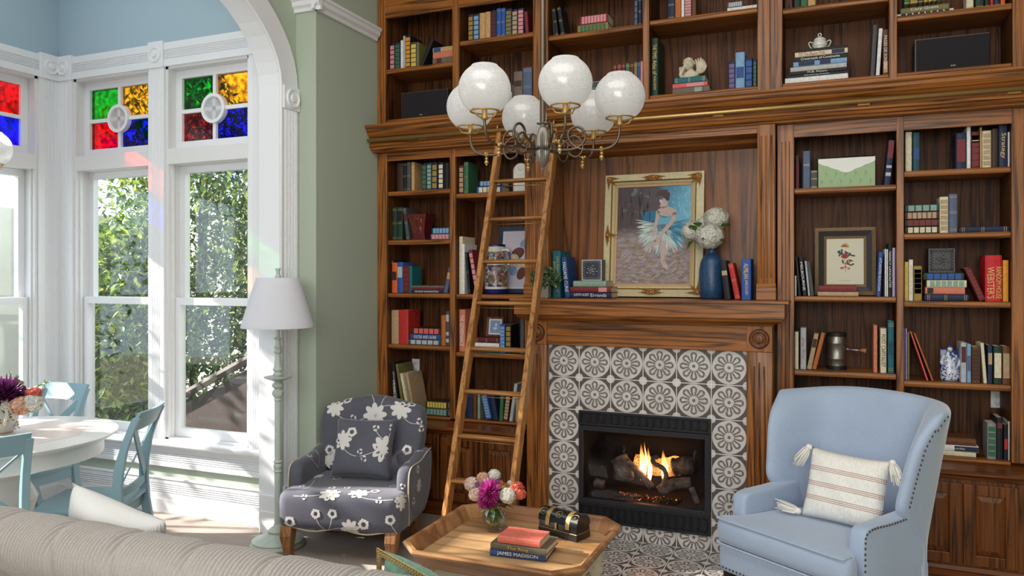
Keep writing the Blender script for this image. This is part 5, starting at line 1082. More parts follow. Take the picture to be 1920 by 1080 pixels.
e = .026; W2 = w_/2-e
ornament(-W2, e, (0, 1.57, .785, .3, 1.27), .08); ornament(W2, e, (3.14, 1.57, 2.36), .075); ornament(-W2, h_-e, (0, -1.57, -.785), .075); ornament(W2, h_-e, (3.14, -1.57, -2.36, 3.44, -1.87), .08)
ornament(0, e, (0, 3.14, .35, 2.79), .08); ornament(0, h_-e, (0, 3.14, -.35, -2.79), .08); ornament(-W2, h_/2, (1.57, -1.57, 0), .07); ornament(W2, h_/2, (1.57, -1.57, 3.14), .07)
# vase of hydrangeas
VB = plain('blue_crackle_glaze', '#26466b', .35, noise=.25, nscale=60, bump=.7, bscale=70); p = W(1334.5, 560.5, Y=4.80)
t = thing('vase', 'textured dark blue bottle vase on the mantelpiece', 'vase', (p.x, 4.80, ML+.001)); m = MB()
m.lathe([(0, 0), (.06, 0), (.068, .01), (.075, .06), (.077, .12), (.074, .18), (.066, .225), (.052, .255), (.038, .268), (.031, .28), (.031, .3), (.036, .312), (.029, .312), (.024, .29), (0, .25)], n=40); m.build('body', VB, t, smooth=True)
PET = leaf_mat('hydrangea_petals', [(0, lin('#d9d6c4')), (.5, lin('#eeece2')), (1, lin('#fbfaf6'))]); LF = leaf_mat('hydrangea_leaf', [(0, lin('#3f6b2a')), (1, lin('#6f9a3c'))])
def florets(parent, c, r, N, mat, s=.012, seed=0, name='flower_head', sc=(1, 1, .9)):
    rnd = random.Random(seed); vs, fs = [], []
    for i in range(N):
        z = 1-2*(i+.5)/N; a = i*2.39996; n = Vector((math.sqrt(1-z*z)*math.cos(a), math.sqrt(1-z*z)*math.sin(a), z)); n = (n+Vector((rnd.uniform(-.2, .2), rnd.uniform(-.2, .2), rnd.uniform(-.2, .2)))).normalized()
        o = Vector(c) + Vector((n.x*sc[0], n.y*sc[1], n.z*sc[2]))*r*rnd.uniform(.82, 1.08); u = n.orthogonal().normalized(); v = n.cross(u); b0 = rnd.uniform(0, 1.57)
        for k in range(4):
            a = b0+k*1.5708; d = u*math.cos(a)+v*math.sin(a); e = n.cross(d); q = len(vs)
            vs += [o, o+d*s*.6+e*s*.45+n*s*.15, o+d*s*1.05+n*s*.05, o+d*s*.6-e*s*.45+n*s*.15]; fs.append((q, q+1, q+2, q+3))
    me = bpy.data.meshes.new(name); me.from_pydata([tuple(v) for v in vs], [], fs); me.materials.append(mat); o = bpy.data.objects.new(name, me); COL.objects.link(o); o.parent = parent; return o
def leafblade(mb, p, d, L_, wd, curl=.2):
    p, d = Vector(p), Vector(d).normalized(); s = d.cross(Vector((0, .3, 1))).normalized(); n = s.cross(d); rows = []
    for k in range(6):
        u = k/5; wv = wd*math.sin(math.pi*min(.98, u*.9+.06)); c_ = p+d*L_*u - n*curl*L_*u*u; rows.append([c_-s*wv+n*wv*.25, c_, c_+s*wv+n*wv*.25])
    for i in range(5):
        for j in range(2): mb.face([rows[i][j], rows[i+1][j], rows[i+1][j+1], rows[i][j+1]])
def sub_from(px, py, Y, base): return W(px, py, Y=Y) - Vector(base)
t = thing('hydrangea_bunch', 'bunch of white hydrangeas with green leaves in the dark blue vase', 'flowers', (p.x, 4.80, ML+.28)); B0 = (p.x, 4.80, ML+.28)
for k, (x, y, Y, r) in enumerate(((1299, 433, 4.80, .066), (1331, 443, 4.73, .078), (1343, 410, 4.80, .07), (1326, 421, 4.88, .06))):
    c = sub_from(x, y, Y, B0); florets(t, c, r*.98, 260, PET, .021, k); m = MB(); m.tube([(0, 0, 0), c*.5+Vector((0, 0, .01)), c], .004, 6); m.build('stem', LF, t)
for x, y, d in ((1302, 434, (-.2, -.5, .6)), (1352, 424, (1, -.2, .2)), (1346, 450, (.8, -.3, -.1)), (1300, 452, (-.6, -.2, -.6)), (1310, 425, (-.1, -.8, .5))):
    m = MB(); c = sub_from(x, y, 4.74, B0); leafblade(m, c, d, .06, .028); m.build('leaf', LF, t)
# little plant
p = W(1023, 557, Y=4.66); t = thing('potted_plant', 'small bushy green plant in a grey square pot, left end of mantelpiece', 'plant', (p.x, 4.66, ML+.001))
m = MB(); m.loft([[(-r, -r, z), (r, -r, z), (r, r, z), (-r, r, z)] for r, z in ((.024, 0), (.03, .075), (.026, .075), (.025, .06))]); m.build('pot', plain('grey_pot', '#8f8b84', .7), t)
leaves(1100, (0, 0, .125), (.105, .07, .07), .016, leaf_mat('boxwood', [(0, lin('#3c5a34')), (.6, lin('#7d9a68')), (1, lin('#b9c79a'))]), t, shell=.2)
m = MB(); [m.tube([(0, 0, .06), (.03*math.cos(k), .03*math.sin(k), .12)], .0015, 4) for k in range(6)]; m.build('stem', BARK, t)
# ---------------------------------------------------------------- helpers for upholstery
def bake(o, lv=1):
    md = o.modifiers.new('s', 'SUBSURF'); md.levels = lv; md.render_levels = lv
    dg = bpy.context.evaluated_depsgraph_get(); dg.update(); me = bpy.data.meshes.new_from_object(o.evaluated_get(dg)); o.modifiers.clear(); old = o.data; o.data = me; me.name = old.name
    for p in me.polygons: p.use_smooth = True
    return o
def inset(P, d):
    n = len(P); cx = sum(p[0] for p in P)/n; cy_ = sum(p[1] for p in P)/n; out = []
    for i in range(n):
        a, b, c = Vector(P[i-1]), Vector(P[i]), Vector(P[(i+1) % n]); t = ((b-a).normalized() + (c-b).normalized())
        t = t.normalized() if t.length > 1e-6 else (c-b).normalized(); nn = Vector((-t.y, t.x))
        if nn.dot(Vector((cx, cy_))-b) < 0: nn = -nn
        out.append(tuple(b + nn*d))
    return out
def slab(mb, P, axis, x0, x1, r, f=None, M=None):
    """outline P extruded from x0 to x1 along axis with rounded edges of radius r"""
    L = []
    for k in range(5): a = R(90*k/4); L.append((x0 + r*(1-math.sin(a)), r*(1-math.cos(a)) if k else r))
    lv = [(x0 + r*(1-math.sin(R(a))), r*(1-math.cos(R(a)))) for a in (90, 60, 30, 0)] + [(x1 - r*(1-math.sin(R(a))), r*(1-math.cos(R(a)))) for a in (0, 30, 60, 90)]
    g = {'X': lambda p, a: (a, p[0], p[1]), 'Y': lambda p, a: (p[0], a, p[1]), 'Z': lambda p, a: (p[0], p[1], a)}[axis]
    loops = []
    for x, i in lv:
        Q = inset(P, i) if i > 1e-6 else P; loops.append([Vector(g(p, x)) for p in Q])
    if f: loops = [[Vector(f(p)) for p in l] for l in loops]
    mb.loft(loops, M=M)
def rrect(x0, x1, y0, y1, r, n=4):
    P = []
    for cx, cy_, a in ((x1-r, y1-r, 0), (x0+r, y1-r, 90), (x0+r, y0+r, 180), (x1-r, y0+r, 270)): P += arc(cx, cy_, r, a, a+90, n)
    return P
def pillow_mesh(mb, w_, h_, t_, n=22, pinch=.07, M=None, seed=0):
    b = bmesh.new(); rnd = random.Random(seed); ph = [rnd.uniform(0, 6) for _ in range(6)]; G = {}
    for s in (1, -1):
        for i in range(n+1):
            for j in range(n+1):
                u, v = 2*i/n-1, 2*j/n-1; edge = (i in (0, n)) or (j in (0, n))
                if s < 0 and edge: G[s, i, j] = G[1, i, j]; continue
                x = u*w_/2*(1-pinch*(1-v*v)*abs(u)**3); z = v*h_/2*(1-pinch*(1-u*u)*abs(v)**3)
                y = s*t_/2*((1-u**4)*(1-v**4))**.55 * (1+.04*math.sin(5*u+ph[0])*math.cos(4*v+ph[1])) + .004*math.sin(9*u+6*v+ph[2])*(1-u*u)*(1-v*v)
                G[s, i, j] = b.verts.new((x, -y, z))
        for i in range(n):
            for j in range(n):
                f_ = [G[s, i, j], G[s, i+1, j], G[s, i+1, j+1], G[s, i, j+1]]
                try: b.faces.new(f_ if s > 0 else f_[::-1])
                except ValueError: pass
    mb.add(b, M)
def ptM(root):
    bpy.context.view_layer.update(); return root.matrix_world.copy()
def embroider(root, org, s, flowers, stems, mat):
    """raised embroidery following the upholstery surface; added to the part it sits on"""
    bpy.context.view_layer.update(); parts = [o for o in root.children_recursive if o.type == 'MESH' and o.get('_fab')]
    if root.type == 'MESH': parts = [root]
    bv = []
    for o in parts:
        MW = o.matrix_world; me = o.data; bv.append((o, BVHTree.FromPolygons([MW @ v.co for v in me.vertices], [tuple(p.vertices) for p in me.polygons])))
    out = {o.name: [] for o in parts}
    def hit(px, py):
        best = None; d = ray(px, py)
        for o, b in bv:
            h = b.ray_cast(Vector((0, 0, HC)), d)
            if h[0] is not None and (best is None or h[3] < best[3]): best = (h[0], h[1], o, h[3], b)
        return best
    def proj(b, p, off):
        q_, n, i, d = b.find_nearest(p)
        if (Vector((0, 0, HC))-q_).dot(n) < 0 and n.z < -.2: n = -n
        return q_ + n*off
    def leafshape(h, c, u, v, a, L_, wd, off):
        d = u*math.cos(a)+v*math.sin(a); e = u*-math.sin(a)+v*math.cos(a); P = []
        for k in range(9):
            q_ = k/8*2-1; P.append(c + d*L_*(.5+.5*math.sin(q_*math.pi/2)) + e*wd*math.cos(q_*math.pi/2))
        for k in range(7, 0, -1): q_ = k/8*2-1; P.append(c + d*L_*(.5+.5*math.sin(q_*math.pi/2)) - e*wd*math.cos(q_*math.pi/2))
        out[h[2].name].append([proj(h[4], p, off) for p in P])
    rnd = random.Random(3)
    for x, y, r, *kd in flowers:
        px, py = org[0]+x/s, org[1]+y/s; h = hit(px, py)
        if not h: continue
        c, n = h[0], h[1]; scale = (c-Vector((0, 0, HC))).length/F; R_ = r/s*scale*1.05; u = n.orthogonal().normalized(); v = n.cross(u); a0 = rnd.uniform(0, 6)
        R_ *= 1.12
        if r >= 30:
            for k in range(8): leafshape(h, c+(u*math.cos(a0+k*.785)+v*math.sin(a0+k*.785))*R_*.12, u, v, a0+k*.785, R_*.88, R_*.24, .0022)
            for k in range(6): leafshape(h, c, u, v, a0+.4+k*1.047, R_*.4, R_*.14, .0035)
        else:
            for k in range(5 if r > 20 else 3):
                a = a0+k*6.2832/(5 if r > 20 else 3); cc = c + (u*math.cos(a)+v*math.sin(a))*R_*.45
                for j in range(3): leafshape(h, cc, u, v, a+(j-1)*1.1, R_*.55, R_*.2, .0022)
    for st in stems:
        hs = [hit(org[0]+p[0]/s, org[1]+p[1]/s) for p in catmull([(a, b, 0) for a, b in st], 4)]; hs = [h for h in hs if h]
        for a, b in zip(hs, hs[1:]):
            if a[2] is not b[2] or (a[0]-b[0]).length > .08: continue
            d = (b[0]-a[0]).normalized(); e = a[1].cross(d).normalized()*.0016
            out[a[2].name].append([proj(a[4], p, .0016) for p in (a[0]-e, a[0]+e, b[0]+e, b[0]-e)])
    for o in parts:
        if not out[o.name]: continue
        bm = bmesh.new(); bm.from_mesh(o.data); inv = o.matrix_world.inverted()
        for P in out[o.name]:
            c = sum(P, Vector())/len(P); vc = [bm.verts.new(inv @ p) for p in P]
            try: f_ = bm.faces.new(vc); f_.material_index = 1; f_.smooth = True
            except ValueError: pass
        bm.to_mesh(o.data); bm.free()
        if len(o.data.materials) < 2: o.data.materials.append(mat)
def fab(o): o['_fab'] = 1; return o
def fabric(name, col, weave=500, noise=.1, sheen=.3, bump=.3):
    q = NT(name); c = lin(col); a = q.n('TexNoise', Vector=q.obj((1, 1, .25)), Scale=weave, Detail=2.).outputs[0]; b = q.n('TexNoise', Vector=q.obj(), Scale=5., Detail=3.).outputs[0]
    f_ = q.math('ADD', q.math('MULTIPLY', a, .6), q.math('MULTIPLY', b, .4)); q.link(q.ramp(f_, [(.35, tuple(x*(1-noise) for x in c[:3])+(1,)), (.65, tuple(min(1, x*(1+noise)) for x in c[:3])+(1,))]), q.b.inputs['Base Color'])
    q.b.inputs['Roughness'].default_value = .85; q.b.inputs['Sheen Weight'].default_value = sheen; q.b.inputs['Sheen Roughness'].default_value = .4; q.bump(a, bump, .001); return q.m
GREYF = fabric('grey_linen', '#585864', noise=.16); EMBR = plain('white_embroidery', '#dedad6', .8, bump=.6, bscale=500); BEIGE = plain('beige_piping', '#cdbfa8', .8)
BLUEF = fabric('blue_velvet', '#a8b8d0', weave=300, noise=.07, sheen=.6, bump=.1)

# ---------------------------------------------------------------- grey embroidered armchair
t = thing('armchair', 'grey linen armchair embroidered with white flowers beside the floor lamp', 'armchair', (-2.555, 3.63, 0), R(12))
m = MB(); slab(m, rrect(-.37, .37, -.06, .50, .07), 'Z', .165, .392, .05, f=lambda p: (p[0], p[1], p[2] + .018*math.cos(min(1, abs(p[0])/.37)*1.57)*math.cos(min(1, abs(p[1]-.2)/.3)*1.5) if p[2] > .3 else p[2] + .012*math.cos(p[0]*20)*(1 if p[1] < .0 else 0))); fab(bake(m.build('seat', GREYF, t)))
bo = [(-.30, .30), (.30, .30), (.335, .55), (.345, .72), (.33, .785), (.29, .805), (.2, .822), (.1, .852), (0, .862), (-.1, .852), (-.2, .822), (-.29, .805), (-.33, .785), (-.345, .72), (-.335, .55)]
m = MB(); slab(m, bo, 'Y', .40, .53, .05, f=lambda p: (p[0], p[1] + (p[2]-.3)*.15, p[2])); fab(bake(m.build('backrest', GREYF, t)))
for sg in (-1, 1):
    ao = [(.1, .18), (.52, .18), (.56, .40), (.57, .56), (.46, .545), (.3, .52), (.17, .525), (.115, .505), (.095, .46), (.09, .38)]
    m = MB(); x0, x1 = sorted((sg*.285, sg*.375)); slab(m, ao, 'X', x0, x1, .035); a = fab(bake(m.build('arm', GREYF, t)))
    m = MB(); xo = sg*.366; m.tube(catmull([(xo, .108, .19), (xo, .098, .38), (xo, .105, .46), (xo, .125, .495), (xo, .18, .512), (xo, .32, .508), (xo, .45, .53), (xo, .53, .54)], 5), .0045, 6); tag(m.build('piping', BEIGE, a, smooth=True), 'beige piping along the arm')
m = MB(); m.tube([(-.345+.69*k/40, -.035, .185+.010*math.cos((-.345+.69*k/40)*20)) for k in range(41)], .005, 6); m.build('skirt_piping', BEIGE, t, smooth=True)
for x, y, fr in ((-.31, .0, 1), (.31, .0, 1), (-.28, .44, 0), (.28, .44, 0)):
    m = MB(); L = []
    for z, w_, dy in (((.2, .042, 0), (.14, .04, -.018*fr), (.07, .03, -.012*fr+.02*(1-fr)), (.02, .024, .0+.04*(1-fr)), (0, .027, .004+.045*(1-fr)))): L.append([(x-w_*.8, y+dy-w_, z), (x+w_*.8, y+dy-w_, z), (x+w_*.8, y+dy+w_, z), (x-w_*.8, y+dy+w_, z)])
    m.loft(L); m.build('leg', LEGW, t, bevel=.004)
cush = MB(); pillow_mesh(cush, .385, .36, .13, M=Matrix.Translation((0, 0, .18))); cu = cush.build('throw_pillow', GREYF, smooth=True); tag(cu, 'square grey pillow with white embroidered flowers on the grey armchair', 'pillow')
MW = ptM(t); cu.location = MW @ Vector((.015, .255, .402)); cu.rotation_euler = (R(-19), 0, R(12)); 
C3 = (500, 700)
embroider(cu, C3, 3, [(430, 375, 46), (655, 425, 62), (480, 330, 25), (545, 480, 17), (525, 440, 15), (615, 308, 18), (703, 305, 18), (615, 580, 22), (703, 580, 22), (470, 592, 24)], [[(430, 420), (470, 455), (530, 465), (620, 435)], [(665, 380), (625, 340), (615, 310)], [(675, 388), (690, 350), (700, 315)]], EMBR)
embroider(t, C3, 3, [(385, 192, 45), (610, 235, 58), (755, 200, 52), (457, 152, 24), (590, 118, 18), (678, 122, 18), (817, 175, 22), (487, 250, 17), (860, 270, 18), (870, 312, 18), (355, 680, 52), (520, 675, 50), (755, 715, 50), (212, 695, 15), (370, 645, 20), (455, 645, 18),
 (632, 715, 18), (610, 665, 25), (395, 592, 24), (710, 635, 18), (275, 790, 24), (370, 790, 24), (470, 872, 46), (545, 850, 28), (130, 835, 28), (85, 865, 20), (695, 825, 26), (355, 430, 24), (385, 465, 32), (338, 495, 34), (278, 580, 36), (240, 465, 16), (200, 635, 16),
 (790, 430, 25), (845, 440, 15), (790, 500, 16), (765, 635, 15), (775, 685, 15), (850, 540, 22), (855, 630, 34), (825, 720, 20)],
 [[(385, 230), (440, 255), (500, 268), (570, 245)], [(610, 180), (600, 140), (590, 120)], [(640, 190), (655, 150), (678, 125)], [(640, 190), (680, 180), (715, 185)], [(770, 250), (810, 280), (860, 285), (885, 300)], [(150, 690), (220, 692), (300, 685)], [(500, 690), (560, 705), (640, 715), (710, 712)],
  [(330, 880), (295, 850), (275, 805)], [(350, 880), (362, 840), (365, 805)], [(350, 880), (390, 872), (430, 870)], [(740, 910), (710, 870), (695, 840)], [(290, 530), (250, 480), (240, 465)], [(290, 530), (295, 470), (280, 440)], [(270, 600), (240, 640), (205, 650)]], EMBR)

# ---------------------------------------------------------------- blue wing chair
t = thing('wing_chair', 'pale blue velvet wing chair with brass nailhead trim right of the fireplace', 'armchair', (-.223, 3.592, 0), R(-34.3))
m = MB(); slab(m, rrect(-.345, .345, -.005, .61, .03), 'Z', .205, .335, .015); fab(bake(m.build('seat_base', BLUEF, t)))
m = MB(); slab(m, rrect(-.35, .35, -.03, .12, .035)[:0] + [(-.35, -.02), (-.3, -.035), (.3, -.035), (.35, -.02), (.355, .07), (.27, .09), (.265, .6), (-.265, .6), (-.27, .09), (-.355, .07)], 'Z', .337, .462, .045, f=lambda p: (p[0], p[1], p[2] + (.022*math.cos(min(1.57, abs(p[0])*4))*math.cos(min(1.57, abs(p[1]-.28)*4)) if p[2] > .42 else 0)))
cs = bake(m.build('seat_cushion', BLUEF, t), 2)
for zz, e in ((.458, .0), (.342, .0)):
    m = MB(); m.tube(catmull([(-.328, .04, zz), (-.328, -.004, zz), (-.30, -.026, zz), (0, -.027, zz), (.30, -.026, zz), (.328, -.004, zz), (.328, .04, zz)], 6), .005, 6); m.build('piping', BLUEF, cs, smooth=True)
for sg in (-1, 1):
    ao = [(.095, .21), (.56, .21), (.57, .45), (.58, .585), (.5, .575), (.3, .565), (.15, .568), (.11, .555), (.095, .52)]
    m = MB(); x0, x1 = sorted((sg*.27, sg*.35)); slab(m, ao, 'X', x0, x1, .02); a = bake(m.build('arm', BLUEF, t))
    m = MB(); N = MB(); pth = catmull([(sg*.352, .10, .22), (sg*.352, .10, .5), (sg*.352, .12, .545), (sg*.352, .17, .556), (sg*.352, .3, .553), (sg*.352, .42, .558), (sg*.352, .5, .565)], 40); dist = 0; last = pth[0]
    for p in pth:
        dist += (p-last).length; last = p
        if dist > .019: N.ball(p, .0062, 1, (.6, 1, 1)); dist = 0
    N.build('nailhead_trim', BRASSD, a, smooth=True)
lv = []; zs = [.21, .30, .36, .42, .48, .55, .60, .65, .75, .85, .92, .97, 1.0, 1.02, 1.03]
def ring(z, k=0.):
    s = max(0, (z-.40)/.63); hb = .272+.04*s; ht = hb+.085+.045*s*s; v0 = .60+.15*s
    e = .06 if z < .42 else (.06+.22*min(1, (z-.42)/.17)); e = e if z < .84 else e - .10*((z-.84)/.19)**1.6
    e = max(e, .05); up = .015*math.sin(min(1, max(0, z-.9)/.1)*1.57)
    O = [(-ht, v0-e), (-ht+.01, v0-e*.5), (-hb-.055, v0), (-hb-.03, v0+.07), (-hb+.05, v0+.095), (-.12, v0+.105), (.12, v0+.105), (hb-.05, v0+.095), (hb+.03, v0+.07), (hb+.055, v0), (ht-.01, v0-e*.5), (ht, v0-e)]
    I = [(ht-.035, v0-e-.022), (ht-.068, v0-e), (hb-.01, v0-e*.5), (hb-.045, v0-.03), (hb-.11, v0+.0), (.1, v0+.012), (-.1, v0+.012), (-hb+.11, v0), (-hb+.045, v0-.03), (-hb+.01, v0-e*.5), (-ht+.068, v0-e), (-ht+.035, v0-e-.022)]
    P = O + I
    if k:
        n = len(O); P2 = []
        for i, (x, y) in enumerate(O): o = I[::-1][i]; P2.append((x+(o[0]-x)*k*.5, y+(o[1]-y)*k*.5))
        for i, (x, y) in enumerate(I): o = O[::-1][i]; P2.append((x+(o[0]-x)*k*.5, y+(o[1]-y)*k*.5))
        P = P2
    return [(x, y, z + .02*(1-abs(x)/.36)*(1 if z > 1.0 else 0) - .012*(abs(x)/.36)**2*(1 if z > .95 else 0)) for x, y in P]
m = MB(); m.loft([ring(z, {1.0: .08, 1.02: .35, 1.03: .8}.get(z, 0)) for z in zs], cap=False)
for z_ in (zs[0], zs[-1]):
    rg_ = ring(z_, .8 if z_ > 1 else 0); h_n = len(rg_)//2
    for i in range(h_n-1): m.face([rg_[i], rg_[i+1], rg_[-2-i], rg_[-1-i]])
bmesh.ops.remove_doubles(m.bm, verts=m.bm.verts, dist=1e-5); bmesh.ops.recalc_face_normals(m.bm, faces=m.bm.faces)
wb = bake(m.build('backrest', BLUEF, t), 2)
for sg in (-1, 1):
    N = MB(); pth = []
    for z in [.60+.01*i for i in range(43)]: r_ = ring(z); x, y, zz = r_[11] if sg > 0 else r_[0]; pth.append(Vector((x*(1 if sg > 0 else .975), y+(.012 if sg > 0 else .05), zz-.004)))
    dist = 0; last = pth[0]
    for p in pth:
        dist += (p-last).length; last = p
        if dist > .018: N.ball(p, .0062, 1, (.4, 1, 1)); dist = 0
    N.build('nailhead_trim', BRASSD, wb, smooth=True)
    m = MB(); m.tube([(sg*(.272+.04*s-.045), .60+.15*s-.044, .48+.50*s) for s in [k/12 for k in range(13)]], .004, 6); m.build('seam_piping', BLUEF, wb, smooth=True)
N = MB(); [N.ball((-.33+.0205*k, -.006, .225), .0062, 1, (1, .6, 1)) for k in range(33)]; N.build('nailhead_trim', BRASSD, t, smooth=True)
DKL = plain('espresso_wood', '#231a16', .35)
for x, y, dy in ((-.3, .04, 0), (.3, .04, 0), (-.29, .64, .06), (.29, .64, .06)):
    m = MB(); m.loft([[(x-w_, y-w_+d_, z), (x+w_, y-w_+d_, z), (x+w_, y+w_+d_, z), (x-w_, y+w_+d_, z)] for z, w_, d_ in ((.206, .026, 0), (0, .016, dy))]); m.build('leg', DKL, t, bevel=.002)
q = NT('striped_cotton'); co = q.n('SeparateXYZ', Vector=q.obj()); z, x = co.outputs[2], co.outputs[0]; nz = q.n('TexNoise', Vector=q.obj((3, 1, 1)), Scale=60., Detail=3.).outputs[0]
st = None
for zc in (.10, .165, .235):
    for dz in (-.008, 0, .008):
        k = q.math('LESS_THAN', q.math('ABSOLUTE', q.math('SUBTRACT', z, zc+dz)), .0022); st = k if st is None else q.math('MAXIMUM', st, k)
dash = q.math('GREATER_THAN', q.math('FRACT', q.math('MULTIPLY', x, 190.)), .3)
q.link(q.mix(q.math('MULTIPLY', st, dash), q.ramp(nz, [(.3, lin('#e6e2da')), (.7, lin('#f6f4ef'))]), lin('#a87464')), q.b.inputs['Base Color']); q.b.inputs['Roughness'].default_value = .9; q.bump(nz, .5, .003); STR = q.m
COT = plain('white_cotton', '#f0ede6', .9, bump=.5, bscale=300)
MW = ptM(t); pos = MW @ Vector((.075, .34, .462))
t2 = thing('tasselled_pillow', 'white striped pillow with tassels on the blue wing chair', 'pillow', pos, 0); t2.rotation_euler = (R(-17), R(2), R(-22))
m = MB(); pillow_mesh(m, .37, .33, .13, M=Matrix.Translation((0, 0, .168)), seed=4); m.build('cushion', STR, t2, smooth=True)
for x, z, d in ((-.19, .325, (-.35, -.1, -.75)), (.19, .325, (.4, -.15, -.8)), (-.195, .02, (-1, -.15, .08))):
    m = MB(); d = Vector(d).normalized(); p = Vector((x, -.015, z)); m.ball(p, .016, 2); rnd = random.Random(int(x*100+z*1000))
    for k in range(56):
        e = Vector((rnd.uniform(-1, 1), rnd.uniform(-1, 1), rnd.uniform(-1, 1)))*.02; m.tube([p+e*.3, p+d*.03+e*.9, p+d*.085+e*1.2], .0030, 4)
    m.build('tassel', COT, t2, smooth=True)

# ---------------------------------------------------------------- coffee table
X0, X1, Y0, Y1, CH, ZR = -1.687, -.885, 2.755, 3.508, .10, .48
t = thing('coffee_table', 'square pine tray-top coffee table with cream turned legs', 'table', ((X0+X1)/2, (Y0+Y1)/2, 0)); cxt, cyt = (X0+X1)/2, (Y0+Y1)/2
def octo(i, z, ch=CH):
    a, b, c, d = X0-cxt+i, X1-cxt-i, Y0-cyt+i, Y1-cyt-i; e = max(.02, ch - i*.586)
    return [(a+e, c, z), (b-e, c, z), (b, c+e, z), (b, d-e, z), (b-e, d, z), (a+e, d, z), (a, d-e, z), (a, c+e, z)]
m = MB(); m.loft([octo(.055, .398), octo(.045, .405), octo(.005, .455), octo(-.004, .463), octo(-.006, .472), octo(.002, .48), octo(.018, .48), octo(.024, .474), octo(.055, .425), octo(.055, .415)], cap=False); m.build('tray_rim', PINEY, t)
m = MB(); m.loft([octo(.05, .40), octo(.05, .424)]); m.build('table_top', PINE, t)
CRW = plain('cream_paint', '#d9cfb4', .5, noise=.05, nscale=10); a, b, c, d = X0-cxt+.1, X1-cxt-.1, Y0-cyt+.1, Y1-cyt-.1
m = MB(); frame(m, a, b, 0, 1, .02, 0, 1) if 0 else None
m.box(a, b, c, c+.02, .315, .399); m.box(a, b, d-.02, d, .315, .399); m.box(a, a+.02, c, d, .315, .399); m.box(b-.02, b, c, d, .315, .399); m.build('apron', CRW, t)
for x, y in ((a+.015, c+.015), (b-.015, c+.015), (b-.015, d-.015), (a+.015, d-.015)):
    m = MB(); m.box(x-.033, x+.033, y-.033, y+.033, .31, .3985, bevel=.003)
    m.lathe([(0, 0), (.022, 0), (.026, .02), (.018, .04), (.024, .07), (.034, .13), (.036, .17), (.028, .2), (.02, .215), (.032, .225), (.032, .235), (.022, .245), (.034, .265), (.034, .28), (.026, .29), (.03, .31), (0, .31)], c=(x, y, 0), n=24); m.build('leg', CRW, t, smooth='auto')
TZ = .4247
for (w_, d_, th, x, y, rz, col, ti, lb, tc) in ((.243, .172, .030, -1.336, 2.968, 5, 'royal blue', 'JAMES MADISON', 'blue book lettered on its spine, bottom of the coffee table stack', 'w'), (.245, .168, .026, -1.332, 2.966, 1, 'olive', 'The Ring', 'olive book in the middle of the coffee table stack', 'g'), (.188, .13, .030, -1.302, 2.972, 1, 'salmon', '', 'coral pink book on top of the coffee table stack', 'g')):
    b = thing('book', lb, 'book', group='books stacked on the coffee table'); spine_mesh(b, th, w_, d_, {'salmon': '#d4705f', 'royal blue': '#34507e', 'olive': '#5f5a4a'}.get(col, col), PAGES, '', ti, TM[tc])
    b.rotation_euler = (0, R(-90), R(rz)); b.location = (x + w_*math.cos(R(rz)), y + w_*math.sin(R(rz)), TZ+.001); TZ += th+.0008
# treasure chest
t = thing('treasure_chest', 'small black domed chest with brass straps on the coffee table', 'chest', (-1.254, 3.328, .4255), R(-18.3)); w_, d_ = .218, .105
m = MB(); m.box(0, w_, 0, d_, 0, .03, bevel=.002); m.box(.003, w_-.003, .003, d_-.003, .03, .06); m.build('base', plain('black_lacquer', '#14151c', .25, coat=.4), t); BL = bpy.data.materials['black_lacquer']
dome = [(0, .0605), (d_, .0605)] + [(d_/2 + d_/2*math.cos(R(a)), .0605+.052*math.sin(R(a))) for a in range(15, 180, 15)]
m = MB(); m.prism(dome, 'X', 0, w_); m.build('lid', BL, t, smooth='auto')
CMP = plain('worn_brass', '#b59a62', .4, .6, noise=.4, nscale=220, bump=.5, bscale=300)
for x in (.042, .155):
    m = MB(); m.loft([[(x, d_/2 - (d_/2+.001)*math.cos(R(a)), .0605+.053*math.sin(R(a))), (x+.022, d_/2 - (d_/2+.001)*math.cos(R(a)), .0605+.053*math.sin(R(a)))] for a in range(0, 181, 12)], closed=False, cap=False); m.face([(x, -.001, .045), (x+.022, -.001, .045), (x+.022, -.001, .061), (x, -.001, .061)]); m.build('brass_strap', CMP, t)
m = MB(); m.tube([(.001, -.0005, .031), (w_-.001, -.0005, .031), (w_+.0005, d_, .031)], .0014, 5); m.build('brass_line', CMP, t)
m = MB(); m.box(.098, .108, -.004, .0, .035, .065, bevel=.001); m.ball((.103, -.005, .042), .005, 1); m.build('latch', CMP, t)
for cx in (.02, .109, .198):
    m = MB(); m.tube([(cx+.02*math.cos(a)*(.8 if cx == .109 else 1), d_/2-(d_/2+.001)*math.cos(R(48+18*math.sin(a))), .0605+.0535*math.sin(R(48+18*math.sin(a)))) for a in [6.2832*k/20 for k in range(20)] if 0 < cx+.02*math.cos(a) < w_], .0012, 4)
    m.ball((cx, d_/2-(d_/2+.001)*math.cos(R(48)), .0605+.053*math.sin(R(48))), .005, 1); m.build('wire_inlay', CMP, t)
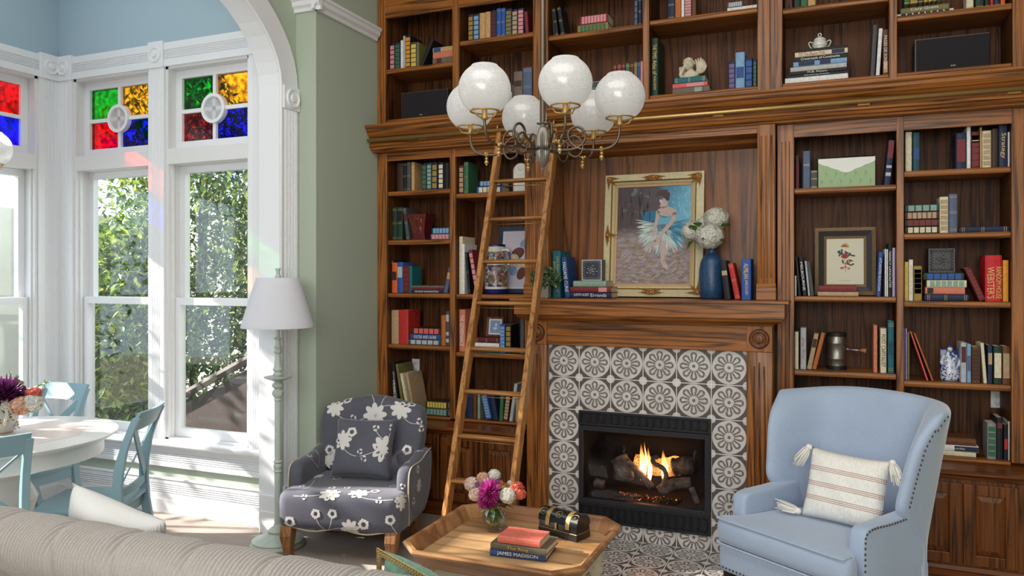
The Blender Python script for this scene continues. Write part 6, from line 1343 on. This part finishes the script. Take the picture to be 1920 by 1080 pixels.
# glass vase with mixed bouquet
GV = NT('clear_glass'); tr_ = GV.n('BsdfTransparent', Color=(.93, .96, .95, 1)); gl_ = GV.n('BsdfGlossy', Roughness=.02); lw_ = GV.n('LayerWeight', Blend=.3).outputs['Fresnel']; mx_ = GV.n('MixShader', i0=GV.math('MULTIPLY', lw_, .45), i1=tr_.outputs[0], i2=gl_.outputs[0]); GV.link(mx_.outputs[0], GV.out.inputs[0])
vp = (-1.449, 3.268, .4255); t = thing('glass_vase', 'round clear glass vase holding the bouquet on the coffee table', 'vase', vp)
m = MB(); m.lathe([(0, 0), (.032, 0), (.036, .004), (.028, .012), (.035, .02), (.054, .05), (.056, .068), (.048, .092), (.036, .106), (.038, .118), (.046, .128), (.043, .128), (.033, .107), (.045, .09), (.052, .066), (.05, .05), (.03, .02), (0, .014)], n=40); m.build('body', GV.m, t, smooth=True)
def flower_mat(a, b, c): return leaf_mat('petal_' + a.lstrip('#'), [(0, lin(a)), (.5, lin(b)), (1, lin(c))])
FM = {'peach': flower_mat('#e0a583', '#f0c4a4', '#f7dcc6'), 'white': flower_mat('#dcd9cc', '#f0eee6', '#fdfcf8'), 'magenta': flower_mat('#8e1466', '#b32a86', '#d45aae'), 'coral': flower_mat('#cf4f3c', '#e8735a', '#f09a80'), 'blush': flower_mat('#e3bfae', '#f3dccb', '#faf0e6'), 'plum': flower_mat('#5a1238', '#7e2450', '#9c3c6c'), 'purple': flower_mat('#5c4a86', '#7d68a6', '#a493c4'), 'green': flower_mat('#5f8a3a', '#8aa84e', '#b3c67a'), 'dark': flower_mat('#47173f', '#6c2560', '#93428a')}
def spiky(parent, c, r, N, mat, seed=0):
    rnd = random.Random(seed); m = MB(); vs, fs = [], []
    for i in range(N):
        z = 1-1.9*(i+.5)/N; a = i*2.39996; n = Vector((math.sqrt(max(0, 1-z*z))*math.cos(a), math.sqrt(max(0, 1-z*z))*math.sin(a), z)); s_ = n.orthogonal().normalized()*r*.09; t_ = n.cross(s_)
        k = len(vs); o = Vector(c)+n*r*.25; vs += [o-s_*.5, o+s_*.5, o+n*r*.5+s_, o+n*r*rnd.uniform(.75, 1.05)+Vector((0, 0, r*.1)), o+n*r*.5-s_]; fs.append((k, k+1, k+2, k+3, k+4))
    me = bpy.data.meshes.new('flower_head'); me.from_pydata([tuple(v) for v in vs], [], fs); me.materials.append(mat); o = bpy.data.objects.new('flower_head', me); COL.objects.link(o); o.parent = parent; return o
def bouquet(label, base, neck, spec, org, s, cat='flowers', dist=None, r0=1.22):
    t = thing('bouquet', label, cat, base); B = Vector(base); rnd = random.Random(5)
    for i, (x, y, r, k, dy) in enumerate(spec):
        px, py = org[0]+x/s, org[1]+y/s; c = W(px, py, Y=base[1]+dy); sc = (c-Vector((0, 0, HC))).length/F; R_ = r/s*sc*r0; c = c-B
        if k in ('magenta', 'dark'): h = spiky(t, c, R_*1.1, 170, FM[k], i)
        else: h = florets(t, c, R_*.82, 70 if r > 40 else 18, FM[k], R_*.5, i, sc=(1, 1, .85))
        tag(h, k + ' flower')
        m = MB(); m.tube(catmull([(rnd.uniform(-.02, .02), rnd.uniform(-.02, .02), -neck*.85), (c.x*.1, c.y*.1, 0), tuple(c*.55+Vector((0, 0, .01))), tuple(c)], 4), .0022, 5); m.build('stem', LF, t, smooth=True)
    return t
SP = [(330, 190, 72, 'peach', .03), (480, 150, 72, 'white', .05), (180, 270, 85, 'blush', 0), (230, 410, 78, 'blush', -.04), (400, 268, 72, 'white', 0), (420, 370, 112, 'magenta', -.06), (400, 490, 95, 'magenta', -.05), (330, 545, 50, 'magenta', -.05), (665, 425, 92, 'white', -.05), (790, 330, 82, 'coral', 0), (830, 405, 66, 'coral', -.02),
      (565, 258, 38, 'coral', .02), (500, 295, 26, 'coral', -.03), (520, 240, 26, 'purple', 0), (245, 272, 28, 'purple', -.03), (610, 525, 42, 'plum', -.03), (690, 250, 30, 'white', .03), (600, 320, 30, 'green', -.02), (310, 290, 30, 'green', -.02)]
t = bouquet('mixed bouquet of magenta, coral, peach and white flowers in the glass vase', (vp[0], vp[1], vp[2]+.118), .11, SP, (860, 870), 7.2)
for d in ((-.6, -.5, .4), (.7, -.4, .3), (.2, -.8, .2), (-.3, -.8, .1), (.9, .1, .2), (-.8, .2, .3), (.3, .6, .5)): m = MB(); leafblade(m, (d[0]*.02, d[1]*.02, .0), d, .075, .02, .3); m.build('leaf', LF, t)
for k in range(9): m = MB(); a = k*.7; leafblade(m, (.012*math.cos(a), .012*math.sin(a), -.015), (.5*math.cos(a), .5*math.sin(a), -1), .055, .009, .1); m.build('leaf', LF, t)

# ---------------------------------------------------------------- sofa in front
q = NT('ribbed_sofa_cloth'); x = q.n('SeparateXYZ', Vector=q.obj()).outputs[0]; nz = q.n('TexNoise', Vector=q.obj((1, 6, 6)), Scale=160., Detail=2.).outputs[0]
q.link(q.ramp(nz, [(.3, lin('#948c87')), (.7, lin('#cbc4bf'))]), q.b.inputs['Base Color']); q.b.inputs['Roughness'].default_value = .8; q.b.inputs['Sheen Weight'].default_value = .3; q.bump(nz, .5, .002); SOF = q.m
t = thing('sofa', 'taupe sofa with a gathered pleated back roll, seen from behind', 'sofa', (-1.75, 1.74, 0))
m = MB(); L = []; nx, na = 1300, 24; rnd = random.Random(11); gx = [rnd.uniform(-1, 1) for _ in range(12)]
for i in range(nx+1):
    x = -1.05 + 2.05*i/nx; ring_ = []
    end = min(1, (1.0-x)/.10+.02) ; end = math.sin(min(1, max(0, end))*1.57)
    for k in range(na):
        a = 6.2832*k/na; up = math.sin(a); xs = x + .012*math.sin(a*1.0) 
        w1 = abs(math.sin(xs*3.1416/.0145 + .8*math.sin(xs*13) + .5*math.sin(a*1.3+xs*5)))**.6; w2_ = max(0, math.sin(xs*6.2832/.27 + .7*math.sin(a+gx[int((x+1.05)*4) % 12]*.4)))**10
        rr = 1 + .22*w1 - .16*w2_ - .06 + .02*math.sin(xs*31+a*2); ring_.append((x, -.0 + .1*rr*math.cos(a)*end, .716 + (.088*rr*up*end)))
    L.append(ring_)
m.loft(L); m.build('back_roll', SOF, t, smooth=True)
PANEL = fabric('taupe_panel', '#928a87', noise=.1)
m = MB(); m.box(-1.05, .95, -.075, .05, .1, .67, bevel=.03, seg=3); m.build('back_panel', PANEL, t)
m = MB(); m.box(-1.05, .95, .052, .70, .12, .30, bevel=.02); m.build('seat_base', PANEL, t)
for a, b in ((-.86, .0), (.005, .80)): m = MB(); m.box(a, b, .08, .70, .305, .45, bevel=.04, seg=4); m.build('seat_cushion', SOF, t, smooth=True)
for a, b in ((-1.05, -.87), (.81, .95)): m = MB(); m.box(a, b, .052, .70, .30, .58, bevel=.05, seg=4); m.build('arm', SOF, t, smooth=True)
for x in (-1.0, .9):
    for y in (0, .62): m = MB(); m.box(x-.03, x+.03, y-.03, y+.03, 0, .12, bevel=.004); m.build('leg', DKL, t)
q = NT('fine_stripe_cotton'); x = q.n('SeparateXYZ', Vector=q.obj()).outputs[0]; s_ = q.math('GREATER_THAN', q.math('FRACT', q.math('MULTIPLY', x, 150.)), .72); q.link(q.mix(s_, lin('#ecebe9'), lin('#b9b8bc')), q.b.inputs['Base Color']); q.b.inputs['Roughness'].default_value = .9
m = MB(); pillow_mesh(m, .42, .42, .15, M=Matrix.Translation((0, 0, .21)), pinch=.12, seed=2); o = m.build('throw_pillow', q.m, smooth=True); o.location = (-2.36, 1.985, .43); o.rotation_euler = (R(10), R(13), R(4)); tag(o, 'white finely striped pillow standing on the sofa behind its back', 'pillow')
GRP = fabric('green_silk', '#6f9482', weave=60, noise=.2, sheen=.5); t = thing('beaded_pillow', 'green pillow with gold beaded lace border on the sofa', 'pillow', (-1.09, 2.02, .46)); t.rotation_euler = (R(22), R(17), R(-4))
m = MB(); pillow_mesh(m, .38, .34, .12, M=Matrix.Translation((0, 0, .17)), seed=6); m.build('cushion', GRP, t, smooth=True)
BEAD = plain('gold_beads', '#c3a468', .4, .4, bump=.6, bscale=400); m = MB(); P = []
for u in range(0, 41): P.append((-.2+.4*u/40, 0, .345))
for v in range(1, 36): P.append((-.2, 0, .345-.34*v/35)); P.append((.2, 0, .345-.34*v/35))
for k, p in enumerate(P): 
    for r_, sc_ in ((.0, 1), (.011, .8)): m.tube([(p[0]*(1-r_*2)+.0065*sc_*math.cos(a), -.012+.02*r_, p[2]-r_*1.2+.0065*sc_*math.sin(a)) for a in [6.2832*j/9 for j in range(9)]], .0022, 4, closed=True)
tag(m.build('beaded_border', BEAD, t, smooth=True), 'gold beaded lace border', kind='stuff')

# ---------------------------------------------------------------- floor lamp
LG = plain('pale_green_metal', '#b9c4ba', .42, noise=.06, nscale=25); lx, ly = -3.062, 3.715; lz = lambda y: 1.6-(y-520)*.003183; K = .003183
t = thing('floor_lamp', 'pale green turned floor lamp with white shade beside the arch', 'lamp', (lx, ly, 0))
m = MB(); m.lathe([(0, 0), (.156, 0), (.16, .012), (.152, .022), (.148, .028), (.15, .036), (.13, .046), (.09, .06), (.07, .075), (.055, .078), (.06, .09), (.045, .105), (.028, .115), (.022, .13), (0, .13)], n=48); m.build('base', LG, t, smooth='auto')
pr = [(0, .125), (.021, .125), (.02, lz(886)), (.027, lz(884)), (.021, lz(880)), (.026, lz(876)), (.026, lz(872)), (.02, lz(869)), (.028, lz(866)), (.02, lz(863)), (.019, lz(752)), (.026, lz(750)), (.018, lz(747)), (.026, lz(744)), (.034, lz(740)), (.034, lz(734)), (.02, lz(730)), (.036, lz(724)), (.03, lz(719)), (.018, lz(716)), (.05, lz(712)), (.08, lz(708)), (.082, lz(706)), (.05, lz(708)), (.022, lz(706)), (.03, lz(702)), (.02, lz(698)), (.032, lz(693)), (.022, lz(688)), (.017, lz(668)), (.016, lz(664)), (.026, lz(660)), (.018, lz(655)), (.024, lz(651)), (.016, lz(647)), (.015, lz(638)), (.027, lz(635)), (.012, lz(632)), (.011, lz(560)), (0, lz(560))]
m = MB(); m.lathe(pr, n=28); m.build('pole', LG, t, smooth='auto')
q = NT('lamp_shade_cloth'); df = q.n('BsdfDiffuse', Color=lin('#f6f6fb')); tl = q.n('BsdfTranslucent', Color=lin('#f6f6fb')); mx = q.n('MixShader', i0=.45, i1=df.outputs[0], i2=tl.outputs[0]); q.link(mx.outputs[0], q.out.inputs[0])
m = MB(); m.lathe([(.213, lz(614)), (.213, lz(611)), (.127, lz(523)), (.127, lz(521)), (.1235, lz(521)), (.1235, lz(523)), (.2095, lz(611)), (.2095, lz(614)), (.213, lz(614))], n=56); m.build('lamp_shade', q.m, t, smooth='auto')
m = MB(); m.lathe([(0, lz(521)), (.018, lz(521)), (.018, lz(517)), (.012, lz(515)), (.011, lz(509)), (.016, lz(505)), (.017, lz(503)), (0, lz(503))], n=20); m.build('finial', LG, t, smooth='auto')
for k in range(3): m = MB(); m.tube([(0, 0, lz(523)), (.125*math.cos(k*2.094), .125*math.sin(k*2.094), lz(524))], .002, 5); m.build('shade_spider', BRASSD, t)

# ---------------------------------------------------------------- chandelier
def chandelier(label, loc, rz):
    t = thing('chandelier', label, 'chandelier', loc, rz)            # origin at the arms' hub, z 0 = 2.165
    m = MB(); m.lathe([(0, .115), (.013, .115), (.013, 1.98), (0, 1.98)], n=20); m.build('pole', BRASSD, t, smooth='auto')
    m = MB(); m.lathe([(0, 1.93), (.05, 1.94), (.06, 1.98), (.06, 2.034), (0, 2.034)], n=32); m.build('ceiling_rose', BRASSD, t, smooth='auto')
    b = bmesh.new(); bp = [(.004, -.092), (.007, -.088), (.004, -.082), (.012, -.074), (.024, -.05), (.031, -.02), (.031, -.006), (.022, 0), (.03, .008), (.031, .02), (.027, .06), (.018, .09), (.012, .1), (.014, .108), (.026, .112), (.027, .116), (.008, .118)]; n = 48
    m = MB(); m.loft([[(r*(1+(.05 if k % 2 else -.03)*(1 if r > .016 else 0))*math.cos(6.2832*k/n), r*(1+(.05 if k % 2 else -.03)*(1 if r > .016 else 0))*math.sin(6.2832*k/n), z) for k in range(n)] for r, z in bp]); m.build('urn', PEWTER, t, smooth='auto')
    pth = catmull([(.022, 0, .0), (.09, 0, -.008), (.15, 0, .0), (.186, 0, .035), (.178, 0, .078), (.145, 0, .092), (.115, 0, .07), (.12, 0, .03), (.155, 0, 0), (.205, 0, -.012), (.262, 0, -.014), (.31, 0, 0), (.335, 0, .035), (.34, 0, .085)], 5)
    pth2 = catmull([(.06, 0, -.004), (.10, 0, .03), (.135, 0, .055), (.17, 0, .03), (.175, 0, -.01), (.15, 0, -.038), (.118, 0, -.025), (.108, 0, .01)], 5)
    for k in range(6):
        M = Matrix.Rotation(R(-17 + 60*k), 4, 'Z'); sh = -1 if k % 2 else 1
        m = MB(); m.tube([(p.x, sh*.012*math.sin((p.x-.1)*20) if .1 < p.x < .2 else 0, p.z) for p in pth], .0058, 8, M=M); m.tube([(p.x, .012, p.z) for p in pth2], .0045, 8, M=M); a = m.build('arm', BRASSD, t, smooth=True)
        m = MB(); m.ball((.262, 0, -.012), .011, 2, M=M); m.ball((.262, 0, -.03), .008, 2, M=M); m.ball((.262, 0, -.046), .010, 2, M=M); m.lathe([(.002, -.062), (.006, -.056), (.003, -.05)], c=(.262, 0, 0), n=10, M=M)
        for yy in (-.014, .014): m.ball((.262, yy, -.008), .007, 1, M=M)
        m.build('key_finial', BRASS, a, smooth=True)
        c = (.34, 0, 0); m = MB(); m.tube([(.34+.058*math.cos(s), .058*math.sin(s), .118) for s in [6.2832*j/28 for j in range(28)]], .0042, 6, closed=True, M=M)
        for j in range(3): s = j*2.094; m.tube([(.34, 0, .086), (.34+.04*math.cos(s), .04*math.sin(s), .094), (.34+.058*math.cos(s), .058*math.sin(s), .118)], .003, 5, M=M); m.ball((.34+.064*math.cos(s), .064*math.sin(s), .12), .004, 1, M=M)
        m.lathe([(.0, .082), (.014, .084), (.016, .094), (.01, .1), (.012, .13), (0, .13)], c=c, n=16, M=M); m.build('globe_gallery', BRASS, a, smooth=True)
        m = MB(); m.lathe([(.008, .13), (.014, .15), (.013, .17), (.004, .19), (0, .192)], c=c, n=14, M=M); m.build('bulb', FROST, a, smooth=True)
        m = MB(); pr_ = [(.108*math.sin(R(g)), -.108*math.cos(R(g))) for g in range(32, 151, 7)]; m.lathe([(.057, -.095)] + pr_, n=40, M=M @ Matrix.Translation((.34, 0, .208))) if 0 else None
        bm_ = MB(); loops = [[(r*math.cos(6.2832*j/40), r*math.sin(6.2832*j/40), z) for j in range(40)] for r, z in [(.055, -.094)] + pr_ + [(.056, .094), (.054, .098)]]
        bm_.loft(loops, cap=False); g = bm_.build('glass_globe', FROST, a, smooth=True); g.location = M @ Vector((.34, 0, .208))
    return t
chandelier('antique brass chandelier with six etched globes in front of the bookcases', (-1.181, 3.191, 2.165), R(22.6))
chandelier('antique brass globe chandelier over the dining table, at the left edge', (-4.71, 2.70, 2.15), R(22.6))

# ---------------------------------------------------------------- dining set
TP = plain('white_table_paint', '#e9e4df', .35, noise=.03, nscale=6); tx, ty = -4.105, 2.732
t = thing('dining_table', 'round white pedestal dining table in the window bay', 'table', (tx, ty, 0))
m = MB(); m.lathe([(0, .728), (.545, .728), (.56, .734), (.576, .744), (.58, .754), (.57, .76), (0, .76)], n=72); m.build('table_top', TP, t, smooth='auto')
INL = plain('bleached_wood', '#e3d3c9', .4, noise=.05, nscale=20); m = MB(); m.prism([(.44*math.cos(R(22.5+45*k)), .44*math.sin(R(22.5+45*k))) for k in range(8)], 'Z', .7605, .7612); m.build('top_inlay', INL, t)
m = MB(); m.lathe([(.47, .64), (.505, .64), (.505, .729), (.47, .729), (.47, .64)], n=72); m.build('apron', TP, t, smooth='auto')
m = MB(); m.lathe([(0, .06), (.17, .06), (.19, .1), (.14, .16), (.11, .22), (.16, .32), (.19, .42), (.15, .5), (.12, .54), (.18, .6), (.2, .64), (.2, .727), (0, .727)], n=40); m.build('pedestal', TP, t, smooth='auto')
for k in range(4): m = MB(); M = Matrix.Rotation(R(90*k), 4, 'Z'); m.tube(catmull([(.1, 0, .16), (.25, 0, .13), (.38, 0, .06), (.44, 0, .028)]), .028, 8, M=M); m.build('foot', TP, t, smooth=True)
TEAL = plain('duck_egg_paint', '#84a6b2', .42)
def xchair(label, x, y, rz):
    t = thing('dining_chair', label, 'chair', (x, y, 0), rz, 'duck-egg cross-back chairs round the dining table')
    m = MB(); slab(m, [(-.17, .2), (-.2, .19), (-.225, -.14), (-.19, -.215), (0, -.235), (.19, -.215), (.225, -.14), (.2, .19), (.17, .2)], 'Z', .435, .462, .01); m.build('seat', TEAL, t, smooth='auto')
    m = MB(); m.box(-.185, .185, -.19, -.17, .375, .436); m.box(-.165, .165, .16, .18, .375, .436)
    for sg in (-1, 1): m.box(sg*.185-.01, sg*.185+.01, -.18, .17, .375, .436)
    m.build('seat_rail', TEAL, t)
    prof = lambda z: .185 + (.03*(z/.45-1)**2 if z < .45 else .0) + (.11*((z-.45)/.5)**1.7 if z > .45 else 0) - .02*math.sin(min(1, max(0, (z-.45)/.5))*3.14)
    for sg in (-1, 1):
        m = MB(); L = []
        for z in [0, .1, .2, .3, .4, .45, .5, .56, .62, .68, .74, .8, .86, .9]:
            yy = prof(z) + (.08*(1-z/.45)**1.5 if z < .45 else 0); w_ = .016; d_ = .022 if z < .7 else .018; xx = sg*(.19 - .012*max(0, z-.45))
            L.append([(xx-w_, yy-d_, z), (xx+w_, yy-d_, z), (xx+w_, yy+d_, z), (xx-w_, yy+d_, z)])
        m.loft(L); m.build('back_post', TEAL, t, bevel=.003)
        m = MB(); m.loft([[(sg*(.185-.0)-w_, -.17-w_, z), (sg*.185+w_, -.17-w_, z), (sg*.185+w_, -.17+w_, z), (sg*.185-w_, -.17+w_, z)] for z, w_ in ((0, .014), (.3, .02), (.436, .021))]); m.build('leg', TEAL, t, bevel=.002)
    def bar(z0, z1, name, b=.018):
        m = MB(); L = []
        for i in range(13):
            x = -.19+.38*i/12; c = .02*(1-(x/.19)**2); L.append([(x, prof(z0)+c-.009, z0), (x, prof(z0)+c+.009, z0), (x, prof(z1)+c+.009, z1), (x, prof(z1)+c-.009, z1)])
        m.loft(L); m.build(name, TEAL, t, smooth='auto')
    bar(.83, .925, 'top_rail'); bar(.50, .54, 'lower_rail')
    for sg in (-1, 1):
        m = MB(); L = []
        for i in range(15):
            s = i/14; z = .54+.295*s; x = sg*(-.165+.33*s); c = .02*(1-(x/.19)**2)+sg*.006; L.append([(x-.02, prof(z)+c-.005, z+.01), (x+.02, prof(z)+c-.005, z-.01), (x+.02, prof(z)+c+.005, z-.01), (x-.02, prof(z)+c+.005, z+.01)])
        m.loft(L); m.build('cross_splat', TEAL, t)
    for sg in (-1, 1): m = MB(); m.tube([(sg*.187, -.16, .2), (sg*.19, .23, .2)], .009, 8); m.build('stretcher', TEAL, t, smooth=True)
xchair('duck-egg cross-back chair nearest the arch, turned towards the table', -3.525, 2.85, R(-60)); xchair('duck-egg cross-back chair behind the table in the bay corner', -4.5, 3.16, R(2)); xchair('duck-egg cross-back chair in front of the table at the left edge', -3.55, 2.215, R(-111))
# pitcher and flowers on the dining table
pp = (-4.16, 2.78, .7618); t = thing('flower_pitcher', 'white pitcher painted with daisies on the dining table', 'pitcher', pp)
m = MB(); m.lathe([(0, 0), (.06, 0), (.07, .01), (.088, .05), (.09, .08), (.08, .115), (.082, .15), (.086, .155), (.078, .15), (.074, .115), (.08, .08), (0, .02)], n=36); body = m.build('body', PORC, t, smooth=True)
m = MB(); m.tube(catmull([(.075, -.03, .14), (.12, -.045, .15), (.135, -.05, .11), (.11, -.045, .06), (.085, -.03, .05)]), .008, 8); m.build('handle', PORC, t, smooth=True)
rnd = random.Random(1); m = MB(); mc = MB(); ml = MB()
for k in range(7):
    a = R(-150+k*30); z = .04+.025*(k % 3); c = Vector((.091*math.cos(a), .091*math.sin(a), z)); n = Vector((math.cos(a), math.sin(a), 0)); u = Vector((-n.y, n.x, 0)); mc.ball(c, .005, 1)
    for j in range(7): d = u*math.cos(j*.9)+Vector((0, 0, 1))*math.sin(j*.9); m.ball(c+d*.011, .0055, 1)
    for j in range(3): ml.ball(c+u*(.018*(j-1))+Vector((0, 0, -.02+.035*(j % 2))), .006, 1, (1, 1, .6))
m.build('painted_petals', plain('daisy_cream', '#efe6cf', .4), body); mc.build('painted_centres', plain('daisy_ochre', '#c07a2c', .4), body); ml.build('painted_leaves', plain('pitcher_blue', '#4d6f9e', .4), body)
SP = [(90, 400, 150, 'dark', -.06), (200, 440, 120, 'dark', -.03), (325, 590, 112, 'peach', -.06), (530, 400, 80, 'coral', 0), (505, 550, 112, 'white', -.02), (90, 270, 100, 'white', .02), (10, 560, 80, 'blush', -.06), (110, 570, 70, 'white', -.07), (400, 380, 60, 'white', .03), (440, 480, 50, 'white', 0), (-120, 350, 140, 'white', 0), (-130, 500, 120, 'peach', -.04), (300, 250, 45, 'green', .04), (230, 200, 40, 'green', .04), (330, 320, 45, 'plum', .0)]
t = bouquet('large mixed bouquet in the painted pitcher on the dining table', (pp[0], pp[1], .90), .12, SP, (0, 690), 8.3)
EU = leaf_mat('eucalyptus', [(0, lin('#5d7a5c')), (1, lin('#9db08f'))])
for tip in ((780, 210), (300, 120), (180, 60)):
    c = W(tip[0]/8.3, 690+tip[1]/8.3, Y=2.83)-Vector((pp[0], pp[1], .90)); m = MB(); m.tube([(0, 0, 0), c*.5+Vector((0, 0, .02)), c], .0018, 5); m.build('stem', LF, t)
    for k in range(14):
        s = .4+.6*k/14; p = c*s+Vector((0, 0, .02*(1-s))); m = MB(); leafblade(m, p, (math.cos(k*2.2), .4*math.sin(k), math.sin(k*2.2)), .026, .009); m.build('leaf', EU, t)
for d in ((-.6, -.6, .3), (.6, -.6, .1), (.1, -.9, .1), (.9, -.2, .0), (.4, -.8, -.2)): m = MB(); leafblade(m, (0, 0, 0), d, .12, .025, .3); m.build('leaf', LF, t)
for o in bpy.data.objects:
    if '_fab' in o: del o['_fab']
# ---------------------------------------------------------------- book labels: each one told apart by look, pose and neighbours
def label_books():
    by = {}
    for b in BOOKL: by.setdefault(b['_p'], []).append(b)
    for pos, L in by.items():
        cnt = {}
        for b in L:
            k = b['_look'] or (b['_c'] + ' book'); b['_n'] = k; cnt.setdefault((k, b['_k']), []).append(b)
        for (k, kind), same in cnt.items():
            words = k.split()
            for i, b in enumerate(same):
                verb = kind if 'leaning' not in k else ''
                o = ''
                if len(same) > 1:
                    if kind == 'lying': o = 'lower' if i == 0 else ('upper' if i == len(same)-1 else 'middle')
                    else: o = ['leftmost', 'rightmost'][i] if len(same) == 2 else ['leftmost', 'second', 'third', 'fourth', 'fifth', 'sixth'][i]
                s = ' '.join(x for x in (o, k, verb, pos) if x)
                ws = s.split()
                if len(ws) > 16: s = ' '.join(x for x in (o, k, pos) if x)
                b['label'] = s; b['group'] = 'books ' + pos
    for b in BOOKL:
        for k in ('_c', '_p', '_k', '_look', '_n'):
            if k in b: del b[k]
label_books()
